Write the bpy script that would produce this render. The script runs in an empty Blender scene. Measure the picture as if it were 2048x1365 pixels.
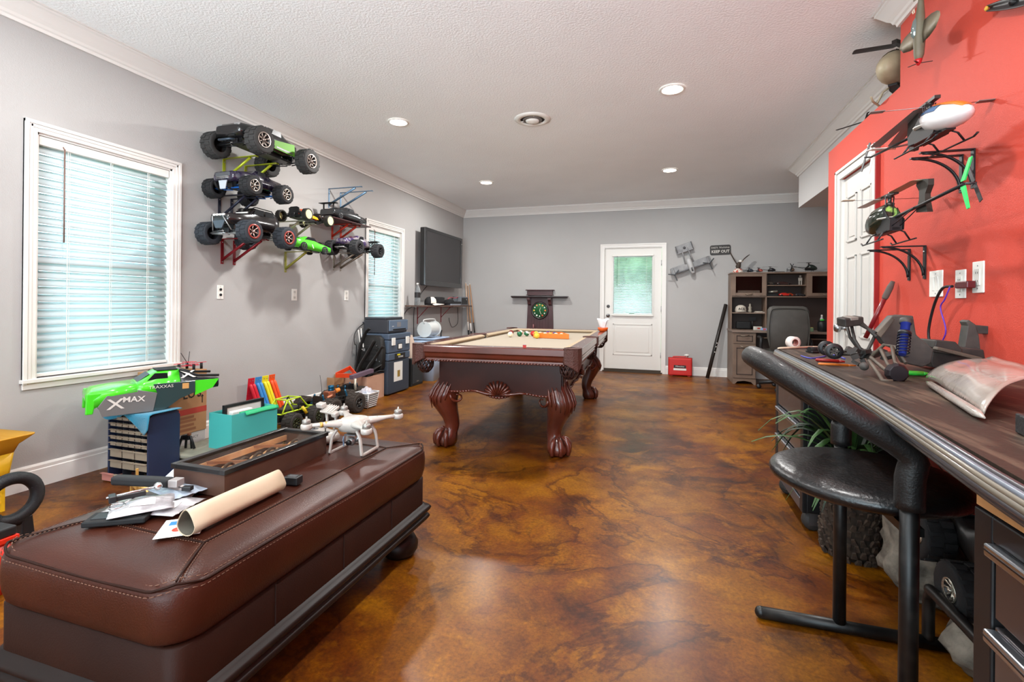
import bpy, math, random
from mathutils import Vector, Matrix, Euler
random.seed(7)
SC = bpy.context.scene
COL = SC.collection
PI = math.pi
# ---------------------------------------------------------------- camera
cam_d = bpy.data.cameras.new('camera'); cam = bpy.data.objects.new('camera', cam_d); COL.objects.link(cam)
cam_d.sensor_fit = 'HORIZONTAL'; cam_d.sensor_width = 36.0
cam_d.lens = 969.1*36.0/2048
cam_d.shift_y = -(682.5-608.9)/2048
cam_d.clip_start = 0.02; cam_d.clip_end = 200
cam.matrix_world = Matrix.Translation((0, 0, 1.1037)) @ Euler((PI/2, 0, .3028)).to_matrix().to_4x4() @ Matrix.Rotation(.010, 4, 'Z')
SC.camera = cam
# ---------------------------------------------------------------- world, exposure
w = bpy.data.worlds.new('world'); SC.world = w; w.use_nodes = True
bg = w.node_tree.nodes['Background']; bg.inputs[0].default_value = (.72, .90, 1, 1); bg.inputs[1].default_value = 6.5
SC.view_settings.view_transform = 'Standard'; SC.view_settings.look = 'None'
SC.view_settings.gamma = 1; SC.view_settings.use_curve_mapping = False
SC.view_settings.exposure = 0.0
SC.cycles.use_denoising = True
SC.cycles.max_bounces = 8; SC.cycles.diffuse_bounces = 4; SC.cycles.transparent_max_bounces = 12
SC.cycles.sample_clamp_indirect = 6
def area(name, loc, rot, sx, sy, watt, col, shape='RECTANGLE', spread=PI):
    l = bpy.data.lights.new(name, 'AREA'); l.shape = shape; l.size = sx
    if shape in ('RECTANGLE', 'ELLIPSE'): l.size_y = sy
    l.energy = watt; l.color = col; l.spread = spread
    o = bpy.data.objects.new(name, l); o.location = loc; o.rotation_euler = rot; COL.objects.link(o); return o
# unseen fill light added behind the camera, tilted up to brighten the ceiling
area('front_fill_light', (-1.0, -2.35, 1.35), (PI/2+.72, 0, 0), 3.6, 1.6, 190, (.84, .94, 1), spread=1.9)
LAMPS = [(-2.38, 4.0), (.05, 3.98), (.06, 6.35), (-2.37, 6.33), (-2.38, 1.63), (.05, 1.63), (-2.38, -.75), (.05, -.75)]
for x, y in LAMPS:
    area('ceiling_lamp_light', (x, y, 2.78), (0, 0, 0), .15, .15, 44 if y > 3 else (32 if y > 0 else 14), (1, .985, .96), 'DISK')
# ---------------------------------------------------------------- materials
def lin(c):
    if isinstance(c, str): c = tuple(int(c[i:i+2], 16) for i in (0, 2, 4))
    r = []
    for v in c[:3]:
        v = v/255.0; r.append(v/12.92 if v <= .04045 else ((v+.055)/1.055)**2.4)
    return (*r, 1)
MATS = {}
def mat(name, col, rough=.5, metal=0, coat=0, trans=0, noise=None, bump=None, spec=.5, emit=None, alpha=1, ior=1.45, sheen=0, coatr=.1):
    """noise=(scale, colour2, detail, lo, hi) ; bump=(scale, strength)"""
    if name in MATS: return MATS[name]
    m = bpy.data.materials.new(name); m.use_nodes = True; MATS[name] = m
    nt = m.node_tree; b = nt.nodes['Principled BSDF']
    I = b.inputs
    I['Base Color'].default_value = lin(col); I['Roughness'].default_value = rough; I['Metallic'].default_value = metal
    I['Coat Weight'].default_value = coat; I['Coat Roughness'].default_value = coatr; I['Transmission Weight'].default_value = trans
    I['Specular IOR Level'].default_value = spec; I['Alpha'].default_value = alpha; I['IOR'].default_value = ior
    I['Sheen Weight'].default_value = sheen
    tc = None
    if noise or bump:
        tc = nt.nodes.new('ShaderNodeTexCoord')
    if noise:
        n = nt.nodes.new('ShaderNodeTexNoise'); n.inputs['Scale'].default_value = noise[0]
        n.inputs['Detail'].default_value = noise[2] if len(noise) > 2 else 4
        r = nt.nodes.new('ShaderNodeValToRGB')
        lo, hi = (noise[3], noise[4]) if len(noise) > 4 else (.35, .65)
        r.color_ramp.elements[0].position = lo; r.color_ramp.elements[1].position = hi
        r.color_ramp.elements[0].color = lin(col); r.color_ramp.elements[1].color = lin(noise[1])
        nt.links.new(tc.outputs['Object'], n.inputs['Vector'])
        nt.links.new(n.outputs['Fac'], r.inputs['Fac']); nt.links.new(r.outputs['Color'], I['Base Color'])
    if bump:
        n2 = nt.nodes.new('ShaderNodeTexNoise'); n2.inputs['Scale'].default_value = bump[0]; n2.inputs['Detail'].default_value = 3
        bp = nt.nodes.new('ShaderNodeBump'); bp.inputs['Strength'].default_value = bump[1]; bp.inputs['Distance'].default_value = .01
        nt.links.new(tc.outputs['Object'], n2.inputs['Vector']); nt.links.new(n2.outputs['Fac'], bp.inputs['Height'])
        nt.links.new(bp.outputs['Normal'], I['Normal'])
    if emit:
        I['Emission Color'].default_value = lin(emit[0]); I['Emission Strength'].default_value = emit[1]
    return m
def glassmat(name, col=(255, 255, 255), rough=0.0, mix=.12):
    """thin pane: mostly see-through with a glossy film"""
    if name in MATS: return MATS[name]
    m = bpy.data.materials.new(name); m.use_nodes = True; MATS[name] = m
    nt = m.node_tree; nt.nodes.clear()
    o = nt.nodes.new('ShaderNodeOutputMaterial'); mx = nt.nodes.new('ShaderNodeMixShader')
    t = nt.nodes.new('ShaderNodeBsdfTransparent'); g = nt.nodes.new('ShaderNodeBsdfGlossy')
    t.inputs[0].default_value = lin(col); g.inputs['Roughness'].default_value = rough
    mx.inputs[0].default_value = mix
    nt.links.new(t.outputs[0], mx.inputs[1]); nt.links.new(g.outputs[0], mx.inputs[2]); nt.links.new(mx.outputs[0], o.inputs[0])
    return m
def transl(name, col, tcol, mix=.5):
    if name in MATS: return MATS[name]
    m = bpy.data.materials.new(name); m.use_nodes = True; MATS[name] = m
    nt = m.node_tree; nt.nodes.clear()
    o = nt.nodes.new('ShaderNodeOutputMaterial'); mx = nt.nodes.new('ShaderNodeMixShader')
    d = nt.nodes.new('ShaderNodeBsdfDiffuse'); t = nt.nodes.new('ShaderNodeBsdfTranslucent')
    d.inputs[0].default_value = lin(col); t.inputs[0].default_value = lin(tcol); mx.inputs[0].default_value = mix
    nt.links.new(d.outputs[0], mx.inputs[1]); nt.links.new(t.outputs[0], mx.inputs[2]); nt.links.new(mx.outputs[0], o.inputs[0])
    return m
# ---------------------------------------------------------------- mesh builder
class MB:
    def __init__(s): s.v = []; s.f = []; s.s = []; s.T = Matrix.Identity(4)
    def add(s, vs, fs, smooth=False):
        n = len(s.v); T = s.T
        s.v += [tuple(T @ Vector(p)) for p in vs]
        s.f += [tuple(i+n for i in f) for f in fs]
        s.s += [smooth]*len(fs) if isinstance(smooth, bool) else smooth
        return s
    def box(s, c, d, rot=None, taper=1.0):
        x, y, z = d[0]/2, d[1]/2, d[2]/2
        P = [(-x, -y, -z), (x, -y, -z), (x, y, -z), (-x, y, -z), (-x*taper, -y*taper, z), (x*taper, -y*taper, z), (x*taper, y*taper, z), (-x*taper, y*taper, z)]
        if rot is not None:
            R = Euler(rot).to_matrix(); P = [R @ Vector(p) for p in P]
        P = [(p[0]+c[0], p[1]+c[1], p[2]+c[2]) for p in P]
        return s.add(P, [(0, 3, 2, 1), (4, 5, 6, 7), (0, 1, 5, 4), (1, 2, 6, 5), (2, 3, 7, 6), (3, 0, 4, 7)])
    def bb(s, x0, x1, y0, y1, z0, z1): return s.box(((x0+x1)/2, (y0+y1)/2, (z0+z1)/2), (abs(x1-x0), abs(y1-y0), abs(z1-z0)))
    def ring(s, rings, closed=False, caps=(True, True), smooth=True, wrap=True):
        n = len(rings[0]); V = [p for r in rings for p in r]; F = []; S = []
        m = len(rings)
        for i in range(m if closed else m-1):
            a, b = i*n, ((i+1) % m)*n
            for j in range(n if wrap else n-1):
                k = (j+1) % n
                F.append((a+j, a+k, b+k, b+j)); S.append(smooth)
        if not closed:
            if caps[0]: F.append(tuple(range(n))[::-1]); S.append(False)
            if caps[1]: F.append(tuple((m-1)*n+j for j in range(n))); S.append(False)
        return s.add(V, F, S)
    def tube(s, path, r, n=8, closed=False, caps=True, flat=None):
        P = [Vector(p) for p in path]; m = len(P); rings = []
        up = None
        for i in range(m):
            if closed: t = P[(i+1) % m]-P[i-1]
            else: t = P[min(i+1, m-1)]-P[max(i-1, 0)]
            if t.length < 1e-9: t = Vector((0, 0, 1))
            t.normalize()
            if up is None:
                up = Vector((0, 0, 1)) if abs(t.z) < .9 else Vector((1, 0, 0))
            a = t.cross(up)
            if a.length < 1e-6: a = t.cross(Vector((0, 1, 0)))
            a.normalize(); b = a.cross(t).normalized(); up = b
            rr = r[i] if isinstance(r, (list, tuple)) else r
            fl = flat or 1
            rings.append([tuple(P[i] + (a*math.cos(2*PI*j/n) + b*math.sin(2*PI*j/n)*fl)*rr) for j in range(n)])
        return s.ring(rings, closed, (caps, caps))
    def cyl(s, p0, p1, r, r1=None, n=12, caps=True): return s.tube([p0, p1], [r, r if r1 is None else r1], n, caps=caps)
    def lathe(s, prof, n=16, c=(0, 0, 0), axis='Z', caps=True, smooth=True):
        rings = []
        for r, z in prof:
            R = []
            for j in range(n):
                a = 2*PI*j/n; u, v = r*math.cos(a), r*math.sin(a)
                p = {'Z': (u, v, z), 'X': (z, u, v), 'Y': (v, z, u)}[axis]
                R.append((p[0]+c[0], p[1]+c[1], p[2]+c[2]))
            rings.append(R)
        return s.ring(rings, caps=(caps, caps), smooth=smooth)
    def sph(s, c, r, n=12, m=8):
        if not isinstance(r, (tuple, list)): r = (r, r, r)
        rings = []
        for i in range(1, m):
            a = PI*i/m-PI/2
            rings.append([(c[0]+r[0]*math.cos(a)*math.cos(2*PI*j/n), c[1]+r[1]*math.cos(a)*math.sin(2*PI*j/n), c[2]+r[2]*math.sin(a)) for j in range(n)])
        V = [p for q in rings for p in q]; F = []
        for i in range(m-2):
            for j in range(n): F.append((i*n+j, i*n+(j+1) % n, (i+1)*n+(j+1) % n, (i+1)*n+j))
        b, t = len(V), len(V)+1
        V += [(c[0], c[1], c[2]-r[2]), (c[0], c[1], c[2]+r[2])]
        for j in range(n):
            F.append((b, (j+1) % n, j)); F.append((t, (m-2)*n+j, (m-2)*n+(j+1) % n))
        return s.add(V, F, True)
    def prism(s, poly, h, axis='Z', o=0.0, smooth=False):
        """extrude a 2D outline by h along axis starting at o. axis X: (y,z), Y: (x,z), Z: (x,y)"""
        def P(p, k): return {'Z': (p[0], p[1], k), 'X': (k, p[0], p[1]), 'Y': (p[0], k, p[1])}[axis]
        n = len(poly); V = [P(p, o) for p in poly]+[P(p, o+h) for p in poly]
        F = [tuple(range(n))[::-1], tuple(range(n, 2*n))]+[(j, (j+1) % n, n+(j+1) % n, n+j) for j in range(n)]
        return s.add(V, F, [False, False]+[smooth]*n)
    def sheet(s, fn, nu, nv, th=0.0, smooth=True):
        """surface fn(u,v)->xyz over the unit square, given thickness th"""
        G = [[Vector(fn(i/nu, j/nv)) for j in range(nv+1)] for i in range(nu+1)]
        V = [tuple(p) for r in G for p in r]; w_ = nv+1
        F = [(i*w_+j, (i+1)*w_+j, (i+1)*w_+j+1, i*w_+j+1) for i in range(nu) for j in range(nv)]
        if th:
            N = []
            for i in range(nu+1):
                for j in range(nv+1):
                    a = G[min(i+1, nu)][j]-G[max(i-1, 0)][j]; b = G[i][min(j+1, nv)]-G[i][max(j-1, 0)]
                    nn = a.cross(b); nn = nn.normalized() if nn.length > 1e-9 else Vector((0, 0, 1)); N.append(nn)
            k = len(V); V += [tuple(Vector(V[q])-N[q]*th) for q in range(k)]
            F += [tuple(k+q for q in f)[::-1] for f in F]
            E = [i*w_ for i in range(nu)]; 
            for i in range(nu):
                F.append((i*w_, k+i*w_, k+(i+1)*w_, (i+1)*w_)); F.append(((i+1)*w_+nv, k+(i+1)*w_+nv, k+i*w_+nv, i*w_+nv))
            for j in range(nv):
                F.append((j+1, k+j+1, k+j, j)); F.append((nu*w_+j, k+nu*w_+j, k+nu*w_+j+1, nu*w_+j+1))
        return s.add(V, F, smooth)
    def at(s, loc=(0, 0, 0), rot=(0, 0, 0), sc=1):
        s.T = Matrix.Translation(loc) @ Euler(rot).to_matrix().to_4x4() @ Matrix.Scale(sc, 4) if not isinstance(sc, tuple) else Matrix.Translation(loc) @ Euler(rot).to_matrix().to_4x4() @ Matrix.Diagonal((*sc, 1))
        return s
def obj(name, mb, m, parent=None, bev=0, seg=2, label=None, sub=0):
    me = bpy.data.meshes.new(name); me.from_pydata(mb.v, [], mb.f)
    me.polygons.foreach_set('use_smooth', mb.s); me.validate()
    ms = m if isinstance(m, (list, tuple)) else [m]
    for k in ms: me.materials.append(k)
    o = bpy.data.objects.new(name, me); COL.objects.link(o)
    if parent: o.parent = parent
    if label: o['label'] = label
    if bev:
        b = o.modifiers.new('bevel', 'BEVEL'); b.width = bev; b.segments = seg; b.limit_method = 'ANGLE'; b.angle_limit = .6
        try: b.harden_normals = False
        except Exception: pass
    if sub:
        b = o.modifiers.new('sub', 'SUBSURF'); b.levels = sub; b.render_levels = sub
    return o
def thing(name, label, cat, loc=(0, 0, 0), rot=(0, 0, 0), group=None):
    o = bpy.data.objects.new(name, None); COL.objects.link(o); o.empty_display_size = .05
    o.location = loc; o.rotation_euler = rot if not isinstance(rot, (int, float)) else (0, 0, rot)
    o['label'] = label; o['category'] = cat
    if group: o['group'] = group
    return o
def tag(o, label, cat, group=None, loc=None, rot=None):
    o['label'] = label; o['category'] = cat
    if group: o['group'] = group
    if loc: o.location = loc
    if rot is not None: o.rotation_euler = rot if not isinstance(rot, (int, float)) else (0, 0, rot)
    return o
def struct(o): o['kind'] = 'structure'; return o
def sempty(name):
    o = bpy.data.objects.new(name, None); COL.objects.link(o); o['kind'] = 'structure'; return o
def dup(root, loc=None, rot=None, label=None, group=None, mats=None):
    r = root.copy(); COL.objects.link(r)
    if loc: r.location = loc
    if rot is not None: r.rotation_euler = rot if not isinstance(rot, (int, float)) else (0, 0, rot)
    if label: r['label'] = label
    if group: r['group'] = group
    for ch in list(root.children):
        c = ch.copy(); COL.objects.link(c); c.parent = r
        for g in list(ch.children):
            d = g.copy(); COL.objects.link(d); d.parent = c
    return r
def text(name, body, size, m, parent=None, loc=(0, 0, 0), rot=(0, 0, 0), ext=.0006, sx=1, bold=0.0, align='CENTER', shear=0):
    cu = bpy.data.curves.new(name, 'FONT'); cu.body = body; cu.size = size; cu.extrude = ext; cu.align_x = align; cu.align_y = 'CENTER'
    cu.offset = bold; cu.resolution_u = 2; cu.shear = shear
    cu.materials.append(m)
    o = bpy.data.objects.new(name, cu); COL.objects.link(o); o.location = loc; o.rotation_euler = rot; o.scale = (sx, 1, 1)
    me = bpy.data.meshes.new_from_object(o); bpy.data.objects.remove(o); bpy.data.curves.remove(cu)
    o = bpy.data.objects.new(name, me); COL.objects.link(o); o.location = loc; o.rotation_euler = rot; o.scale = (sx, 1, 1)
    if parent: o.parent = parent
    return o
def bez(pts, n=8):
    """Catmull-Rom through points"""
    P = [Vector(p) for p in pts]; out = []
    for i in range(len(P)-1):
        p0, p1, p2, p3 = P[max(i-1, 0)], P[i], P[i+1], P[min(i+2, len(P)-1)]
        for k in range(n):
            t = k/n
            out.append(.5*((2*p1)+(-p0+p2)*t+(2*p0-5*p1+4*p2-p3)*t*t+(-p0+3*p1-3*p2+p3)*t**3))
    out.append(P[-1]); return [tuple(p) for p in out]
def rrect(w_, h, r, n=4):
    pts = []
    for cx, cy, a0 in ((w_/2-r, h/2-r, 0), (-w_/2+r, h/2-r, 90), (-w_/2+r, -h/2+r, 180), (w_/2-r, -h/2+r, 270)):
        for k in range(n+1):
            a = math.radians(a0+90*k/n); pts.append((cx+r*math.cos(a), cy+r*math.sin(a)))
    return pts
BLK = mat('black_plastic', (26, 26, 28), .42)
MBLK = mat('matte_black', (16, 16, 17), .7)
RUB = mat('tyre_rubber', (30, 30, 32), .8, bump=(300, .2))
CHR = mat('chrome', (210, 210, 212), .15, 1)
STEEL = mat('steel', (160, 162, 165), .35, 1)
WHT = mat('white_plastic', (232, 229, 222), .4)
TRIM = mat('white_trim_paint', (226, 223, 218), .4)
# ================================================================ setting
XL, YB, XR, ZC = -3.513, 8.205, 1.2445, 2.80
XF, YF = 3.0, -2.5
def wallmat(name, c1, c2, bs=180, bst=.12, rough=.75):
    return mat(name, c1, rough, noise=(1.3, c2, 3, .3, .7), bump=(bs, bst))
GREY = wallmat('grey_wall_paint', (176, 174, 172), (171, 169, 167))
RED = wallmat('red_wall_paint', (202, 70, 52), (194, 64, 48), 220, .25, .6)
CEIL = mat('ceiling_paint', (246, 248, 248), .9, bump=(70, .4), noise=(2, (243, 245, 245), 2))
def floor_mat():
    m = bpy.data.materials.new('stained_concrete'); m.use_nodes = True; nt = m.node_tree; b = nt.nodes['Principled BSDF']
    N = nt.nodes.new; L = nt.links.new
    tc = N('ShaderNodeTexCoord')
    def noise(sc, det, rough=.6, dist=0, off=0):
        mp = N('ShaderNodeMapping'); mp.inputs['Location'].default_value = (off, off*1.7, 0); L(tc.outputs['Object'], mp.inputs[0])
        n = N('ShaderNodeTexNoise'); n.inputs['Scale'].default_value = sc; n.inputs['Detail'].default_value = det
        n.inputs['Roughness'].default_value = rough; n.inputs['Distortion'].default_value = dist; L(mp.outputs[0], n.inputs['Vector']); return n.outputs['Fac']
    def ramp(fac, st):
        r = N('ShaderNodeValToRGB'); e = r.color_ramp.elements
        e[0].position, e[0].color = st[0][0], lin(st[0][1]); e[1].position, e[1].color = st[1][0], lin(st[1][1])
        for p, c in st[2:]: q = e.new(p); q.color = lin(c)
        L(fac, r.inputs[0]); return r.outputs[0]
    def mix(f, a, c, mode='MIX'):
        x = N('ShaderNodeMix'); x.data_type = 'RGBA'; x.blend_type = mode
        if isinstance(f, float): x.inputs[0].default_value = f
        else: L(f, x.inputs[0])
        L(a, x.inputs[6]); L(c, x.inputs[7]); return x.outputs[2]
    c1 = ramp(noise(1.35, 14, .7, .25), [(.33, (46, 23, 14)), (.72, (182, 140, 92)), (.42, (84, 44, 26)), (.49, (122, 72, 38)), (.55, (142, 96, 48)), (.62, (162, 116, 68))])
    c2 = ramp(noise(.9, 12, .66, .3, 5.3), [(.36, (64, 30, 22)), (.66, (154, 112, 66)), (.46, (100, 56, 34)), (.53, (132, 88, 46))])
    c = mix(.42, c1, c2)
    am = ramp(noise(1.6, 12, .66, .35, 11.0), [(.54, (0, 0, 0)), (.64, (215, 215, 215))])
    amber = ramp(noise(7, 6, .6, 0, 2.0), [(.3, (150, 88, 24)), (.7, (188, 132, 46))])
    c = mix(am, c, amber)
    tide = ramp(noise(.9, 10, .62, .6, 41), [(.485, (255, 255, 255)), (.56, (255, 255, 255)), (.50, (150, 118, 100)), (.515, (225, 210, 200))])
    c = mix(.85, c, tide, 'MULTIPLY')
    dk = ramp(noise(2.6, 12, .72, .8, 21), [(.54, (255, 255, 255)), (.70, (104, 74, 66))])
    c = mix(1.0, c, dk, 'MULTIPLY')
    pm = ramp(noise(1.9, 14, .72, 1.2, 61), [(.57, (0, 0, 0)), (.70, (190, 190, 190))])
    pale = ramp(noise(14, 8, .7, 0, 9), [(.35, (150, 112, 84)), (.65, (214, 186, 158))])
    c = mix(pm, c, pale)
    fine = ramp(noise(70, 8, .75, 0, 3), [(.33, (176, 160, 150)), (.62, (255, 255, 255))])
    c = mix(.9, c, fine, 'MULTIPLY')
    spk = ramp(noise(26, 8, .8, 0, 31), [(.66, (0, 0, 0)), (.74, (120, 120, 120))])
    c = mix(spk, c, pale)
    hs = N('ShaderNodeHueSaturation'); hs.inputs['Saturation'].default_value = 1.75; hs.inputs['Value'].default_value = .92; L(c, hs.inputs['Color']); L(hs.outputs[0], b.inputs['Base Color'])
    rr = ramp(noise(2.4, 6, .6, 0, 7), [(.3, (166, 166, 166)), (.7, (190, 190, 190))]); L(rr, b.inputs['Roughness'])
    b.inputs['Specular IOR Level'].default_value = .24
    b.inputs['Coat Weight'].default_value = .16; b.inputs['Coat Roughness'].default_value = .24
    bp = N('ShaderNodeBump'); bp.inputs['Strength'].default_value = .12; bp.inputs['Distance'].default_value = .004
    L(noise(22, 6, .6), bp.inputs['Height']); L(bp.outputs[0], b.inputs['Normal'])
    return m
b = MB().bb(XL-.2, XF+.2, YF-.2, YB+.2, -.12, 0); struct(obj('floor', b, floor_mat()))
b = MB().bb(XL-.2, XF+.2, YF-.2, YB+.2, ZC, ZC+.12); struct(obj('ceiling', b, CEIL))
def wall_x(x0, x1, y0, y1, z0, z1, holes):
    """wall slab spanning y, holes = (ya,yb,za,zb)"""
    b = MB(); ys = sorted({y0, y1, *[h[0] for h in holes], *[h[1] for h in holes]})
    for a, c in zip(ys, ys[1:]):
        hs = [h for h in holes if h[0] <= a+1e-6 and h[1] >= c-1e-6]
        if not hs: b.bb(x0, x1, a, c, z0, z1)
        else:
            if hs[0][2] > z0: b.bb(x0, x1, a, c, z0, hs[0][2])
            b.bb(x0, x1, a, c, hs[0][3], z1)
    return b
def wall_y(y0, y1, x0, x1, z0, z1, holes):
    b = MB(); xs = sorted({x0, x1, *[h[0] for h in holes], *[h[1] for h in holes]})
    for a, c in zip(xs, xs[1:]):
        hs = [h for h in holes if h[0] <= a+1e-6 and h[1] >= c-1e-6]
        if not hs: b.bb(a, c, y0, y1, z0, z1)
        else:
            if hs[0][2] > z0: b.bb(a, c, y0, y1, z0, hs[0][2])
            b.bb(a, c, y0, y1, hs[0][3], z1)
    return b
W1 = (1.875, 2.695, .64, 2.085); W2 = (5.215, 6.01, .64, 2.085)
struct(obj('wall_left', wall_x(XL-.14, XL, YF, YB+.14, 0, ZC, [W1, W2]), GREY))
DX0, DX1, DZ = -.945, -.030, 2.06
struct(obj('wall_back', wall_y(YB, YB+.14, XL, XF, 0, ZC, [(DX0-.02, DX1+.02, 0, DZ)]), GREY))
struct(obj('wall_front', wall_y(YF-.14, YF, XL-.14, XF+.14, 0, ZC, [(-2.8, .8, .3, 2.35)]), GREY))  # opening added behind the camera to let extra light in
# red partition: full height near the camera, low closet box beyond, doorway cut in it
b = wall_x(XR, XR+.11, YF, 4.43, 0, 2.335, [(3.535, 4.135, 0, 2.05)])
b.bb(XR, XR+.11, YF, 3.21, 2.335, ZC)
b.bb(XR+.11, XF, 4.32, 4.43, 0, 2.30)
struct(obj('wall_right', b, RED))
b = MB().bb(XR+.11, XF, 3.1, 3.21, 2.335, ZC); struct(obj('wall_right_return', b, GREY))
b = MB().bb(XF, XF+.14, YF, YB, 0, ZC); struct(obj('wall_far_right', b, GREY))
b = MB().bb(1.542, XF, 3.21, 6.59, 2.30, ZC); b.bb(XR+.11, 1.542, 3.21, 4.43, 2.30, 2.335)
struct(obj('trim_1', b, mat('header_paint', (205, 204, 203), .7, bump=(160, .1))))
# crown moulding profile (distance from wall, height below ceiling)
CP = [(0, -.125), (.014, -.125), (.018, -.108), (.028, -.102), (.034, -.088), (.052, -.070), (.075, -.040), (.086, -.026), (.094, -.020), (.094, -.008), (.104, -.006), (.104, 0), (0, 0)]
def crown(name, path, side):
    """path: list of xy corners; side +1: moulding to the left of travel"""
    b = MB(); rings = []
    P = [Vector((*p, 0)) for p in path]
    for i, p in enumerate(P):
        d0 = (P[i]-P[i-1]).normalized() if i else None; d1 = (P[i+1]-P[i]).normalized() if i < len(P)-1 else None
        n0 = Vector((-d0.y, d0.x, 0))*side if d0 else None; n1 = Vector((-d1.y, d1.x, 0))*side if d1 else None
        if n0 is None: n = n1
        elif n1 is None: n = n0
        else: n = (n0+n1); n = n/(n.dot(n0))
        rings.append([tuple(p+n*o+Vector((0, 0, ZC+z))) for o, z in CP])
    b.ring(rings, smooth=False); return struct(obj(name, b, TRIM))
crown('trim_2', [(XL, YF), (XL, YB), (XF, YB)], -1)
crown('trim_3', [(XR, YF), (XR, 3.21), (XR+.12, 3.21)], 1)
crown('trim_4', [(1.542, 3.21), (1.542, 6.59), (XF, 6.59)], 1)
def base(name, x0, x1, y0, y1, horiz):
    b = MB(); h = .137
    if horiz == 'y':
        s = 1 if x1 > x0 else -1
        b.prism([(x0, 0), (x0+.016*s, 0), (x0+.016*s, h-.035), (x0+.012*s, h-.03), (x0+.012*s, h-.012), (x0+.005*s, h), (x0, h)], y1-y0, 'Y', y0)
    else:
        b.prism([(y0, 0), (y0-.016, 0), (y0-.016, h-.035), (y0-.012, h-.03), (y0-.012, h-.012), (y0-.005, h), (y0, h)], x1-x0, 'X', x0)
    return struct(obj(name, b, TRIM))
base('baseboard_left', XL, XL+1, YF, YB, 'y')
base('baseboard_back', XL, DX0-.06, YB, YB, 'x'); base('baseboard_back', DX1+.065, XF, YB, YB, 'x')
base('baseboard_right', XR, XR-1, YF, 3.46, 'y'); base('baseboard_right', XR, XR-1, 4.21, 4.43, 'y')
# ---- windows in the left wall
PANE = glassmat('window_glass', (235, 245, 245), 0, .06)
SLAT = transl('blind_slat', (240, 243, 244), (205, 222, 226), .5)
def window(name, W, blabel):
    y0, y1, z0, z1 = W; e = sempty(name)
    b = MB(); cw = .062
    for (a, c, d, f) in ((y0-cw, y0, z0-.03, z1+cw), (y1, y1+cw, z0-.03, z1+cw)):
        b.bb(XL, XL+.014, a, c, d, f); b.bb(XL, XL+.022, (a if a < y0 else c-.02), (a+.02 if a < y0 else c), d, f)
        m_ = (a+c)/2; b.bb(XL, XL+.018, m_-.008, m_+.008, d, f-.02)
    b.bb(XL, XL+.014, y0, y1, z1, z1+cw); b.bb(XL, XL+.0222, y0-cw, y1+cw, z1+cw-.02, z1+cw+.0005); b.bb(XL, XL+.018, y0-.035, y1+.035, z1+.022, z1+.04)
    obj('casing', b, TRIM, e, bev=.002)
    b = MB(); b.bb(XL-.13, XL+.03, y0-.07, y1+.07, z0-.022, z0-.0002); b.bb(XL, XL+.012, y0-.06, y1+.06, z0-.06, z0-.022); obj('sill', b, TRIM, e, bev=.003)
    b = MB()
    for a, c in ((y0, y0+.012), (y1-.012, y1)): b.bb(XL-.13, XL, a, c, z0, z1)
    b.bb(XL-.13, XL, y0, y1, z1-.012, z1); obj('jamb', b, TRIM, e)
    zm = (z0+z1)/2-.02
    for k, (a, c, dx) in enumerate(((z0, zm+.02, 0), (zm-.02, z1-.012, -.03))):
        b = MB(); X = XL-.085+dx
        for q in ((y0+.012, y0+.055), (y1-.055, y1-.012)): b.bb(X-.014, X+.014, q[0], q[1], a, c)
        b.bb(X-.014, X+.014, y0+.055, y1-.055, a, a+.045); b.bb(X-.014, X+.014, y0+.055, y1-.055, c-.04, c)
        sa = obj('sash', b, WHT, e); b = MB().bb(X-.002, X+.002, y0+.055, y1-.055, a+.045, c-.04); obj('pane', b, PANE, sa)
    # blind, mounted inside the frame
    bl = thing('window_blind', blabel, 'blind', (XL-.035, (y0+y1)/2, z1-.012)); hw = (y1-y0)/2-.018
    b = MB().bb(-.028, .03, -hw, hw, -.055, -.002); obj('headrail', b, TRIM, bl, bev=.004)
    n = 29; H = (z1-z0)-.012-.055-.03; sp = H/n
    def slat():
        b = MB()
        b.sheet(lambda u, v: ((v-.5)*.05, (u-.5)*2*hw, .004*math.sin(PI*v)), 1, 3, .0022); return b
    s0 = obj('slat', slat(), SLAT, bl)
    for i in range(n):
        s = s0 if i == 0 else s0.copy()
        if i: COL.objects.link(s); s.parent = bl
        s.location = (0, 0, -.055-sp*(i+.5)); s.rotation_euler = (0, math.radians(62), 0)
    b = MB().bb(-.024, .024, -hw, hw, -.055-H-.024, -.055-H-.004); obj('bottom_rail', b, TRIM, bl, bev=.003)
    for q in (-.62, 0, .62):
        b = MB(); b.bb(.021, .0225, q*hw-.002, q*hw+.002, -.055-H, -.05); b.bb(-.0225, -.021, q*hw-.002, q*hw+.002, -.055-H, -.05)
        b.bb(.0215, .0225, q*hw+.010, q*hw+.012, -.055-H, -.05); obj('ladder_cord', b, WHT, bl)
    b = MB(); b.cyl((.045, -hw*.70, -.05), (.045, -hw*.70, -.62), .0045, n=6); b.cyl((.03, -hw*.7, -.035), (.045, -hw*.7, -.055), .003, n=6)
    obj('tilt_wand', b, mat('wand_brown', (120, 92, 82), .5), bl)
    return e
window('window_1', W1, 'large white slatted blind in the nearer left window, beside the wall-mounted trucks')
window('window_2', W2, 'white slatted blind in the farther left window, behind the printer tower')
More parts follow.
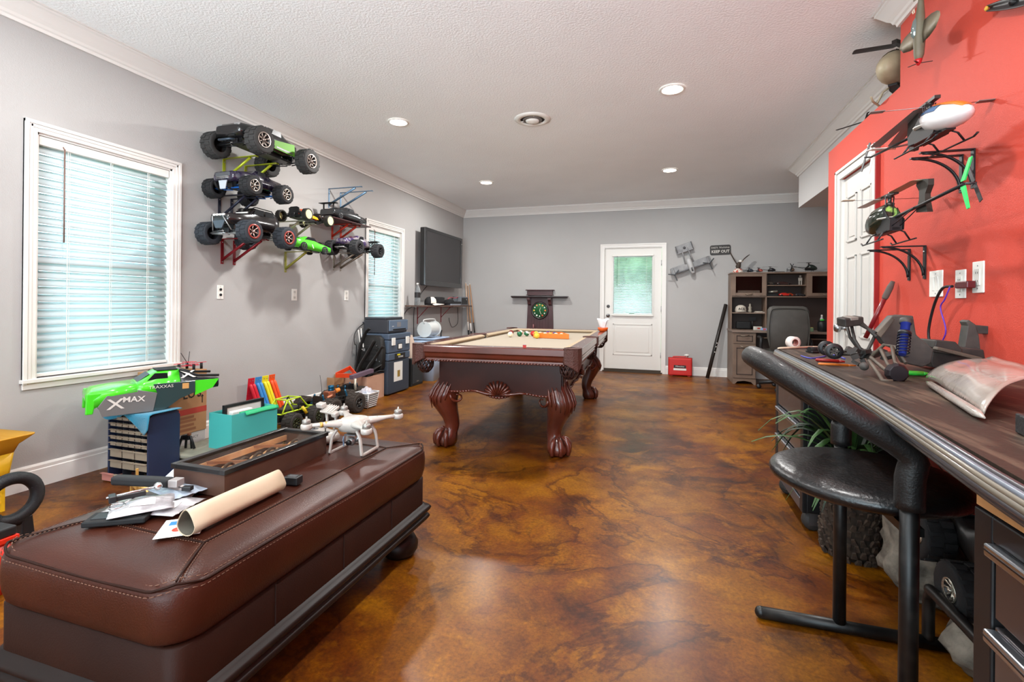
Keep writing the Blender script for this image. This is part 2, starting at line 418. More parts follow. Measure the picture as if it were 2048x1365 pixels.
# ---- back door
e = sempty('door_1')
b = MB()
for a, c in ((DX0-.07, DX0), (DX1, DX1+.07)): b.bb(a, c, YB-.016, YB, 0, DZ+.06)
b.bb(DX0, DX1, YB-.016, YB, DZ, DZ+.06)
b.bb(DX0-.07, DX0-.05, YB-.024, YB-.016, 0, DZ+.06); b.bb(DX1+.05, DX1+.07, YB-.024, YB-.016, 0, DZ+.06); b.bb(DX0-.07, DX1+.07, YB-.0241, YB-.016, DZ+.04, DZ+.0605)
obj('casing', b, TRIM, e, bev=.002)
b = MB().bb(DX0-.02, DX0-.0, YB, YB+.14, 0, DZ); b.bb(DX1, DX1+.02, YB, YB+.14, 0, DZ); b.bb(DX0-.02, DX1+.02, YB, YB+.14, DZ-.012, DZ+.001); obj('jamb', b, TRIM, e)
b = MB().bb(DX0-.02, DX1+.02, YB-.03, YB+.14, 0, .022); b.bb(DX0, DX1, YB-.012, YB+.06, .022, .05); obj('threshold', b, mat('bronze_sill', (74, 64, 54), .5, .6), e)
DOORW = mat('door_white', (224, 221, 215), .42)
gx0, gx1, gz0, gz1 = -.79, -.185, .965, 1.90
b = wall_y(YB+.02, YB+.06, DX0+.003, DX1-.003, .052, DZ-.014, [(gx0, gx1, gz0, gz1)])
slab = obj('door_slab', b, DOORW, e)
b = MB()
for a, c, d, f in ((gx0-.035, gx0, gz0-.035, gz1+.035), (gx1, gx1+.035, gz0-.035, gz1+.035), (gx0, gx1, gz0-.035, gz0), (gx0, gx1, gz1, gz1+.035)): b.bb(a, c, YB+.006, YB+.02, d, f)
obj('glass_frame', b, DOORW, e, bev=.003)
b = MB().bb(gx0, gx1, YB+.038, YB+.042, gz0, gz1); obj('pane', b, PANE, e)
b = MB(); px0, px1, pz0, pz1 = -.80, -.17, .28, .80
for a, c, d, f in ((px0, px0+.02, pz0, pz1), (px1-.02, px1, pz0, pz1), (px0, px1, pz0, pz0+.02), (px0, px1, pz1-.02, pz1)): b.bb(a, c, YB+.012, YB+.0205, d, f)
b.bb(px0+.05, px1-.05, YB+.014, YB+.0202, pz0+.05, pz1-.05); obj('raised_panel', b, DOORW, e, bev=.004)
for z, r in ((1.085, .028), (.93, .03)):
    b = MB(); b.lathe([(r, 0), (r, -.008), (.012, -.012), (.012, -.03 if z < 1 else -.016)]+([(.026, -.036), (.03, -.05), (.022, -.062), (.0, -.064)] if z < 1 else [(.016, -.018), (.0, -.019)]), 16, (DX0+.065, YB+.02, z), 'Y')
    obj('knob' if z < 1 else 'deadbolt', b, STEEL, e)
for z in (.3, 1.05, 1.8):
    b = MB().cyl((DX1-.002, YB-.002, z-.045), (DX1-.002, YB-.002, z+.045), .007, n=8); obj('hinge', b, STEEL, e)
# mini blind hung on the back door
bl = thing('door_blind', 'white mini blind over the glass of the white back door', 'blind', ((gx0+gx1)/2, YB+.004, gz1+.02))
b = MB().bb(-.33, .33, -.03, -.002, -.005, .025); obj('headrail', b, WHT, bl, bev=.003)
SL2 = transl('mini_slat', (232, 236, 238), (225, 240, 240), .5)
s0 = obj('slat', MB().sheet(lambda u, v: ((u-.5)*.62, (v-.5)*.022, .002*math.sin(PI*v)), 1, 2, .0008), SL2, bl)
n = 46
for i in range(n):
    s = s0 if i == 0 else s0.copy()
    if i: COL.objects.link(s); s.parent = bl
    s.location = (0, -.016, -.015-i*.0205); s.rotation_euler = (math.radians(34), 0, 0)
b = MB().bb(-.325, .325, -.028, -.004, -.99, -.965); obj('bottom_rail', b, WHT, bl, bev=.003)
for q in (-.22, .22): obj('ladder_cord', MB().bb(q-.0015, q+.0015, -.029, -.0275, -.97, 0), WHT, bl)
b = MB().cyl((-.25, -.034, 0), (-.25, -.034, -.5), .003, n=6); obj('tilt_wand', b, mat('clear_wand', (90, 100, 95), .3), bl)
# ---- six-panel door in the red wall
e = sempty('door_2'); y0, y1, z1 = 3.545, 4.125, 2.045
b = MB(); cw = .07
for a, c in ((y0-cw, y0), (y1, y1+cw)): b.bb(XR-.016, XR, a, c, 0, z1+cw)
b.bb(XR-.016, XR, y0, y1, z1, z1+cw); b.bb(XR-.026, XR-.016, y0-cw, y0-cw+.022, 0, z1+cw); b.bb(XR-.026, XR-.016, y1+cw-.022, y1+cw, 0, z1+cw); b.bb(XR-.026, XR-.016, y0-cw, y1+cw, z1+cw-.022, z1+cw+.0003)
obj('casing', b, mat('door_casing', (206, 202, 196), .4), e, bev=.003)
b = MB().bb(XR-.022, XR-.0002, y0-cw-.014, y0-cw, 0, z1+cw); obj('dark_edge', b, mat('dark_red_edge', (150, 26, 24), .6), e)  # narrow darker red strip along the near side of the casing
b = MB().bb(XR-.001, XR+.11, y0-.01, y0, 0, z1); b.bb(XR-.001, XR+.11, y1, y1+.01, 0, z1); obj('jamb', b, TRIM, e)
DW2 = mat('door_white_interior', (198, 195, 190), .45)
b = MB().bb(XR+.018, XR+.05, y0, y1, .01, z1); obj('door_slab', b, DW2, e)
for (za, zb) in ((1.57, 1.9), (.9, 1.47), (.2, .8)):
    for (ya, yb) in ((y0+.075, y0+.25), (y1-.25, y1-.075)):
        b = MB()
        for a, c, d, f in ((ya, ya+.014, za, zb), (yb-.014, yb, za, zb), (ya, yb, za, za+.014), (ya, yb, zb-.014, zb)): b.bb(XR+.008, XR+.0185, a, c, d, f)
        b.bb(XR+.013, XR+.0182, ya+.035, yb-.035, za+.035, zb-.035); obj('raised_panel', b, DW2, e, bev=.004)
b = MB().lathe([(.03, 0), (.03, -.008), (.012, -.012), (.012, -.035), (.028, -.042), (.033, -.06), (.024, -.075), (0, -.078)], 16, (XR+.018, y1-.07, .955), 'X'); obj('knob', b, STEEL, e)
for z in (.3, 1.05, 1.78):
    b = MB().cyl((XR+.004, y0+.006, z-.05), (XR+.004, y0+.006, z+.05), .009, n=8); obj('hinge', b, mat('brass_hinge', (150, 120, 90), .4, .8), e)
# ---- outdoors: lawn and leafy backdrop seen through the blinds
b = MB().bb(-25, 25, YB+.6, 40, -.35, -.15); b.bb(-25, XL-.5, -12, YB+.6, -.35, -.15); o = obj('ground', b, mat('lawn', (96, 140, 70), .9, noise=(.8, (70, 110, 52)))); struct(o)
LEAF = mat('leafy_green', (92, 142, 84), .7, noise=(5, (150, 190, 130), 8, .4, .6), bump=(8, 1))
hb = MB()
for k in range(90):
    hb.sph((random.uniform(-5, 4), random.uniform(10.6, 12.4), random.uniform(-.2, 3.6)), random.uniform(.45, .85), 8, 6)
for i, p in enumerate(hb.v): hb.v[i] = (p[0]+random.uniform(-.12, .12), p[1]+random.uniform(-.12, .12), p[2]+random.uniform(-.12, .12))
tag(obj('hedge', hb, LEAF), 'tall leafy green hedge outdoors seen through the back door glass', 'hedge')
# ================================================================ ceiling fittings
LED = mat('lamp_diffuser', (255, 255, 255), .5, emit=((255, 246, 232), 14))
lpl = ['round recessed ceiling light nearer the trucks on the left wall', 'largest round recessed ceiling light, toward the red wall', 'round recessed ceiling light, farther one on the right', 'small round recessed ceiling light nearest the far left corner',
       'round recessed ceiling light above the left wall behind the camera', 'round recessed ceiling light above the counter stool', 'round recessed ceiling light at the rear left', 'round recessed ceiling light at the rear right']
for i, (x, y) in enumerate(LAMPS[:4]):
    t = thing('ceiling_light', lpl[i], 'ceiling light', (x, y, ZC))
    b = MB().lathe([(.098, -.001), (.098, -.006), (.09, -.012), (.078, -.010), (.078, -.004)], 32, caps=False); obj('trim_ring', b, WHT, t)
    b = MB().lathe([(.0, -.0085), (.077, -.0085), (.078, -.004)], 32, caps=False); obj('diffuser', b, LED, t)
t = thing('air_vent', 'round white ceiling air vent with dark opening between the lights', 'vent', (-1.158, 4.277, ZC))
b = MB().lathe([(.165, -.001), (.165, -.006), (.14, -.014), (.115, -.018), (.112, -.004)], 36, caps=False); obj('outer_ring', b, WHT, t)
b = MB().lathe([(0, -.003), (.114, -.003)], 32, caps=False); obj('dark_opening', b, mat('vent_dark', (38, 34, 32), .9), t)
b = MB().lathe([(.088, -.008), (.086, -.016), (.070, -.020), (.068, -.010)], 32, caps=False); obj('middle_ring', b, mat('vent_grey', (110, 105, 100), .6), t)
b = MB().lathe([(.064, -.012), (.06, -.026), (.04, -.036), (0, -.040)], 28, caps=False); obj('center_cone', b, WHT, t)
for k in range(3):
    a = 2*PI*k/3+.9; b = MB().box((.09*math.cos(a), .09*math.sin(a), -.010), (.08, .006, .006), (0, 0, a)); obj('spoke', b, WHT, t)
# ================================================================ wall plates
def plate(name, label, cat, loc, rotz, kind, w_=.07, h=.115):
    t = thing(name, label, cat, loc, rotz)   # local: +x right, faces -y
    b = MB().box((0, -.003, 0), (w_, .006, h)); obj('plate', b, WHT, t, bev=.002)
    if kind == 'outlet':
        for z in (-.027, .027):
            b = MB().prism(rrect(.034, .03, .01), -.002, 'Y', -.006); b.v = [(x, y, zz+z) for x, y, zz in b.v]; r = obj('receptacle', b, mat('ivory', (215, 212, 204), .4), t)
            b = MB(); b.box((-.006, -.0085, z+.003), (.002, .002, .009)); b.box((.006, -.0085, z+.003), (.002, .002, .007)); b.cyl((0, -.0078, z-.008), (0, -.0095, z-.008), .0025, n=6); obj('slots', b, MBLK, r)
    elif kind == 'switch2':
        for x in (-.019, .019):
            b = MB().box((x, -.0075, 0), (.022, .004, .066), (.06, 0, 0)); obj('rocker', b, WHT, t, bev=.001)
            b = MB(); b.box((x, -.006, 0), (.026, .0015, .07)); obj('rocker_frame', b, mat('ivory', (215, 212, 204), .4), t)
    elif kind == 'deco':
        b = MB().box((0, -.0075, 0), (.034, .004, .068)); r = obj('receptacle', b, mat('ivory', (215, 212, 204), .4), t, bev=.001)
        b = MB(); b.box((-.006, -.0098, .018), (.002, .001, .009)); b.box((.006, -.0098, .018), (.002, .001, .007)); b.box((-.006, -.0098, -.016), (.002, .001, .009)); b.box((.006, -.0098, -.016), (.002, .001, .007)); obj('slots', b, MBLK, r)
    else:
        for z in (-.022, .022): obj('jack', MB().lathe([(.011, -.006), (.011, -.012), (.005, -.014), (0, -.014)], 10, (0, 0, z), 'Y'), MBLK, t)
        b = MB().box((0, -.002, 0), (.052, .005, .092)); obj('bracket', b, STEEL, t)
    for z in ((-.047, .047) if kind != 'outlet' else (0,)): obj('screw', MB().cyl((0, -.006, z), (0, -.0072, z), .003, n=8), STEEL, t)
    return t
plate('jack_plate', 'open cable jack plate on grey wall, left of the two wall outlets', 'wall plate', (XL, 3.115, 1.18), PI/2, 'jack', .06, .115)
plate('wall_outlet', 'white wall outlet on grey wall below the green toy car', 'outlet', (XL, 3.96, 1.176), PI/2, 'outlet')
plate('wall_outlet', 'white wall outlet beside the farther left window', 'outlet', (XL, 4.79, 1.186), PI/2, 'outlet')
plate('light_switch', 'double white rocker switch plate on the red wall', 'light switch', (XR, 2.81, 1.222), -PI/2, 'switch2', .115, .125)
plate('wall_outlet', 'white outlet plate on the red wall, middle one of three plates', 'outlet', (XR, 2.61, 1.212), -PI/2, 'deco', .075, .125)
plate('wall_outlet', 'rightmost white outlet plate on the red wall with the plugged-in charger', 'outlet', (XR, 2.485, 1.235), -PI/2, 'deco', .075, .13)
# ================================================================ leather ottoman
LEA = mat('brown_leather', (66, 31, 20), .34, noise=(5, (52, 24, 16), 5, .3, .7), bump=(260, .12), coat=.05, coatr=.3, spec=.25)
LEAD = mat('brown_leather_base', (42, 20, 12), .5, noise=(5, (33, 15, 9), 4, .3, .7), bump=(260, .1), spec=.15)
DWD = mat('dark_wood', (30, 18, 14), .4, noise=(8, (22, 13, 10), 4), spec=.3)
STI = mat('stitching', (112, 78, 60), .7)
ot = thing('ottoman', 'long brown leather ottoman bench with dark wood bun feet, covered in hobby gear', 'ottoman', (-1.322, 1.385, 0))
hx, hy = .317, .60
def loft(levels, n=6, r0=.07):
    rings = []
    for ins, z in levels:
        w2, h2 = hx-ins, hy-ins
        rings.append([(x, y, z) for x, y in rrect(2*w2, 2*h2, max(.02, min(r0, w2*.9)), n)])
    return MB().ring(rings)
def sag(x, y, z):  # soft leather wobble of the cushion top
    return z + .005*math.sin(x*9+1)*math.sin(y*5+.5)
b = loft([(.03, .328), (.008, .331), (.0, .342), (-.006, .37), (-.008, .41), (-.006, .44), (-.001, .455), (.008, .464), (.04, .474), (.09, .481), (.15, .485), (.22, .487), (.28, .488)], 8, .085)
b.v = [(x, y, sag(x, y, z) if z > .44 else z) for x, y, z in b.v]
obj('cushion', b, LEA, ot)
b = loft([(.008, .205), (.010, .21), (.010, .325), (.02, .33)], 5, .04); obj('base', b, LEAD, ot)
for k in (-1, 0, 1):
    obj('base_seam', MB().bb(hx-.011, hx-.008, k*.3-.0015, k*.3+.0015, .21, .325), mat('seam_dark', (34, 18, 14), .7), ot)
ZM = -.012
b = loft([(i_, z_*.75+.025) for i_, z_ in [(.012, .145), (-.004, .150), (-.012, .165), (-.006, .178), (.004, .184), (.004, .196), (-.012, .204), (-.016, .216), (-.008, .228), (.004, .234), (.008, .246), (.03, .246)]], 4, .03)
obj('base_moulding', b, DWD, ot)
for x in (-1, 1):
    for y in (-1, 1):
        b = MB().lathe([(.04, 0), (.062, .006), (.078, .03), (.080, .055), (.066, .082), (.045, .092), (.042, .10), (.056, .106), (.058, .118), (.044, .124), (.044, .134)], 20, (x*.228, y*.50, 0)); obj('foot', b, DWD, ot)
def ztop(x, y):
    d = min(hx-abs(x), hy-abs(y)); P = [(-.006, .44), (-.001, .455), (.008, .464), (.04, .474), (.09, .481), (.15, .485), (.22, .487), (.35, .488)]
    for (a, za), (c, zc) in zip(P, P[1:]):
        if d <= c: return sag(x, y, za+(zc-za)*max(0, (d-a)/(c-a)))
    return sag(x, y, .488)
def seam(p, q, n=24, off=0):
    P = []
    for i in range(n+1):
        x = p[0]+(q[0]-p[0])*i/n; y = p[1]+(q[1]-p[1])*i/n; P.append((x, y, ztop(x, y)+.0012))
    return P
SE = [((-.2, -.43), (.2, -.43)), ((-.2, .43), (.2, .43)), ((.2, -.43), (.2, .43)), ((-.2, -.43), (-.2, .43)), ((.2, -.43), (.285, -.57)), ((-.2, -.43), (-.285, -.57)), ((.2, .43), (.285, .57)), ((-.2, .43), (-.285, .57))]
for p, q in SE:
    obj('seam', MB().tube(seam(p, q), .0026, 6), LEAD, ot)
st = MB()
def stitches(P, b):
    for a, c in zip(P[::2], P[1::2]):
        b.tube([a, c], .0011, 4)
for p, q in SE:
    L_ = math.dist(p, q); n = max(8, int(L_/.0045)//2*2)
    d = ((q[0]-p[0])/L_, (q[1]-p[1])/L_)
    for s in (-1, 1):
        o = (-d[1]*s*.007, d[0]*s*.007)
        stitches(seam((p[0]+o[0], p[1]+o[1]), (q[0]+o[0], q[1]+o[1]), n), st)
def border(ins, z, n=10): return [(x, y, z if z else ztop(x, y)+.001) for x, y in rrect(2*(hx-ins), 2*(hy-ins), .085, n)]
for ins in (.0,):
    R = []
    P = rrect(2*(hx-ins), 2*(hy-ins), .085, 8); P.append(P[0])
    for a, c in zip(P, P[1:]):
        L_ = math.dist(a, c); k = max(1, int(L_/.012))
        R += [(a[0]+(c[0]-a[0])*i/k, a[1]+(c[1]-a[1])*i/k) for i in range(k)]
    top = [(x, y, ztop(x, y)+.001) for x, y in R]
    obj('piping', MB().tube(top, .0032, 6, closed=True), LEAD, ot)
    for s, dz in ((.982, .007), (1.012, -.009)):
        Q = [(x*s, y*s, z+dz) for x, y, z in top]; QQ = []
        for a, c in zip(Q, Q[1:]+Q[:1]): QQ += [a, tuple(a[i]*.4+c[i]*.6 for i in range(3))]
        stitches(QQ, st)
o = obj('stitching', st, STI, ot); o['kind'] = 'stuff'
# ================================================================ pool table
PW = mat('cherry_wood', (98, 42, 28), .26, noise=(3, (68, 30, 20), 6, .3, .7), coat=.6)
PW.node_tree.nodes['Noise Texture'].inputs['Scale'].default_value = 3
PWD = mat('cherry_wood_dark', (62, 30, 23), .32, noise=(6, (50, 24, 19), 5), coat=.12, spec=.3)
FELT = mat('tan_felt', (164, 153, 136), .95, bump=(400, .1))
FELTS = mat('tan_felt_cushion', (168, 150, 124), .95)
PLE = mat('pocket_leather', (74, 42, 34), .5, bump=(140, .6), noise=(20, (78, 40, 32), 3))
PLED = mat('pocket_web', (52, 28, 24), .45)
pt = thing('pool_table', 'cherry wood pool table with carved claw feet and tan cloth', 'pool table', (-1.215, 4.60, 0), math.radians(2.4))
TX, TY, TZ = .625, 1.385, .80
b = MB().bb(-TX+.1, TX-.1, -TY+.1, TY-.1, .72, .762); obj('playing_bed', b, FELT, pt)
def rail(p, q, nrm):
    """rail from p to q (xy, outer edge), nrm: inward normal"""
    P, Q, N = Vector((*p, 0)), Vector((*q, 0)), Vector((*nrm, 0)); 
    def sweep(prof):
        r = []
        for X in (P, Q): r.append([tuple(X+N*a+Vector((0, 0, z))) for a, z in prof])
        return MB().ring(r, smooth=False)
    a = obj('rail', sweep([(0, .792), (.004, .799), (.012, TZ), (.095, TZ), (.098, .796), (.098, .75), (0, .75)][::1]), PW, pt, bev=.002)
    obj('cushion', sweep([(.0985, .798), (.118, .798), (.148, .788), (.150, .782), (.132, .764), (.0985, .764)]), FELTS, a)
    obj('apron', sweep([(.0, .748), (.006, .74), (.010, .72), (.022, .705), (.018, .694), (.045, .694), (.05, .748)]), PW, a, bev=.001)
    L_ = (Q-P).length; n = int(L_/.022); bb = MB(); d = (Q-P)/n
    for i in range(n):
        c = P+d*(i+.5)+N*.020+Vector((0, 0, .688)); e = d.normalized()*.011
        bb.tube([tuple(c-e+Vector((0, 0, -.006))), tuple(c), tuple(c+e+Vector((0, 0, .006)))], [.003, .0075, .003], 6)
    r = obj('rope_trim', bb, PW, a); r['kind'] = 'stuff'
    m = int(3)
    for i in range(m):
        c = P+(Q-P)*((i+.5)/m)+N*.05
        b = MB().lathe([(.006, TZ+.0008), (0, TZ+.0009)], 8, (c.x, c.y, 0), caps=True); obj('sight', b, WHT, a)
cc = .10
rail((-TX+cc, -TY), (TX-cc, -TY), (0, 1)); rail((TX-cc, TY), (-TX+cc, TY), (0, -1))
for s in (-1, 1):
    if s > 0: rail((TX, -TY+cc), (TX, -.06), (-1, 0)); rail((TX, .06), (TX, TY-cc), (-1, 0))
    else: rail((-TX, -.06), (-TX, -TY+cc), (1, 0)); rail((-TX, TY-cc), (-TX, .06), (1, 0))
def basket(cx, cy, ax, ay, r=.062):
    """webbed leather drop pocket"""
    b = MB()
    for j in range(12):
        for s in (-1, 1):
            P = []
            for k in range(7):
                t = k/6; a = 2*PI*j/12+s*t*1.1; rr = r*(1.0-.18*t**2 if t < .75 else (1-.10)-(t-.75)*2.2)
                P.append((cx+rr*math.cos(a), cy+rr*math.sin(a), .715-t*.125))
            b.tube(P, .005, 5)
    b.tube([(cx+r*math.cos(2*PI*j/16), cy+r*math.sin(2*PI*j/16), .716) for j in range(16)], .007, 6, closed=True)
    b.sph((cx, cy, .592), (.03, .03, .008), 10, 5)
    o = obj('pocket_basket', b, PLED, pt); o['kind'] = 'stuff'
for sx in (-1, 1):
    for sy in (-1, 1):
        # leather corner shield wrapped around the cut corner
        b = MB(); out = [(sx*(TX-cc-.004), sy*(TY+.004)), (sx*(TX-.045), sy*(TY+.004)), (sx*(TX-.012), sy*(TY-.012)), (sx*(TX+.004), sy*(TY-.045)), (sx*(TX+.004), sy*(TY-cc-.004))]
        zb = [.70, .672, .645, .672, .70]
        inn = [(x-sx*.012, y-sy*.012) for x, y in out]
        b.ring([[(x, y, .806) for x, y in out]+[(x, y, .806) for x, y in inn[::-1]], [(x, y, z) for (x, y), z in zip(out, zb)]+[(x, y, z) for (x, y), z in zip(inn, zb)][::-1]], smooth=False)
        cp = obj('pocket_shield', b, PLE, pt, bev=.003)
        ar = [(sx*(TX-.075)-sx*.062*math.cos(t), sy*(TY-.075)-sy*.062*math.sin(t)) for t in [(-.25+k/6*1.5)*PI-PI*.25+PI*.0 for k in range(0)]]
        poly = [(sx*(TX-cc-.004), sy*(TY+.004)), (sx*(TX-.045), sy*(TY+.004)), (sx*(TX-.012), sy*(TY-.012)), (sx*(TX+.004), sy*(TY-.045)), (sx*(TX+.004), sy*(TY-cc-.004)), (sx*(TX-.07), sy*(TY-cc-.004))]
        cxx, cyy = TX-.105, TY-.105
        for k in range(7):
            a = (-8+k/6*106)*PI/180
            poly.append((sx*(cxx+.058*math.cos(a)), sy*(cyy+.058*math.sin(a))))
        poly.append((sx*(TX-cc-.004), sy*(TY-.07)))
        if sx*sy < 0: poly = poly[::-1]
        b = MB().prism(poly, .012, 'Z', .796); obj('pocket_top', b, PLE, pt, bev=.003)
        b = MB().lathe([(.054, .79), (.054, .70)], 16, (sx*(TX-.105), sy*(TY-.105), 0), caps=False); obj('pocket_liner', b, MBLK, pt)
        basket(sx*(TX-.085), sy*(TY-.085), sx, sy)
    b = MB().bb(sx*(TX-.035), sx*(TX+.006), -.062, .062, .715, .806); obj('pocket_shield', b, PLE, pt, bev=.006)
    b = MB().lathe([(.05, .79), (.05, .70)], 16, (sx*(TX-.085), 0, 0), caps=False); obj('pocket_liner', b, MBLK, pt)
    b = MB()
    b.ring([[(sx*(TX-.08)-sx*(0)+.052*math.cos(t)*1, .052*math.sin(t), z) for t in [2*PI*k/18 for k in range(18)]] for z in (.80, .806)]+[[(sx*(TX-.08)+.062*math.cos(t), .062*math.sin(t), z) for t in [2*PI*k/18 for k in range(18)]] for z in (.806, .796)], caps=(False, False)); obj('pocket_top', b, PLE, pt)
    basket(sx*(TX-.07), 0, sx, 0)
CX, CY = .47, 1.20
# cabinet panels with a scalloped lower edge and a carved shell
def panel(p, q, nrm):
    P, Q, N = Vector((*p, 0)), Vector((*q, 0)), Vector((*nrm, 0)); L_ = (Q-P).length; d = (Q-P).normalized(); n = 40
    def low(t):
        u = (t-.5)*L_; return .445-.018*math.cos(u*18)*.4-(.03 if abs(u) < .14 else 0)*math.cos(u/.14*PI/2)
    top = [tuple(P+d*L_*i/n+Vector((0, 0, .70))) for i in range(n+1)]; bot = [tuple(P+d*L_*i/n+Vector((0, 0, low(i/n)))) for i in range(n+1)]
    F = MB(); vs = [Vector(x) for x in bot+top[::-1]]
    F.add([tuple(v) for v in vs]+[tuple(v-N*.025) for v in vs], [(i, i+1, 2*n-i, 2*n+1-i) for i in range(n)]+[tuple(x+2*n+2 for x in (i, i+1, 2*n-i, 2*n+1-i))[::-1] for i in range(n)]+[(i+2*n+2, i+1+2*n+2, i+1, i) for i in range(n)])
    pn = obj('cabinet_panel', F, PWD, pt)
    tb = MB()
    for i in range(0, n, 1):
        a, c = Vector(bot[i]), Vector(bot[i+1])
        tb.tube([tuple(a+N*.004-d*.004+Vector((0, 0, .006))), tuple((a+c)/2+N*.009), tuple(c+N*.004+d*.004+Vector((0, 0, -.002)))], [.004, .010, .004], 6)
    t_ = obj('carved_edge', tb, PW, pn); t_['kind'] = 'stuff'
    sh = MB(); c = P+d*L_/2+N*.006
    for k in range(11):
        a = PI*(k+.5)/11; r = .085+.02*math.sin(a)
        e = c+d*math.cos(a)*r*1.15+Vector((0, 0, .43+math.sin(a)*r))
        o_ = c+Vector((0, 0, .428))+d*math.cos(a)*.015
        sh.tube([tuple(o_+N*.006), tuple((o_+e)/2+N*.016), tuple(e+N*.004)], [.003, .0085, .012], 6)
    for s in (-1, 1):
        sh.tube([tuple(c+d*s*.02+Vector((0, 0, .425))), tuple(c+d*s*.08+N*.012+Vector((0, 0, .435))), tuple(c+d*s*.17+N*.008+Vector((0, 0, .452))), tuple(c+d*s*.24+N*.004+Vector((0, 0, .448)))], [.008, .013, .010, .004], 7)
    obj('carved_shell', sh, PW, pn)
panel((-CX, -CY), (CX, -CY), (0, -1)); panel((CX, -CY), (CX, CY), (1, 0)); panel((CX, CY), (-CX, CY), (0, 1)); panel((-CX, CY), (-CX, -CY), (-1, 0))
b = MB().bb(-CX+.03, CX-.03, -CY+.03, CY-.03, .66, .70); obj('cabinet_underside', b, PWD, pt)
def leg(sx, sy):
    d = Vector((sx*.74, sy*.67, 0)).normalized(); base = Vector((sx*.40, sy*1.085, 0)); side = Vector((-d.y, d.x, 0))
    st_ = [(.70, .00, .085), (.56, .01, .088), (.50, .025, .095), (.44, .055, .108), (.385, .075, .112), (.33, .07, .100), (.27, .045, .082), (.21, .018, .066), (.16, .006, .058), (.125, .012, .058), (.10, .03, .066), (.07, .045, .080), (.04, .05, .084), (.015, .05, .076), (.0, .05, .06)]
    rings = []
    for z, o, r in st_:
        c = base+d*o; n = 16; k = 1.0 if z < .5 else 1.0
        rings.append([tuple(c+d*r*math.cos(2*PI*j/n)*k+side*r*math.sin(2*PI*j/n)*k*.92+Vector((0, 0, z))) for j in range(n)])
    L_ = obj('leg', MB().ring(rings), PW, pt)
    c = base+d*.05
    for k, a in enumerate((-1.15, -.4, .4, 1.15)):
        e = d*math.cos(a)+side*math.sin(a)
        P = [tuple(c+e*r+Vector((0, 0, z))) for r, z in ((.035, .135), (.068, .115), (.088, .08), (.093, .05), (.086, .02), (.082, .008))]
        obj('claw', MB().tube(P, [.010, .017, .021, .016, .018, .009], 8), PW, L_)
    for k in range(9):     # acanthus ridges on the knee
        a = -1.3+2.6*k/8; e = d*math.cos(a)+side*math.sin(a)
        lo = .30+.07*abs(k-4)/4
        P = []
        for z, o, r in ((.54, .012, .090), (.50, .025, .098), (.45, .05, .112), (.39, .075, .116), (lo, .068 if lo < .33 else .075, .104)):
            P.append(tuple(base+d*o+e*r*.99+Vector((0, 0, z))))
        obj('carved_leaf', MB().tube(P, [.003, .006, .009, .007, .003], 6), PW, L_)
    for s in (-1, 1):
        P = [tuple(base+d*(.02+.05*math.cos(t))*.9+side*s*(.100+.004*t)+Vector((0, 0, .41-.04*math.sin(t)-.008*t))) for t in [k*.6 for k in range(9)]]
        obj('scroll', MB().tube(P, [.012-.0008*k for k in range(9)], 6), PW, L_)
    b = MB().box((base.x, base.y, .60), (.17, .17, .20)); obj('leg_block', b, PWD, L_, bev=.006)
for sx in (-1, 1):
    for sy in (-1, 1): leg(sx, sy)
# ---- balls, rack, chalk on the table
BC = {'1': (232, 190, 60), '2': (30, 60, 150), '3': (190, 40, 36), '4': (80, 40, 110), '5': (226, 110, 40), '6': (20, 96, 60), '7': (120, 34, 34), '8': (18, 18, 20)}
def ballmat(n, stripe):
    nm = 'pool_ball_'+n+('_stripe' if stripe else '')
    if nm in MATS: return MATS[nm]
    m = mat(nm, (238, 226, 196) if n == 'cue' else BC[n], .12, coat=.4)
    if stripe:
        nt = m.node_tree; tc = nt.nodes.new('ShaderNodeTexCoord'); sp = nt.nodes.new('ShaderNodeSeparateXYZ'); ab = nt.nodes.new('ShaderNodeMath'); ab.operation = 'ABSOLUTE'
        gt = nt.nodes.new('ShaderNodeMath'); gt.operation = 'GREATER_THAN'; gt.inputs[1].default_value = .016
        mx = nt.nodes.new('ShaderNodeMix'); mx.data_type = 'RGBA'; mx.inputs[6].default_value = lin(BC[n]); mx.inputs[7].default_value = lin((238, 230, 208))
        nt.links.new(tc.outputs['Object'], sp.inputs[0]); nt.links.new(sp.outputs[2], ab.inputs[0]); nt.links.new(ab.outputs[0], gt.inputs[0]); nt.links.new(gt.outputs[0], mx.inputs[0]); nt.links.new(mx.outputs[2], m.node_tree.nodes['Principled BSDF'].inputs['Base Color'])
    return m
BZ = .762+.0286
BALLS = [(-1.515, 4.80, 'cue', 0, 'cream white cue ball left of the loose balls'), (-1.60, 5.10, '7', 0, 'maroon ball at the left end of the loose balls'), (-1.50, 5.12, '3', 1, 'red striped ball behind the green ball'), (-1.45, 4.92, '6', 0, 'solid green ball beside the cue ball'),
         (-1.39, 4.98, '6', 1, 'green striped ball next to the solid green ball'), (-1.335, 5.04, '3', 0, 'solid red ball right of the green ones'), (-1.29, 5.0, '1', 1, 'mustard striped ball in the middle of the row'), (-1.205, 4.70, '1', 0, 'yellow ball at the left corner of the orange rack'),
         (-1.225, 4.92, 'cue', 0, 'pale ball behind the yellow one'), (-1.18, 5.08, '4', 0, 'dark purple ball behind the rack')]
for x, y, n, stp, lb in BALLS:
    b = MB().sph((0, 0, 0), .0286, 20, 12); o = obj('pool_ball', b, ballmat(n, stp)); tag(o, lb, 'pool ball', 'pool balls on the table', (x, y, BZ), (random.uniform(.4, 1.2), random.uniform(0, 1), random.uniform(0, 3)))
rk = thing('ball_rack', 'orange triangular ball rack lying on the pool table cloth', 'ball rack', (-1.06, 4.86, .7625), math.radians(-8))
R_ = .215
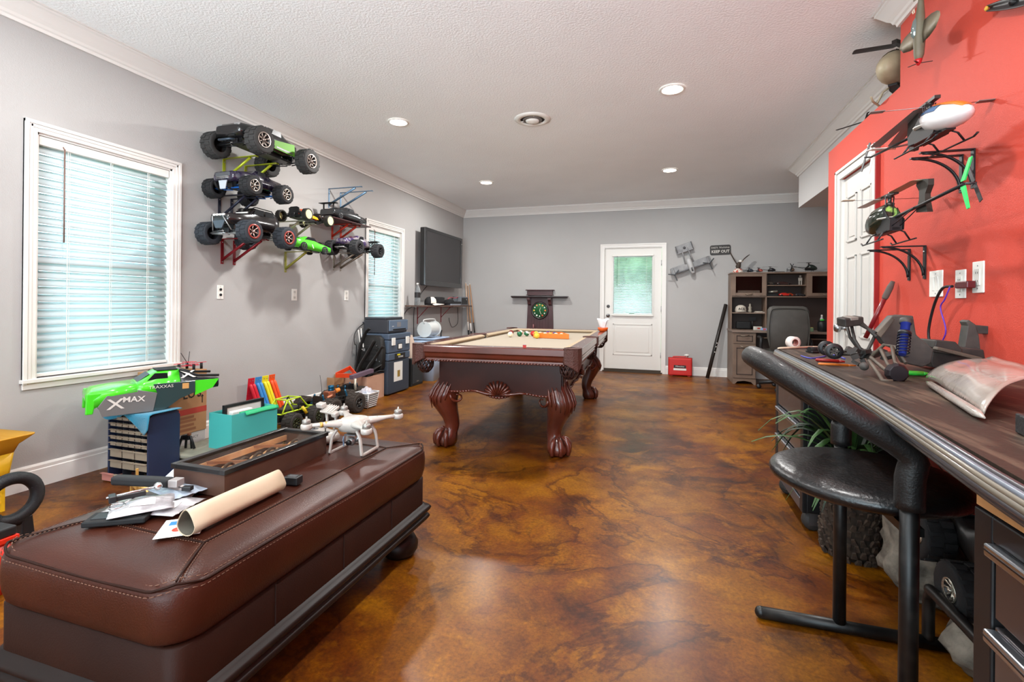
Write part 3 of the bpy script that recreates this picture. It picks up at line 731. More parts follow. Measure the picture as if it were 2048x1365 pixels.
tri = [(R_*math.cos(math.radians(a)), R_*math.sin(math.radians(a))) for a in (90, 210, 330)]
for i in range(3):
    a, c = Vector((*tri[i], 0)), Vector((*tri[(i+1) % 3], 0)); m_ = (a+c)/2; d = c-a
    b = MB().box((m_.x, m_.y, .027), (d.length+.008, .011, .05), (0, 0, math.atan2(d.y, d.x))); obj('rack_side', b, mat('rack_orange', (224, 120, 44), .35), rk, bev=.004)
for i, (dx, dy, n, stp, lb) in enumerate([(-.085, -.045, '7', 1, 'maroon striped ball inside the orange rack, left'), (-.025, -.05, '1', 0, 'yellow ball inside the orange rack, front'), (.035, -.05, '1', 1, 'yellow striped ball inside the rack'), (.09, -.045, '5', 1, 'orange striped ball at the right of the rack'), (-.05, .005, '5', 0, 'orange ball inside the rack, second row'), (.01, .005, '8', 0, 'black ball inside the rack'), (-.02, .06, '2', 0, 'blue ball at the back of the rack')]):
    ca, sa = math.cos(math.radians(-8)), math.sin(math.radians(-8))
    b = MB().sph((0, 0, 0), .0286, 20, 12); o = obj('pool_ball', b, ballmat(n, stp)); tag(o, lb, 'pool ball', 'pool balls on the table', (-1.06+dx*ca-dy*sa, 4.86+dx*sa+dy*ca, BZ), (random.uniform(.4, 1.2), random.uniform(0, 1), 0))
ck = thing('chalk_cube', 'red-wrapped cube of cue chalk on the near rail of the pool table', 'chalk', (-.925, 3.265, .8005), .3)
obj('wrapper', MB().box((0, 0, .010), (.024, .024, .019)), mat('chalk_red', (176, 50, 44), .6), ck); obj('chalk_face', MB().box((0, 0, .0205), (.022, .022, .002)), mat('chalk_grey', (150, 150, 150), .9), ck)
bw = thing('orange_bowl', 'small orange bowl holding white tissue on the far right rail of the pool table', 'bowl', (-.66, 5.62, .8005))
obj('bowl_body', MB().lathe([(.03, 0), (.042, .004), (.056, .028), (.060, .046), (.056, .046), (.05, .026), (.03, .008), (0, .006)], 20), mat('bowl_orange', (226, 96, 36), .35), bw)
ts = MB()
ts.sheet(lambda u, v: ((.024+.040*v+.008*math.sin(u*25))*math.cos(u*2*PI), (.022+.028*v+.008*math.cos(u*19))*math.sin(u*2*PI), .03+v*.11+.012*math.sin(u*13)), 30, 5, .001)
obj('tissue', ts, mat('tissue_white', (236, 236, 238), .9), bw)
# ---- cue rack with clock on the back wall
MAH = mat('mahogany', (74, 42, 44), .4, noise=(7, (62, 34, 36), 5), coat=.3)
cr = thing('cue_rack_clock', 'dark mahogany wall cue rack with round green billiard clock', 'cue rack', (-2.045, YB, 0))
b = MB().prism([(-.245, .50), (.245, .50), (.215, 1.27), (-.215, 1.27)], -.03, 'Y', 0); obj('back_board', b, MAH, cr, bev=.003)
b = MB()
for k in range(7): b.bb(-.15+k*.05-.001, -.15+k*.05+.001, -.0325, -.03, .52, 1.0)
o = obj('board_groove', b, mat('groove_dark', (40, 22, 22), .6), cr); o['kind'] = 'stuff'
b = MB().bb(-.225, .225, -.06, 0, 1.27, 1.345); b.bb(-.25, .25, -.085, 0, 1.345, 1.362); b.bb(-.24, .24, -.072, 0, 1.262, 1.275); obj('crown', b, MAH, cr, bev=.004)
b = MB().bb(-.50, .50, -.14, -.03, 1.225, 1.25); b.bb(-.49, .49, -.13, -.03, 1.215, 1.225); obj('cue_shelf', b, mat('mahogany_dark', (38, 24, 26), .35, coat=.3), cr, bev=.006)
for s in (-1, 1):
    b = MB().prism([(0, 0), (-.10, 0), (-.10, -.03), (-.06, -.06), (-.045, -.11), (0, -.13)], .055, 'X', s*.185-.0275); b.v = [(x, y-.03, z+1.215) for x, y, z in b.v]; obj('corbel', b, MAH, cr, bev=.003)
b = MB().bb(-.215, .215, -.16, -.0, .665, .69); obj('ball_shelf', b, mat('shelf_tan', (140, 96, 84), .45), cr, bev=.004)
b = MB().cyl((-.1, -.08, .69), (-.1, -.08, .76), .014, .010); obj('ball_peg', b, mat('peg_rose', (150, 100, 100), .4), cr)
ckk = MB().lathe([(.0, -.030), (.15, -.030), (.155, -.045), (.145, -.060), (.13, -.060), (.125, -.05), (0, -.05)], 40, (0, 0, 1.0), 'Y'); cf = obj('clock_case', ckk, mat('clock_rim', (34, 28, 28), .3, coat=.4), cr)
obj('dial', MB().lathe([(.127, -.0505), (.127, -.052), (0, -.052)], 40, (0, 0, 1.0), 'Y'), mat('dial_green', (36, 98, 56), .7), cf)
cols = [(236, 200, 120), (226, 160, 60), (238, 236, 228), (226, 120, 70), (238, 236, 228), (200, 80, 60), (238, 236, 228), (238, 236, 228), (238, 236, 228), (230, 190, 80), (238, 236, 228), (220, 130, 90)]
for k in range(12):
    a = PI/2-2*PI*k/12; b = MB().sph((.10*math.cos(a), -.053, 1.0+.10*math.sin(a)), (.016, .006, .016) if k % 2 else (.012, .006, .012), 12, 6); obj('hour_ball', b, mat('hour_ball_%d' % k, cols[k], .3), cf)
for a, L_ in ((1.25, .055), (-1.15, .075)):
    b = MB().box((.5*L_*math.cos(a), -.056, 1.0+.5*L_*math.sin(a)), (L_, .002, .006), (0, -a, 0)); obj('clock_hand', b, mat('hand_cream', (230, 224, 190), .4), cf)
# ---------------------------------------------------------------- measuring helper: where a sight line meets a plane of the room
def P(x, y, ax, val):
    u, v = (x-1024)/969.1, (608.9-y)/969.1; c, s = math.cos(.010), math.sin(.010); u, v = u*c-v*s, u*s+v*c
    d = (-math.sin(.3028)+math.cos(.3028)*u, math.cos(.3028)+math.sin(.3028)*u, v); o = (0, 0, 1.1037); i = 'XYZ'.index(ax); t = (val-o[i])/d[i]
    return tuple(o[k]+t*d[k] for k in range(3))
# ================================================================ counter along the red wall
CZ = .865
CTM = mat('worn_dark_laminate', (50, 41, 34), .5, noise=(4, (96, 80, 66), 9, .50, .70), bump=(60, .15), spec=.3)
mp = CTM.node_tree.nodes.new('ShaderNodeMapping'); mp.inputs['Scale'].default_value = (9, 1.0, 1)
CTM.node_tree.links.new([n for n in CTM.node_tree.nodes if n.type == 'TEX_COORD'][0].outputs['Object'], mp.inputs[0]); CTM.node_tree.links.new(mp.outputs[0], CTM.node_tree.nodes['Noise Texture'].inputs['Vector'])
EDGE = [(.395, -.5), (.43, .35), (.464, .826), (.483, 1.01), (.518, 1.32), (.55, 1.657), (.572, 2.10), (.592, 2.6), (.602, 2.92), (.612, 3.06), (.645, 3.12), (.70, 3.14), (1.22, 3.14)]
ct = thing('counter', 'long dark laminate counter with striped bullnose edge along the red wall', 'counter', (0, 0, 0))
b = MB().prism([(x+.015, y-(.015 if y > 3.1 else 0)) for x, y in EDGE]+[(1.24, 3.12), (1.24, -.5)], .045, 'Z', CZ-.045); obj('countertop', b, CTM, ct)
STR = [(.002, .000, .0045, (60, 58, 62), .3), (-.005, -.005, .0045, (104, 110, 120), .3), (-.008, -.012, .0045, (112, 102, 88), .5), (-.009, -.020, .0055, (100, 92, 80), .5), (-.008, -.029, .006, (52, 50, 54), .3), (-.004, -.038, .006, (44, 42, 45), .3), (.002, -.0465, .0035, (140, 122, 102), .45)]
eb = bez([(x, y, 0) for x, y in EDGE[:-1]]+[(1.22, 3.14, 0)], 4)
for k, (ox, oz, r, c, rg) in enumerate(STR):
    pts = []
    for i, p in enumerate(eb):
        t = Vector(eb[min(i+1, len(eb)-1)])-Vector(eb[max(i-1, 0)]); n = Vector((-t.y, t.x, 0)).normalized()   # outward (left of travel)
        q = Vector(p)-n*ox*1.0; pts.append((q.x, q.y, CZ-.004+oz))
    obj('edge_strip', MB().tube(pts, r+.001, 8), mat('edge_strip_%d' % k, c, rg, coat=.4), ct)
b = MB().bb(1.14, 1.243, -.5, 3.12, CZ-.09, CZ-.045); obj('wall_cleat', b, mat('plywood', (176, 128, 80), .6, noise=(12, (140, 96, 56), 5)), ct)
b = MB().bb(.50, .56, -.4, 1.0, CZ-.085, CZ-.0455); obj('plywood_rail', b, MATS['plywood'], ct)
b = MB().bb(.70, .76, 1.0, 3.05, CZ-.085, CZ-.0455); obj('plywood_rail', b, MATS['plywood'], ct)
# ---- rolling tool chests under the counter
DGL = mat('drawer_face', (92, 92, 100), .24, .85, noise=(2, (110, 104, 104), 2)); FRM = mat('chest_frame', (18, 18, 20), .4); ALU = mat('aluminium', (186, 192, 200), .28, 1)
def chest(label, loc, L_, D_, H_, tops, cast=True):
    t = thing('tool_chest', label, 'tool chest', loc)      # local: front plane x=0 faces -x, runs +y by L_, depth +x
    b = MB(); b.bb(.018, D_, 0, L_, .10, H_); obj('cabinet', b, FRM, t, bev=.006)
    for y0_, y1_, z0_, z1_ in ((-.002, .045, .10, H_), (L_-.045, L_+.002, .10, H_), (.0451, L_-.0451, H_-.04, H_), (.0451, L_-.0451, .10, .155)):
        obj('frame_rail', MB().bb(0, .02, y0_, y1_, z0_, z1_), FRM if z0_ > .1 or z1_ == H_ else mat('lower_rail', (96, 100, 110), .3, .8), t, bev=.003)
    tops = list(tops)+[.16]
    for a, c in zip(tops, tops[1:]):
        d = obj('drawer', MB().bb(.003, .02, .048, L_-.048, c+.006, a-.006), DGL, t, bev=.002)
        obj('handle', MB().bb(-.014, .003, .05, L_-.05, a-.030, a-.010), ALU, d, bev=.003); obj('handle_groove', MB().bb(-.0148, -.0138, .05, L_-.05, a-.021, a-.018), FRM, d)
    if cast:
        for x in (.06, D_-.06):
            for y in (.06, L_-.06):
                w_ = obj('caster', MB().lathe([(.0, -.020), (.040, -.020), (.048, -.013), (.048, .013), (.040, .020), (0, .020)], 16, (x, y, .048), 'Y'), mat('caster_rubber', (46, 42, 40), .6), t)
                obj('fork', MB().bb(x-.02, x+.02, y-.028, y-.022, .03, .101).bb(x-.02, x+.02, y+.022, y+.028, .03, .101), STEEL, w_)
    return t
chest('black rolling tool chest with four steel-handled drawers at the far end of the counter', (.655, 2.68, 0), .60, .44, .80, (.655+.03, .505+.02, .345+.02))
chest('black tool chest with long steel handles under the near end of the counter', (.50, .12, 0), .885, .55, .775, (.745, .61, .44, .28))
# ---- stool with a ring seat and padded hoop back
stl = thing('bar_stool', 'black metal stool with round seat and padded hoop back at the counter', 'stool', (.56, 1.64, 0))
SM = mat('stool_black_paint', (13, 12, 12), .4, noise=(30, (34, 31, 29), 4, .5, .75)); PAD = mat('stool_pad_vinyl', (20, 18, 18), .5, bump=(200, .2), coat=.05)
for y in (-.265, .265):
    obj('floor_runner', MB().tube([(-.22, y, .021), (.33, y, .021)], .020, 14), SM, stl)
    b = MB().sph((-.22, y, .021), .0202, 12, 8); obj('end_cap', b, SM, stl)
    obj('post', MB().cyl((.0 if y < 0 else .02, y, .035), (.0 if y < 0 else .02, y, .74), .0195, n=14), SM, stl)
fp = bez([(.27, .265, .03), (.27, .265, .14), (.27, .25, .185), (.27, .215, .198), (.27, -.215, .198), (.27, -.25, .185), (.27, -.265, .14), (.27, -.265, .03)], 5)
obj('footrest', MB().tube(fp, .017, 12), SM, stl)
A, Bp, C_ = Vector((-.034, -.267, .74)), Vector((.02, .265, .735)), Vector((-.30, -.02, .955))
hoop = []
A = Vector((.0, -.265, .76)); 
ctr = (A+Bp)/2; ax = (A-Bp)/2; back = Vector((-.30, -.03, .955))-ctr
hoop += [(.0, -.265, .63), (.0, -.265, .70)]
for k in range(13):
    a = PI*k/12; e = .8
    ca, sa = math.cos(a), math.sin(a)
    ca = math.copysign(abs(ca)**e, ca); sa = abs(sa)**e
    hoop.append(tuple(ctr+ax*ca+back*sa))
hoop += [(.02, .265, .70), (.02, .265, .64)]
obj('padded_back', MB().tube(bez(hoop, 3), .030, 16), PAD, stl)
b = MB().lathe([(0, .585), (.17, .585), (.225, .592), (.243, .604), (.246, .615), (.240, .627), (.222, .637), (.18, .641), (0, .642)], 40, (0, 0, 0)); obj('seat', b, mat('seat_vinyl', (15, 14, 15), .33, noise=(18, (40, 36, 34), 8, .6, .8), coat=.3, coatr=.25, bump=(90, .2)), stl)
obj('seat_rail', MB().box((0.01, 0, .575), (.04, .53, .02)), SM, stl)
# ================================================================ things under the counter
ROCK = mat('faux_rock', (136, 128, 116), .9, noise=(12, (58, 54, 48), 10, .35, .65), bump=(26, 1))
def rock(label, c, r, seed, n=30, m=22):
    random.seed(seed); b = MB().sph((0, 0, 0), r, n, m)
    out = []
    for x, y, z in b.v:
        k = 1+.13*math.sin(x*31+seed)*math.cos(y*27)+.10*math.sin(z*38+x*18+seed*2)+random.uniform(-.035, .035)
        k += .06*math.sin(x*70+seed)*math.sin(z*64)+.04*math.sin(y*90+z*50); out.append((x*k, y*k, max(z*k, -c[2]+.0)))
    b.v = out; o = obj('rock', b, ROCK); tag(o, label, 'rock', None, c); return o
rock('tall grey rock behind the near stool post', (.95, 2.23, .17), (.13, .13, .20), 3)
rock('pale grey rock at the lower right, beside the tool chest', (.95, 1.80, .10), (.10, .12, .13), 5)
rock('broad low grey rock under the dark crawler truck', (1.10, 2.02, .07), (.11, .12, .09), 9)
pl = thing('artificial_palm', 'artificial palm with shaggy brown trunk and green fronds under the counter', 'plant', (.82, 2.54, 0))
b = MB().lathe([(.10, 0), (.115, .03), (.12, .12), (.105, .28), (.09, .40), (.05, .43)], 20); obj('trunk', b, mat('palm_trunk', (60, 48, 38), .9, noise=(30, (36, 28, 22), 5)), pl)
b = MB(); random.seed(4)
for i in range(15):
    z = .015+i*.028; rr = .116-.03*max(0, (z-.1)/.33)
    for j in range(22):
        a = 2*PI*(j+.5*(i % 2))/22+random.uniform(-.06, .06); r = rr+random.uniform(0, .008)
        b.box((r*math.cos(a), r*math.sin(a), z+random.uniform(-.005, .005)), (.016, .024, .028), (random.uniform(-.3, .3), .45, a), taper=.55)
o = obj('trunk_scales', b, mat('palm_scales', (78, 62, 50), .9, noise=(40, (44, 34, 28), 3)), pl); o['kind'] = 'stuff'
FR = mat('frond_green', (58, 92, 44), .5, noise=(12, (40, 66, 30), 3)); FRD = mat('frond_dark', (38, 52, 36), .55)
random.seed(11)
for i in range(64):
    a = random.uniform(0, 2*PI); up = random.uniform(.12, .30); L_ = random.uniform(.20, .42); droop = random.uniform(.15, .75)
    if i < 10: a = PI+random.uniform(-.5, .9); up = random.uniform(-.05, .10); droop = random.uniform(.6, 1.1); L_ = random.uniform(.16, .26)
    pts = []
    for k in range(7):
        t = k/6; r = .03+L_*t; z = .42+up*math.sin(t*PI*.55)-droop*L_*t*t
        pts.append((r*math.cos(a), r*math.sin(a), max(z, .03)))
    pts = [(min(x, .39), min(y, .125), min(z, .76)) for x, y, z in pts]
    sd = Vector((-math.sin(a), math.cos(a), 0)); V = []; 
    for k, p in enumerate(pts):
        wd = .014*math.sin(PI*(.08+.9*k/6)); V += [tuple(Vector(p)-sd*wd), (p[0], p[1], p[2]+.004), tuple(Vector(p)+sd*wd)]
    F = [(3*k+j, 3*k+j+1, 3*k+j+4, 3*k+j+3) for k in range(6) for j in range(2)]
    obj('leaf', MB().add(V, F, True), FR if i % 3 else FRD, pl)
# ================================================================ brackets on the red wall
def arch_pair(label, yA, yB_, z, reach=.19):
    for q, y in enumerate((yA, yB_)):
        t = thing('shelf_bracket', label[q], 'bracket', (XR, y, z), 0, 'black arched brackets on the red wall')
        obj('wall_strip', MB().bb(-.006, 0, -.011, .011, -.165, .0), BLK, t); obj('top_arm', MB().bb(-reach, 0, -.010, .010, -.004, .002), BLK, t)
        P_ = [(-reach+.01+(reach-.018)*math.sin(a), 0, -.004-.145*(1-math.cos(a))) for a in [PI/2*k/12 for k in range(13)]]
        obj('arch', MB().tube(P_, .008, 8, flat=.7), BLK, t)
        for zz in (-.03, -.15): obj('screw', MB().sph((-.007, 0, zz), (.003, .006, .006), 8, 5), STEEL, t)
arch_pair(['black arched bracket under the white helicopter, right one', 'black arched bracket under the white helicopter, left one'], 2.53, 2.615, 1.778)
arch_pair(['black arched bracket under the green-finned helicopter, right one', 'black arched bracket under the green-finned helicopter, left one'], 2.92, 3.08, 1.416)
# ================================================================ helicopters
def blade(b, p0, ang, L_, w_, tilt=0, th=.003):
    """flat rotor blade from p0 outward in the xy plane"""
    c, s = math.cos(ang), math.sin(ang); n = (-s, c)
    r0 = .06*L_
    sec = [(.0, .35), (.1, .35), (.16, 1), (.97, 1), (1, .8)]
    rings = []
    for t, k in sec:
        x, y = p0[0]+c*(L_*t), p0[1]+s*(L_*t); z = p0[2]+L_*t*tilt
        rings.append([(x+n[0]*w_*k/2, y+n[1]*w_*k/2, z), (x, y, z+th), (x-n[0]*w_*k/2, y-n[1]*w_*k/2, z), (x, y, z-th*.4)])
    return b.ring(rings, smooth=False)
def helicopter(label, loc, rot, S, canopy, can2, boomc, bladec, finc, blades=(.2, 3.35), shroud=True, name='toy_helicopter', group=None, flybar=True, bladeL=.30, boomL=.34, droop=-.02, stab=True):
    t = thing(name, label, 'helicopter', loc, rot, group); K = lambda *v: tuple(x*S for x in v)
    c = MB().ring([[(x*S, math.cos(2*PI*j/14)*wy*S, (zc+math.sin(2*PI*j/14)*hz)*S) for j in range(14)] for x, wy, hz, zc in ((-.03, .018, .03, .115), (.0, .034, .045, .11), (.04, .042, .052, .10), (.08, .040, .048, .09), (.115, .030, .035, .082), (.135, .016, .018, .078), (.142, .004, .005, .076))])
    cn = obj('canopy', c, canopy, t)
    c = MB().ring([[(x*S, math.cos(a)*wy*S*1.03, (zc+math.sin(a)*hz*1.03)*S) for a in [PI*.12+PI*.76*j/8 for j in range(9)]] for x, wy, hz, zc in ((-.02, .024, .036, .113), (.0, .034, .045, .11), (.04, .042, .052, .10), (.075, .041, .049, .092))], wrap=False, caps=(False, False)); obj('canopy_stripe', c, can2, cn)
    c = MB().box(K(-.02, 0, .065), K(.11, .034, .05)); c.box(K(.0, 0, .045), K(.15, .022, .014)); obj('frame', c, BLK, t)
    for s in (-1, 1): obj('side_plate', MB().prism([(p[0]*S, p[1]*S) for p in ((-.08, .04), (.03, .04), (.05, .07), (.01, .11), (-.03, .135), (-.06, .10), (-.085, .08))], .002*S, 'Y', (s*.019-.001)*S), mat('carbon', (22, 22, 24), .3), t)
    obj('main_gear', MB().lathe([(0, 0), (.034*S, 0), (.036*S, .004*S), (0, .006*S)], 16, K(-.02, 0, .092)), mat('gear_white', (205, 200, 190), .5), t)
    obj('tail_boom', MB().cyl(K(-.06, 0, .09), K(-boomL, 0, .105), .006*S, .005*S, 10), boomc, t)
    for s in (-1, 1):
        obj('boom_support', MB().cyl(K(-.05, .012*s, .05), K(-.22, .006*s, .095), .0018*S, n=6), boomc, t)
    obj('mast', MB().cyl(K(-.02, 0, .09), K(-.02, 0, .20), .0035*S, n=8), STEEL, t)
    h = MB().lathe([(.004*S, 0), (.014*S, .0), (.014*S, .01*S), (.006*S, .014*S), (.006*S, .03*S), (.011*S, .034*S), (.011*S, .044*S), (0, .048*S)], 12, K(-.02, 0, .145)); h.box(K(-.02, 0, .188), K(.09, .014, .012), (0, 0, blades[0])); hub = obj('rotor_head', h, mat('rotor_head_metal', (70, 66, 64), .35, .7), t)
    for q in range(4):
        a = q*PI/2+.5; obj('link_rod', MB().cyl((-.02*S+.012*S*math.cos(a), .012*S*math.sin(a), .105*S), (-.02*S+.016*S*math.cos(a), .016*S*math.sin(a), .18*S), .0015*S, n=5), BLK, hub)
    for a in blades: obj('rotor_blade', blade(MB(), K(-.02, 0, .19), a, bladeL*S, .032*S, droop, .002*S), bladec, t)
    if flybar:
        fa = blades[0]+PI/2; f = MB().cyl(K(-.02-.11*math.cos(fa), -.11*math.sin(fa), .172), K(-.02+.11*math.cos(fa), .11*math.sin(fa), .172), .0012*S, n=5); fb = obj('flybar', f, STEEL, t)
        for s in (-1, 1): obj('paddle', MB().box(K(-.02+s*.125*math.cos(fa), s*.125*math.sin(fa), .172), K(.036, .02, .003), (0, 0, fa)), bladec, fb)
    f = MB().prism([(x*S, z*S) for x, z in ((-boomL+0.015, .115), (-boomL-0.005, .115), (-boomL-0.035, .175), (-boomL-0.022, .175))], .003*S, 'Y', -.0015*S); f.prism([(x*S, z*S) for x, z in ((-boomL+0.015, .10), (-boomL-0.005, .10), (-boomL-0.025, .03), (-boomL-0.015, .028))], .003*S, 'Y', -.0015*S); obj('tail_fin', f, finc, t)
    f = MB().prism([(x*S, y*S) for x, y in ((-boomL+0.080, -.035), (-boomL+0.055, -.045), (-boomL+0.055, .045), (-boomL+0.080, .035))], .003*S, 'Z', .112*S); obj('stabiliser', f, finc, t) if stab else None
    r = obj('tail_rotor', MB().cyl(K(-boomL-.005, -.022, .105), K(-boomL-.005, 0, .105), .004*S, n=8), mat('tail_blade', (50, 48, 50), .4), t)
    for a in (1.1, 1.1+PI): obj('tail_blade', MB().box(K(-boomL-.005+.035*math.cos(a), -.018, .105+.035*math.sin(a)), K(.062, .002, .013), (0, -a, 0)), MATS['tail_blade'], r)
    for s in (-1, 1):
        obj('skid', MB().tube([K(.10, .045*s, .012), K(.085, .045*s, .003), K(-.09, .045*s, .003), K(-.10, .045*s, .003)], .003*S, 8), boomc, t)
        for x in (-.055, .05): obj('strut', MB().tube([K(x, .012*s, .045), K(x, .03*s, .035), K(x, .045*s, .004)], .0028*S, 6), boomc, t)
    return t
WCAN = mat('canopy_white', (226, 222, 222), .18, coat=.6); BORG = mat('canopy_blue', (30, 92, 140), .2, coat=.5); GREYB = mat('blade_grey_brown', (112, 98, 94), .45)
h1 = helicopter('large white, blue and orange model helicopter on the upper red-wall brackets, nose toward the camera', (1.04, 2.39, 1.755), (0, .02, -PI/2+.06), 1.45, WCAN, BORG, BLK, GREYB, WHT, (PI-.10, PI+.12), bladeL=.24, droop=-.30)
h1.scale = (1.05, 1, .72)
o = MB().ring([[(x*1.45, math.cos(a)*wy*1.52, (zc+math.sin(a)*hz*1.05)*1.45) for a in [PI*.28+PI*.44*j/5 for j in range(6)]] for x, wy, hz, zc in ((.045, .042, .052, .0995), (.08, .040, .048, .0905), (.115, .030, .036, .082), (.135, .016, .019, .078))], wrap=False, caps=(False, False)); obj('canopy_nose_flash', o, mat('canopy_orange', (226, 122, 40), .25, coat=.5), h1)
BGRN = mat('canopy_black_green', (34, 40, 30), .2, noise=(12, (150, 190, 90), 3, .55, .62), coat=.5); GFIN = mat('fin_green', (40, 196, 96), .35)
h2 = helicopter('black and green model helicopter with green tail fin on the lower red-wall brackets', (1.03, 2.78, 1.418), (0, 0, PI/2-.03), 1.4, BGRN, mat('canopy_clear', (70, 76, 66), .1, coat=.6), BLK, mat('blade_tan', (150, 132, 108), .4), GFIN, (.08, PI-.02), bladeL=.22, boomL=.48, stab=False)
h2.scale = (1, 1, .86)
def blade_holder(label, pts, th, m, X):
    """upright blade support seen beside the helicopters"""
    b = MB().prism(pts, th, 'X', X); o = obj('blade_holder', b, m); tag(o, label, 'blade holder'); return o
bh = blade_holder('black tapered foam blade holder on the tail boom of the white helicopter', [(2.575, 1.955), (2.485, 1.935), (2.50, 1.835), (2.53, 1.79), (2.565, 1.795), (2.585, 1.87)][::-1], .02, mat('holder_black', (34, 30, 27), .6), 1.03)
bh2 = blade_holder('black hourglass foam blade holder with tan rim on the lower helicopter', [(2.49, 1.655), (2.40, 1.635), (2.40, 1.61), (2.425, 1.58), (2.425, 1.555), (2.405, 1.50), (2.50, 1.515), (2.475, 1.565), (2.475, 1.60), (2.50, 1.63)][::-1], .02, mat('holder_black2', (40, 36, 30), .6), 1.03)
# ---- olive warbird hung nose-down
def airplane(name, label, loc, rot, S, body, wing, parts_extra=True, spin=(180, 30, 36), group=None, cat='model plane', cone=.03):
    t = thing(name, label, cat, loc, rot, group)      # local: nose +x, wings y, up z
    R = [(.30, .012, 0), (.28, .028, 0), (.24, .040, 0), (.12, .046, .004), (0, .044, .008), (-.12, .034, .010), (-.25, .020, .012), (-.36, .010, .014)]
    obj('fuselage', MB().ring([[(x*S, r*S*.85*math.cos(2*PI*j/14), (z+r*math.sin(2*PI*j/14))*S) for j in range(14)] for x, r, z in R][::-1]), body, t)
    for s in (-1, 1):
        V = []; 
        for y, xl, xt, z in ((.03, .15, -.05, -.01), (.18, .145, -.045, 0), (.30, .12, -.02, .010), (.36, .07, .01, .014)):
            V.append([(xl*S, s*y*S, z*S), ((xl+xt)/2*S+.02*S, s*y*S, (z+.012)*S), (xt*S, s*y*S, z*S), ((xl+xt)/2*S, s*y*S, (z-.006)*S)])
        obj('wing', MB().ring(V if s < 0 else [v[::-1] for v in V]), wing, t)
        V = [[(-.26*S, s*.01*S, .02*S), (-.30*S, s*.01*S, .025*S), (-.35*S, s*.01*S, .02*S)], [(-.28*S, s*.13*S, .02*S), (-.31*S, s*.13*S, .022*S), (-.34*S, s*.13*S, .02*S)]]
        obj('tailplane', MB().ring(V if s < 0 else [v[::-1] for v in V], smooth=False), wing, t)
    obj('tail_fin', MB().prism([(x*S, z*S) for x, z in ((-.25, .02), (-.37, .02), (-.38, .11), (-.33, .12))][::-1], .006*S, 'Y', -.003*S), body, t)
    c = MB().ring([[(x*S, .022*k*S*math.cos(a), (.04+.035*k*math.sin(a))*S) for a in [PI*j/8 for j in range(9)]] for x, k in ((.10, .2), (.07, .9), (0, 1), (-.06, .7), (-.09, .2))], wrap=False, caps=(False, False)); obj('cockpit_canopy', c, mat('canopy_glass', (90, 100, 96), .08, coat=.7), t)
    obj('spinner', MB().lathe([(cone*S, .28*S), (cone*.8*S, .31*S), (cone*.3*S, .335*S), (0, .34*S)], 14, axis='X'), mat('spinner_%d' % spin[0], spin, .3), t)
    for a in (.4, .4+2*PI/3, .4+4*PI/3): obj('propeller_blade', MB().box((.315*S, .055*S*math.cos(a), .055*S*math.sin(a)), (.004*S, .10*S, .014*S), (a, 0, 0)), BLK, t)
    return t
OLV = mat('olive_paint', (84, 78, 60), .55, noise=(6, (110, 102, 84), 4)); OLW = mat('olive_wing', (148, 138, 118), .5, noise=(5, (120, 112, 92), 3))
wp = airplane('model_warplane', 'olive model warplane hung nose-down at the top of the red wall', (1.10, 2.70, 2.47), (0, PI/2, 0), .50, OLV, OLW)
wp.matrix_world = Matrix.Translation((1.12, 2.69, 2.40)) @ Matrix(((0, 0, -1, 0), (.12, .99, 0, 0), (-.99, .12, 0, 0), (0, 0, 0, 1)))
text('tail_number', '47', .030, mat('marking_cream', (220, 214, 190), .6), wp, (-.075, .0, .032), (0, 0, -PI/2))
CRM = mat('foam_cream', (232, 228, 214), .5)
wp2 = airplane('foam_plane', 'cream foam plane with black propeller at the top right edge', (1.12, 1.80, 2.22), (0, 0, 0), .8, CRM, CRM, spin=(28, 28, 30))
wp2.matrix_world = Matrix.Translation((1.13, 1.80, 2.26)) @ Matrix(((0, 0, -1, 0), (.35, .94, 0, 0), (.94, -.35, 0, 0), (0, 0, 0, 1)))
pr = thing('propeller', 'black propeller with yellow tip fixed high on the red wall at the right edge', 'propeller', (XR-.02, 2.27, 2.24), (0, 0, 0))
obj('blade', MB().sheet(lambda u, v: (-.02+.012*math.sin(v*PI), (.11-u*.34), (.05-u*.15)+(v-.5)*(.018+.022*math.sin(PI*min(1, u*1.1)))), 14, 4, .004), BLK, pr); obj('blade_tip', MB().sph((-.018, .112, .051), (.006, .010, .010), 8, 6), mat('tip_yellow', (200, 150, 50), .5), pr); obj('hub', MB().lathe([(.012, 0), (.012, -.04), (0, -.045)], 12, (0.02, -.03, -.01), 'X'), BLK, pr)
# ---- helicopters on the ledge above the red wall
TANH = mat('sand_camouflage', (168, 156, 128), .5, noise=(9, (140, 128, 104), 4)); 
helicopter('sand-coloured model helicopter with dark rotor blades on the ledge above the red wall', (1.36, 3.50, 2.336), -2.2, 2.0, TANH, TANH, TANH, mat('blade_dark', (46, 44, 44), .5), TANH, (2.9, 5.3, 1.2), bladeL=.13, flybar=False)
helicopter('dark model helicopter farther along the ledge above the red wall', (1.42, 4.22, 2.336), PI/2, .8, MBLK, MBLK, BLK, mat('blade_dark', (46, 44, 44), .5), MBLK, (.8, 2.9), bladeL=.26, flybar=False)
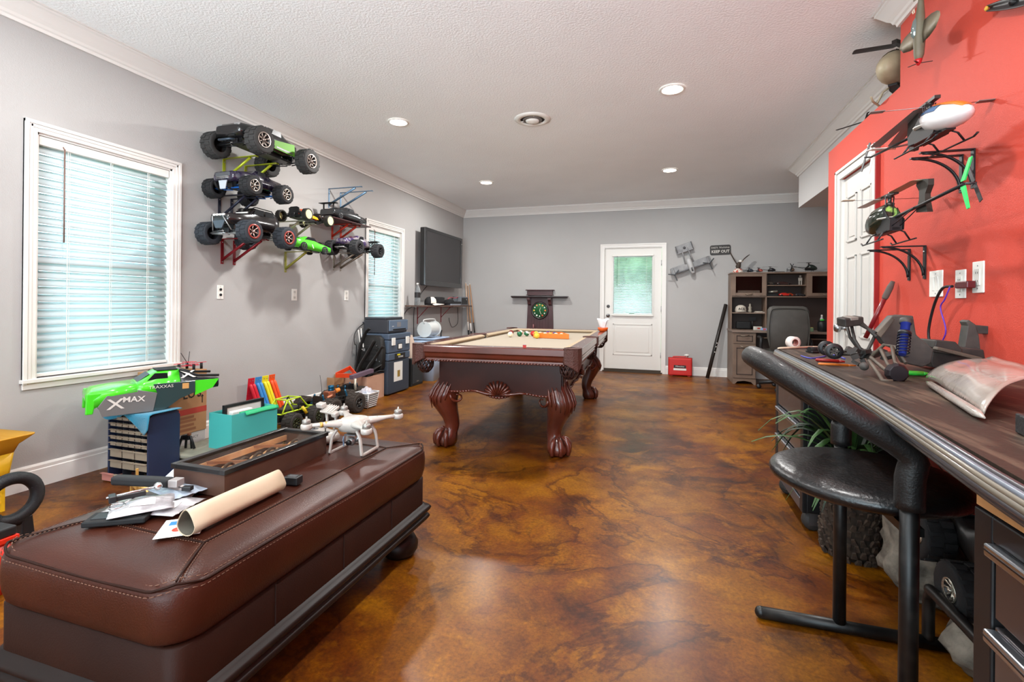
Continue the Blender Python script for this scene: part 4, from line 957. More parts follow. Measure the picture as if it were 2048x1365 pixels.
# ---- charger and cords on the red wall
cg = thing('wall_charger', 'dark red plug-in charger block on the rightmost outlet of the red wall', 'charger', (XR-.012, 2.50, 1.205))
obj('charger_body', MB().box((-.018, .02, 0), (.032, .085, .030)), mat('charger_red', (86, 22, 28), .35), cg, bev=.004); obj('charger_plug', MB().box((-.012, .075, -.002), (.022, .03, .02)), mat('charger_grey', (70, 74, 82), .4), cg, bev=.003)
c = [(-.03, .09, -.004), (-.035, .16, -.012), (-.03, .24, -.09), (-.03, .285, -.21), (-.03, .26, -.285), (-.03, .215, -.334)]
o = obj('power_cord', MB().tube([(XR-.012+x, 2.50+y, 1.205+z) for x, y, z in bez(c, 6)], .006, 8), BLK); tag(o, 'thick black power cord hanging from the charger to the counter', 'cord')
c = [(-.03, .092, -.006), (-.035, .12, -.06), (-.03, .165, -.10), (-.03, .12, -.20), (-.03, .17, -.27), (-.03, .22, -.335)]
o = obj('data_cord', MB().tube([(XR-.02+x, 2.50+y, 1.205+z) for x, y, z in bez(c, 6)], .003, 6), mat('cord_purple', (92, 48, 170), .4)); tag(o, 'thin purple cord looping down from the charger', 'cord')
# ================================================================ things on the counter
DG = mat('dusty_grey_plastic', (50, 48, 46), .6, noise=(14, (74, 70, 65), 5)); DGD = mat('dusty_black_plastic', (32, 30, 28), .6, noise=(20, (52, 47, 43), 4)); BRN = mat('dusty_tan_plastic', (92, 80, 68), .6, noise=(12, (66, 58, 50), 4))
rc = thing('truck_chassis', 'stripped radio-control truck chassis with a blue coil-over shock on the counter', 'truck chassis', (0, 0, 0))
Q = lambda x, y, Y: P(x, y, 'Y', Y)
def plate_px(name, pts, Y, th, m, par, bev=0):
    p = [Q(x, y, Y) for x, y in pts]; b = MB(); n = len(p)
    b.add([tuple(q) for q in p]+[(q[0], q[1]+th, q[2]) for q in p], [tuple(range(n)), tuple(range(n, 2*n))[::-1]]+[(j, n+j, n+(j+1) % n, (j+1) % n) for j in range(n)])
    return obj(name, b, m, par, bev=bev)
plate_px('front_tower', [(1754, 667), (1785, 632), (1802, 630), (1827, 632), (1833, 670), (1868, 700), (1862, 728), (1845, 735), (1812, 728), (1796, 700), (1770, 690)], 2.16, .05, DG, rc, .004)
plate_px('tower_rib', [(1752, 668), (1784, 634), (1790, 640), (1762, 676)], 2.12, .03, BRN, rc, .002)
plate_px('chassis_tub', [(1862, 726), (1866, 694), (1968, 700), (1972, 722), (1900, 738), (1866, 736)], 2.24, .16, DGD, rc, .004)
plate_px('battery_box', [(1868, 695), (1872, 681), (1912, 684), (1926, 700), (1925, 712), (1872, 706)], 2.22, .12, DGD, rc, .004)
plate_px('side_bar', [(1872, 700), (1876, 694), (1966, 716), (1966, 724)], 2.16, .03, BRN, rc, .003)
# blue shock: body, cap, coil
T0, T1 = Vector(Q(1812, 640, 2.05)), Vector(Q(1804, 716, 1.98)); dv = (T1-T0)
BLU = mat('anodised_blue', (44, 58, 150), .3, .5)
sh = obj('shock_body', MB().tube([tuple(T0+dv*t) for t in (.02, .12, .12, .34, .34, .92)], [.016, .016, .014, .014, .0125, .011], 16), BLU, rc)
obj('shock_cap', MB().tube([tuple(T0+dv*t) for t in (-.02, .0, .10, .115)], [.012, .0185, .0185, .015], 16), DG, sh); obj('spring_collar', MB().tube([tuple(T0+dv*t) for t in (.33, .36, .40)], [.019, .020, .019], 16), BLK, sh)
hl = []; zax = dv.normalized(); xa = zax.cross(Vector((0, 1, 0))).normalized(); ya = zax.cross(xa)
for k in range(90):
    t = k/89; a = t*2*PI*7; hl.append(tuple(T0+dv*(.40+.52*t)+(xa*math.cos(a)+ya*math.sin(a))*.0185))
obj('coil_spring', MB().tube(hl, .002, 6), mat('spring_dark', (40, 42, 60), .35, .6), sh)
def rods(name, segs, r, m, par=rc, n=8):
    for s in segs:
        obj(name, MB().tube([Q(*q) for q in s], r, n), m, par)
rods('suspension_arm', [[(1735, 720, 2.1), (1768, 690, 2.1), (1790, 694, 2.05), (1812, 727, 1.98)], [(1762, 700, 2.05), (1776, 730, 1.95), (1798, 752, 1.9)], [(1784, 694, 2.05), (1790, 725, 1.97), (1808, 745, 1.92)]], .006, BRN)
rods('suspension_arm', [[(1738, 722, 2.0), (1755, 745, 1.93), (1765, 762, 1.88), (1785, 763, 1.88)], [(1742, 716, 2.03), (1765, 735, 1.95), (1785, 752, 1.9)]], .0065, BRN)
rods('wheelie_arm', [[(1752, 667, 2.12), (1718, 648, 2.2)], [(1754, 675, 2.1), (1722, 645, 2.2)], [(1694, 652, 2.25), (1700, 675, 2.22), (1718, 700, 2.18)], [(1703, 652, 2.2), (1709, 680, 2.18), (1724, 704, 2.12)], [(1750, 672, 2.12), (1736, 700, 2.12), (1722, 718, 2.1)], [(1722, 706, 2.15), (1696, 703, 2.2), (1668, 704, 2.25)], [(1720, 712, 2.1), (1700, 709, 2.15), (1676, 709, 2.2)]], .006, DGD)
b = MB().box((0, 0, 0), (.075, .05, .034)); o = obj('bumper_block', b, DGD, rc, bev=.005); o.location = Q(1700, 643, 2.2); o.rotation_euler = (.1, -.12, .3)
b = MB().box((0, 0, 0), (.03, .052, .012)); o2 = obj('bumper_slot', b, mat('slot_light', (120, 114, 106), .5), o, bev=.002); o2.location = (0, -.001, .013)
cw9 = thing('toy_crawler', 'dark crawler truck with chrome-ringed wheel climbing the rocks under the counter', 'toy truck', (1.00, 1.97, .20), (-.0, -.42, PI/2))
CRW9 = cw9
def smallwheel(px_, r, par):
    c = Q(*px_); w_ = obj('wheelie_wheel', MB().lathe([(r*.55, -.010), (r*.95, -.010), (r, -.006), (r, .006), (r*.95, .010), (r*.55, .010), (r*.5, 0)], 18, c, 'Y', caps=False), BLK, par)
    for k in range(6):
        a = k*PI/3; obj('spoke', MB().box((c[0]+r*.35*math.cos(a), c[1], c[2]+r*.35*math.sin(a)), (r*.6, .012, r*.16), (0, -a, 0)), DG, w_)
smallwheel((1653, 697, 2.30), .031, rc); smallwheel((1668, 703, 2.18), .031, rc)
c = Q(1792, 746, 1.9); obj('wheel_hub', MB().lathe([(.0, -.02), (.026, -.02), (.032, -.012), (.032, .006), (.022, .016), (.012, .03)], 10, c, 'Y', smooth=False), mat('hub_dark', (36, 30, 34), .35, .4), rc, bev=.001)
c = Q(1728, 733, 1.99); obj('ball_joint', MB().sph(c, .015, 12, 8), DG, rc)
b = MB(); random.seed(8)
for k in range(16):
    c = Q(random.uniform(1694, 1775), random.uniform(700, 728), random.uniform(2.02, 2.2)); b.box(c, (random.uniform(.012, .04), random.uniform(.01, .03), random.uniform(.008, .022)), (random.uniform(-.5, .5), random.uniform(-.5, .5), random.uniform(0, 3)))
o = obj('gearbox_clutter', b, DGD, rc); o['kind'] = 'stuff'
bk = thing('plastic_bulkhead', 'grey two-horned plastic bulkhead standing at the back of the counter by the red wall', 'bulkhead', (0, 0, 0))
plate_px('left_horn', [(1927, 705), (1936, 652), (1932, 644), (1938, 640), (1952, 650), (1958, 670), (1962, 703)], 2.42, .05, DG, bk, .003); plate_px('bulkhead_bar', [(1948, 650), (2002, 655), (2000, 669), (1950, 668)], 2.425, .04, DG, bk, .003); plate_px('right_horn', [(1990, 716), (1994, 664), (2012, 645), (2020, 643), (2027, 652), (2054, 724)], 2.42, .05, DG, bk, .003)
plate_px('bulkhead_rib', [(2022, 656), (2027, 652), (2052, 712), (2046, 716)], 2.40, .02, DGD, bk, .002)
# plastic bag, folded
BAG = mat('silver_plastic_bag', (176, 168, 160), .2, noise=(7, (140, 128, 118), 6, .3, .7), bump=(9, .5), coat=.6)
bgp = [(1852, 752), (1900, 722), (1968, 712), (1996, 702), (2060, 730), (2075, 800), (2040, 800), (1970, 838), (1935, 822), (1880, 785)]
def bagf(u, v):
    # long fold from front left to back right
    a = Vector(P(1853, 762, 'Z', CZ+.002)); d_ = Vector(P(1968, 838, 'Z', CZ+.002)); c2 = Vector(P(2085, 745, 'Z', CZ+.085)); e = Vector(P(1985, 715, 'Z', CZ+.085))
    p = (a*(1-v)+d_*v)*(1-u)+(e*(1-v)+c2*v)*u
    h = .012+.044*math.sin(PI*min(1, u*1.15))**.6+.006*math.sin(u*9+v*5)*math.sin(v*7)
    return (p.x, p.y, max(p.z*0+CZ+.003, CZ+.003+.080*u+h*(1-.7*u)*(.55+.45*math.sin(PI*(.15+.7*v)))))
bt = MB().sheet(bagf, 22, 18, .003); bag = obj('plastic_bag', bt, BAG); tag(bag, 'crumpled silvery plastic bag folded on the counter', 'plastic bag')
rf = MB().sheet(lambda u, v: tuple(Vector(bagf(min(1, .35+.6*u), .1+.75*v))+Vector((0, 0, .002))), 10, 10); obj('red_print', rf, mat('bag_red_film', (176, 84, 72), .25, coat=.4, bump=(9, .5)), bag)
rollp = [(Vector(P(1853, 764, 'Z', CZ+.012))*(1-t)+Vector(P(1969, 836, 'Z', CZ+.012))*t) for t in (0, .1, .5, .9, 1)]
obj('folded_rim', MB().tube([tuple(p) for p in rollp], [.002, .009, .010, .010, .002], 10), BAG, bag)
bx = thing('picture_box', 'black shallow box with cream lid at the right end of the counter', 'box', (.665, 1.07, CZ+.001), -.18)
obj('box_body', MB().bb(-.035, .32, -.15, .11, 0, .038), mat('box_black', (30, 29, 30), .5, bump=(120, .3)), bx, bev=.003); obj('box_lid_panel', MB().bb(-.015, .31, -.13, .09, .038, .041), mat('box_cream', (206, 184, 156), .6), bx)
for nm, lb, cat, a, c, r, m in (('marker', 'red marker pen lying on the counter beside the chassis', 'marker', (1631, 720), (1690, 724), .0075, mat('marker_red', (140, 26, 22), .35)),
                                ('pencil', 'orange wooden brush handle on the counter in front of the red marker', 'brush', (1636, 728), (1712, 732), .0055, mat('pencil_orange', (196, 108, 36), .45)),
                                ('green_tube', 'bright green plastic tube on the counter behind the wheel hub', 'tube', (1806, 746), (1856, 748), .009, mat('tube_green', (40, 190, 60), .25, coat=.4)),
                                ('white_strap', 'long cream plastic strap at the far end of the counter', 'strap', (1556, 697), (1640, 694), .006, mat('strap_cream', (226, 206, 180), .5))):
    p0, p1 = P(*a, 'Z', CZ+r+.001), P(*c, 'Z', CZ+r+.001); d = Vector(p1)-Vector(p0)
    t = thing(nm, lb, cat, p0, math.atan2(d.y, d.x)); L_ = d.length
    obj('shaft', MB().tube([(0, 0, 0), (L_*.06, 0, 0), (L_*.8, 0, 0)], [r*.6, r, r], 10), m, t); obj('tip', MB().tube([(L_*.8, 0, 0), (L_*.86, 0, 0), (L_, 0, 0)], [r*.9, r*.8, r*.5], 10), m, t)
o = obj('blue_wire', MB().tube([P(x, y, 'Z', CZ+.004) for x, y in [(q[0], q[1]) for q in bez([(1602, 712, 0), (1622, 717, 0), (1645, 714, 0), (1664, 710, 0), (1690, 718, 0)], 5)]], .003, 6), mat('wire_blue', (60, 66, 170), .4)); tag(o, 'thin blue wire lying on the counter', 'wire')
tr = thing('tape_roll', 'roll of white tape at the far end of the counter', 'tape', P(1586, 690, 'Z', CZ+.02), .4)
obj('tape_ring', MB().lathe([(.020, -.02), (.034, -.02), (.034, .02), (.020, .02), (.020, -.02)], 24, (0, 0, .014), 'Y', caps=False), mat('tape_white', (226, 214, 206), .6), tr); obj('tape_core', MB().lathe([(.018, -.019), (.021, -.019), (.021, .019), (.018, .019), (.018, -.019)], 20, (0, 0, .014), 'Y', caps=False), mat('tape_core', (150, 80, 70), .6), tr)
tm = thing('motor_mount', 'small black geared motor lying on the counter near the tape roll', 'motor', P(1628, 706, 'Z', CZ+.001), .5)
obj('motor_can', MB().cyl((-.03, 0, .016), (.02, 0, .016), .015, n=12), MBLK, tm); obj('mounting_foot', MB().box((0, 0, .006), (.06, .05, .010)), BLK, tm, bev=.003); obj('pinion', MB().lathe([(.007, .02), (.007, .034), (0, .034)], 10, (0, 0, .016), 'X'), STEEL, tm)
rp = thing('paddle_pole', 'dark red pole with grey grip leaning against the red wall behind the counter', 'pole', (0, 0, 0))
pb, pt_ = Vector(P(1722, 694, 'Y', 2.95)), Vector(P(1786, 563, 'X', 1.222)); pb = Vector((1.16, 2.98, CZ+.002)); pb = Vector(P(1731, 676, 'X', 1.13)); pb = pt_+(pb-pt_)*1.3 if False else pb
dd = (pt_-pb)
obj('shaft', MB().tube([tuple(pb-dd*((pb.z-CZ-.003)/dd.z) if False else pb), tuple(pb+dd*.72)], .012, 12), mat('pole_red', (120, 22, 28), .35, coat=.3), rp)
obj('grip', MB().tube([tuple(pb+dd*t) for t in (.70, .73, .9, 1.0)], [.013, .016, .016, .010], 12), mat('grip_grey', (96, 84, 78), .7), rp)
print('POLE', tuple(pb), tuple(pt_))
# ================================================================ radio-control cars on the left wall
def wheel(par, c, r, w_, rimr, rim, knob=True, out=1, rubber=None, spokes=6, disc=False):
    """tyre centred at c, axle along y; out = side of the rim face"""
    b = MB(); n = 20
    b.lathe([(rimr, -w_/2*.8), (r*.86, -w_/2), (r*.95, -w_*.42), (r*.96, 0), (r*.95, w_*.42), (r*.86, w_/2), (rimr, w_/2*.8)], n, c, 'Y', caps=False)
    if knob:
        k = 16
        for i in range(k):
            for s, o in ((-1, 0), (1, .5)):
                a = 2*PI*(i+o)/k; rr = r*.965
                b.box((c[0]+rr*math.cos(a), c[1]+s*w_*.22, c[2]+rr*math.sin(a)), (r*.07, w_*.40, r*.24), (0, -a, 0), taper=.8)
    t = obj('wheel', b, rubber or RUB, par)
    y = c[1]+out*w_*.28
    rb = MB().lathe([(rimr*1.0, out*w_*.42), (rimr*1.04, out*w_*.44), (rimr*.92, out*w_*.40), (rimr*.86, out*w_*.10), (rimr*.3, out*w_*.02), (0, out*w_*.02)], 18, c, 'Y', caps=False)
    if disc: rb = MB().lathe([(rimr*1.02, out*w_*.42), (rimr*.9, out*w_*.44), (rimr*.25, out*w_*.34), (0, out*w_*.36)], 20, c, 'Y', caps=False)
    rm = obj('rim', rb, rim if disc else mat('rim_well', (24, 24, 26), .4), t)
    if not disc:
        for i in range(spokes):
            a = 2*PI*i/spokes+.3
            rb = MB().tube([(c[0]+rimr*.14*math.cos(a), c[1]+out*w_*.30, c[2]+rimr*.14*math.sin(a)), (c[0]+rimr*.93*math.cos(a), c[1]+out*w_*.40, c[2]+rimr*.93*math.sin(a))], [rimr*.10, rimr*.13], 5)
            if i == 0: sp = MB()
            sp.v += [] ; k0 = len(sp.v); sp.v += rb.v; sp.f += [tuple(q+k0 for q in f) for f in rb.f]; sp.s += rb.s
        sp.lathe([(rimr*.93, out*w_*.43), (rimr*1.06, out*w_*.47), (rimr*1.08, out*w_*.40), (rimr*.95, out*w_*.38), (rimr*.93, out*w_*.43)], 20, c, 'Y', caps=False)
        sp.lathe([(rimr*.22, out*w_*.28), (rimr*.22, out*w_*.42), (rimr*.12, out*w_*.48), (0, out*w_*.48)], 8, c, 'Y', caps=False)
        rm2 = obj('rim_spokes', sp, rim, t)
    return t
def shell(stations, m, par, name='body_shell'):
    rings = []
    for x, w_, zb, zs, wt, zt in stations:
        rings.append([(x, -w_, zb), (x, -w_*1.04, zb*.5+zs*.5), (x, -w_, zs), (x, -wt*.6-w_*.4, zs+(zt-zs)*.45), (x, -wt, zt-.15*(zt-zs)), (x, -wt*.86, zt), (x, wt*.86, zt), (x, wt, zt-.15*(zt-zs)), (x, wt*.6+w_*.4, zs+(zt-zs)*.45), (x, w_, zs), (x, w_*1.04, zb*.5+zs*.5), (x, w_, zb)])
    return obj(name, MB().ring(rings), m, par)
def side_win(par, pts, y, m, name='side_window'):
    for s in (-1, 1):
        obj(name, MB().prism([(x, z) for x, z in pts], .003, 'Y', s*y-.0015), m, par)
def susp(par, wb, tr, r, zc, armc, shockc, shock_h=.07, coilc=None):
    for sx in (-1, 1):
        for sy in (-1, 1):
            x = sx*wb/2
            a = MB(); a.tube([(x-.03, sy*.025, zc-.012), (x, sy*(tr/2-.03), zc-.008)], .005, 6); a.tube([(x+.03, sy*.025, zc-.012), (x, sy*(tr/2-.03), zc-.008)], .005, 6); a.tube([(x, sy*.03, zc+.018), (x, sy*(tr/2-.03), zc+.012)], .0035, 6)
            a.tube([(x, sy*.02, zc), (x, sy*(tr/2-.01), zc)], .006, 6); arm = obj('suspension_arm', a, armc, par)
            p0 = Vector((x*.92, sy*.045, zc+shock_h)); p1 = Vector((x*.96, sy*(tr/2-.055), zc-.004)); d = p1-p0
            sk = obj('shock', MB().tube([tuple(p0+d*t) for t in (0, .1, .12, .5, .52, 1)], [.006, .010, .009, .009, .004, .004], 8), shockc, par)
            c = MB(); 
            for k in range(6):
                t = .42+k*.095; q = p0+d*t; c.tube([tuple(q+Vector((0, .0, 0))-d.normalized()*.0015), tuple(q+d.normalized()*.0015)], .0115, 8)
            o = obj('spring', c, coilc or MBLK, sk); o['kind'] = 'stuff'
def chassis(par, wb, wd, zc, m=BLK):
    b = MB().box((0, 0, zc-.012), (wb*1.02, wd, .018)); b.box((0, 0, zc+.006), (wb*.55, wd*.8, .03)); obj('chassis_tub', b, m, par, bev=.004)
    for sx in (-1, 1): obj('shock_tower', MB().prism([(-.05, zc), (.05, zc), (.058, zc+.07), (.035, zc+.082), (-.035, zc+.082), (-.058, zc+.07)], .005, 'X', sx*(wb/2+.005)), m, par); obj('diff_case', MB().box((sx*wb/2, 0, zc), (.05, .05, .045)), m, par, bev=.006)
def wheels(par, wb, tr, r, w_, rimr, rim, zc=None, **k):
    for sx in (-1, 1):
        for sy in (-1, 1): wheel(par, (sx*wb/2, sy*(tr/2), r if zc is None else zc), r, w_, rimr, rim, out=sy, **k)
WIN = mat('tinted_window', (22, 24, 28), .35, spec=.3)
SILV = mat('silver_trim', (170, 170, 170), .3, .6)
# 1: big dark monster truck with lime green flank
c1 = thing('toy_truck', 'largest monster truck with black and lime green body on the top lime brackets', 'toy truck', (-3.165, 3.205, 2.222), (0, -.03, -PI/2), 'radio-control trucks on the left wall')
RIM1 = mat('rim_gunmetal_copper', (150, 138, 130), .3, .7)
chassis(c1, .52, .12, .115); susp(c1, .52, .43, .105, .105, BLK, mat('shock_grey', (60, 62, 66), .35, .5)); wheels(c1, .52, .43, .105, .11, .056, RIM1, rubber=mat('dusty_tyre', (52, 51, 50), .85, bump=(300, .2)), spokes=8)
TB1 = mat('truck_black_gloss', (24, 25, 26), .25, coat=.5); LIME = mat('lime_body', (96, 160, 36), .6); LIMEM = mat('lime_metal', (168, 178, 34), .35, .2)
bd = shell([(.36, .10, .16, .20, .07, .205), (.34, .125, .13, .205, .11, .225), (.22, .135, .15, .225, .12, .245), (.10, .115, .15, .23, .105, .255), (.04, .12, .14, .235, .085, .305), (-.08, .12, .13, .235, .085, .31), (-.13, .118, .13, .235, .10, .265), (-.24, .11, .15, .225, .09, .235), (-.25, .08, .17, .21, .05, .215)], TB1, c1)
for z in (.165, .185, .205): obj('grille_bar', MB().box((.352, 0, z), (.012, .19, .010)), mat('grille_grey', (88, 92, 92), .4), bd, bev=.002)
for s in (-1, 1):
    obj('headlight', MB().box((.347, s*.085, .213), (.014, .05, .018)), SILV, bd, bev=.003)
    obj('flank_panel', MB().prism([(-.21, .135), (.02, .135), (.03, .20), (-.20, .235)], .003, 'Y', s*.126-.0015), LIME, bd); obj('flank_stripe', MB().prism([(-.18, .145), (.0, .145), (.0, .158), (-.18, .16)], .002, 'Y', s*.1285-.001), mat('stripe_grey', (96, 98, 98), .4), bd)
side_win(bd, [(-.07, .242), (.04, .242), (.02, .29), (-.06, .295)], .108, WIN)
obj('rear_panel', MB().box((-.248, 0, .20), (.012, .16, .05)), mat('panel_green', (70, 180, 60), .3), bd, bev=.003)
b = MB().tube([(.34, -.06, .10), (.38, -.05, .09), (.38, .05, .09), (.34, .06, .10)], .009, 8); obj('front_bumper', b, mat('bumper_steelblue', (60, 72, 84), .4, .4), c1)
obj('rear_light_bar', MB().box((-.34, 0, .19), (.03, .11, .03)), mat('pink_chrome', (190, 150, 146), .2, .9), c1, bev=.006)
obj('rear_support', MB().tube([(-.26, 0, .12), (-.31, 0, .15), (-.34, 0, .185)], .012, 6), BLK, c1)
# 2: blue-black truck with chrome wheels
c2 = thing('toy_truck', 'purple-black monster truck with blue suspension and chrome wheels, middle of the left stack', 'toy truck', (-3.215, 3.115, 1.918), (0, 0, -PI/2), 'radio-control trucks on the left wall')
RCH = mat('rim_chrome', (200, 192, 182), .22, .9); BLS = mat('suspension_blue', (28, 92, 170), .35, .2)
chassis(c2, .33, .10, .09); susp(c2, .33, .36, .075, .075, BLS, BLS); wheels(c2, .33, .365, .078, .10, .043, RCH, zc=.078, spokes=7)
PUR = mat('purple_black_gloss', (38, 32, 52), .2, noise=(16, (84, 84, 92), 5, .5, .62), coat=.6)
bd = shell([(.25, .085, .125, .155, .075, .16), (.24, .10, .11, .16, .09, .18), (.14, .105, .12, .18, .095, .20), (.06, .10, .11, .185, .09, .205), (.0, .10, .11, .19, .07, .245), (-.09, .10, .11, .19, .07, .245), (-.13, .10, .11, .185, .09, .205), (-.24, .10, .12, .18, .09, .195), (-.25, .09, .13, .17, .08, .18)], PUR, c2)
side_win(bd, [(-.08, .195), (.01, .195), (-.0, .235), (-.07, .235)], .088, WIN)
for s in (-1, 1): obj('wheel_arch', MB().lathe([(.07, -.006), (.062, .006)], 16, (s*.165, -.102, .12), 'Y', caps=True), MBLK, bd)
obj('grille', MB().box((.248, 0, .155), (.014, .14, .03)), mat('grille_silver', (100, 104, 108), .35, .6), bd, bev=.003)
obj('skid_plate', MB().prism([(-.025, .045), (.025, .045), (.04, .11), (-.04, .11)], .006, 'X', .245), mat('skid_white', (176, 182, 188), .4), c2)
for z in (.125, .135): obj('bumper_bar', MB().tube([(.235, -.07, z), (.262, -.05, z), (.262, .05, z), (.235, .07, z)], .003, 6), SILV, c2)
# 3: red and black SUV
c3 = thing('toy_truck', 'red and black off-road truck with red-ringed rims on the lowest red brackets', 'toy truck', (-3.20, 3.09, 1.545), (0, 0, -PI/2), 'radio-control trucks on the left wall')
RRED = mat('rim_silver_red', (196, 168, 160), .25, .8)
chassis(c3, .36, .10, .11); susp(c3, .36, .39, .088, .09, SILV, mat('shock_silver', (120, 126, 134), .3, .7)); wheels(c3, .36, .40, .090, .105, .048, RRED, zc=.09, rubber=mat('slate_tyre', (46, 50, 56), .85, bump=(300, .2)), spokes=6)
for sx in (-1, 1):
    for sy in (-1, 1): obj('rim_ring', MB().lathe([(.045, sy*.048), (.056, sy*.052), (.056, sy*.044)], 20, (sx*.18, sy*.20, .09), 'Y', caps=False), mat('ring_red', (150, 54, 44), .35), c3)
RB = mat('suv_black_red', (30, 26, 27), .2, noise=(5, (130, 30, 30), 2, .56, .66), coat=.6)
bd = shell([(.27, .075, .17, .20, .07, .205), (.255, .09, .15, .215, .085, .225), (.12, .095, .155, .235, .085, .245), (.07, .10, .14, .24, .085, .255), (.02, .10, .13, .245, .075, .305), (-.17, .10, .13, .245, .075, .30), (-.22, .10, .14, .24, .08, .25), (-.23, .09, .15, .22, .08, .23)], RB, c3)
side_win(bd, [(-.06, .25), (.04, .25), (.02, .293), (-.06, .295)], .096, WIN); side_win(bd, [(-.17, .25), (-.08, .25), (-.08, .295), (-.16, .292)], .096, WIN, 'rear_side_window')
for s in (-1, 1): obj('roof_bar', MB().tube([(.03, s*.075, .30), (.0, s*.07, .315), (-.17, s*.07, .31), (-.22, s*.078, .26), (-.225, s*.08, .20)], .004, 6), MBLK, bd)
for y in (-.045, -.015, .015, .045): obj('light_pod', MB().box((.268, y, .212), (.012, .022, .016)), WHT, bd, bev=.003)
obj('light_bar', MB().box((.06, 0, .262), (.012, .12, .014)), WHT, bd, bev=.003)
obj('front_guard', MB().prism([(-.06, .17), (.06, .17), (.03, .11), (-.03, .11)], .01, 'X', .262), mat('guard_blue_grey', (70, 80, 90), .4), c3, bev=.003)
for s in (-1, 1): obj('guard_strut', MB().tube([(.28, s*.05, .20), (.24, s*.09, .10)], .004, 6), SILV, c3)
# 4: buggy
c4 = thing('toy_buggy', 'orange and yellow race buggy with pale yellow disc wheels', 'toy buggy', (-3.25, 3.80, 1.845), (0, 0.04, PI/2), 'radio-control trucks on the left wall')
YD = mat('disc_yellow', (226, 224, 158), .4)
chassis(c4, .30, .10, .05); susp(c4, .30, .26, .052, .055, MBLK, mat('shock_bronze', (92, 78, 66), .35, .5), .055); wheels(c4, .30, .29, .054, .052, .040, YD, disc=True, rubber=mat('buggy_tyre', (44, 40, 36), .8))
YO = mat('buggy_yellow', (232, 176, 40), .25, coat=.5); OR_ = mat('buggy_orange', (214, 84, 44), .25, coat=.5)
bd = shell([(.15, .018, .055, .07, .012, .075), (.10, .03, .05, .08, .022, .09), (.05, .04, .05, .09, .03, .10), (.0, .045, .05, .095, .03, .115), (-.05, .04, .05, .10, .02, .13), (-.12, .02, .06, .10, .01, .12)], OR_, c4)
for s in (-1, 1): obj('side_panel', MB().prism([(-.02, .06), (.13, .06), (.11, .082), (.0, .098)], .012, 'Y', s*.042-.006), YO, bd, bev=.003)
# 5: black race pickup on a plate
c5 = thing('toy_pickup', 'small black street pickup with rear wing on the orange-red brackets', 'toy pickup', (-3.33, 4.49, 1.981), (0, 0, PI/2), 'radio-control trucks on the left wall')
GLB = mat('gloss_black_body', (36, 38, 40), .2, coat=.6)
chassis(c5, .34, .10, .04); wheels(c5, .36, .17, .036, .03, .025, mat('rim_dark', (90, 90, 92), .3, .7), knob=False, spokes=5)
bd = shell([(.30, .07, .03, .06, .06, .065), (.285, .09, .022, .07, .08, .08), (.18, .095, .022, .08, .08, .09), (.11, .095, .022, .085, .08, .10), (.06, .095, .022, .09, .062, .145), (-.03, .095, .022, .09, .062, .15), (-.05, .095, .022, .09, .085, .10), (-.27, .09, .03, .085, .08, .095), (-.28, .08, .035, .08, .07, .085)], GLB, c5)
side_win(bd, [(-.02, .098), (.075, .098), (.05, .138), (-.02, .14)], .081, WIN)
obj('windscreen', MB().prism([(-.055, 0), (.055, 0), (.05, .055), (-.05, .055)], .002, 'X', 0), mat('screen_light', (190, 200, 204), .08, coat=.7), bd).matrix_local = Matrix.Translation((.115, 0, .098)) @ Euler((0, -.75, 0)).to_matrix().to_4x4()
wgg = obj('rear_wing', MB().box((-.26, 0, .155), (.06, .20, .006)), MBLK, bd, bev=.002)
for s in (-1, 1): obj('wing_post', MB().box((-.255, s*.06, .122), (.02, .005, .066)), MBLK, wgg)
for s in (-1, 1): obj('headlight', MB().sph((.288, s*.062, .058), (.008, .014, .010), 10, 6), SILV, bd)
# 6: green coupe
c6 = thing('toy_car', 'bright green muscle car model below the buggy', 'toy car', (-3.235, 3.80, 1.572), (0, .05, PI/2-.05), 'radio-control trucks on the left wall')
GRN = mat('coupe_green', (84, 204, 52), .22, coat=.6)
chassis(c6, .26, .08, .04); wheels(c6, .27, .18, .040, .034, .026, mat('rim_dark', (90, 90, 92), .3, .7), knob=False, spokes=6)
bd = shell([(.235, .075, .045, .065, .06, .07), (.225, .09, .03, .075, .075, .085), (.13, .095, .026, .085, .075, .098), (.07, .096, .026, .09, .07, .105), (.0, .096, .026, .095, .058, .142), (-.07, .096, .026, .095, .056, .142), (-.15, .095, .03, .095, .07, .112), (-.215, .09, .035, .09, .075, .10), (-.22, .085, .045, .085, .07, .092)], GRN, c6)
side_win(bd, [(-.11, .105), (.05, .103), (.01, .136), (-.07, .137)], .079, WIN)
obj('windscreen', MB().prism([(-.058, 0), (.058, 0), (.048, .062), (-.048, .062)], .002, 'X', 0), WIN, bd).matrix_local = Matrix.Translation((.068, 0, .105)) @ Euler((0, -1.0, 0)).to_matrix().to_4x4()
for s in (-1, 1): obj('side_stripe', MB().prism([(-.02, .035), (-.01, .035), (-.03, .07), (-.04, .07)], .002, 'Y', s*.100-.001), WHT, bd)
obj('hood_stripe', MB().box((.16, 0, .0975), (.10, .03, .002)), WHT, bd)
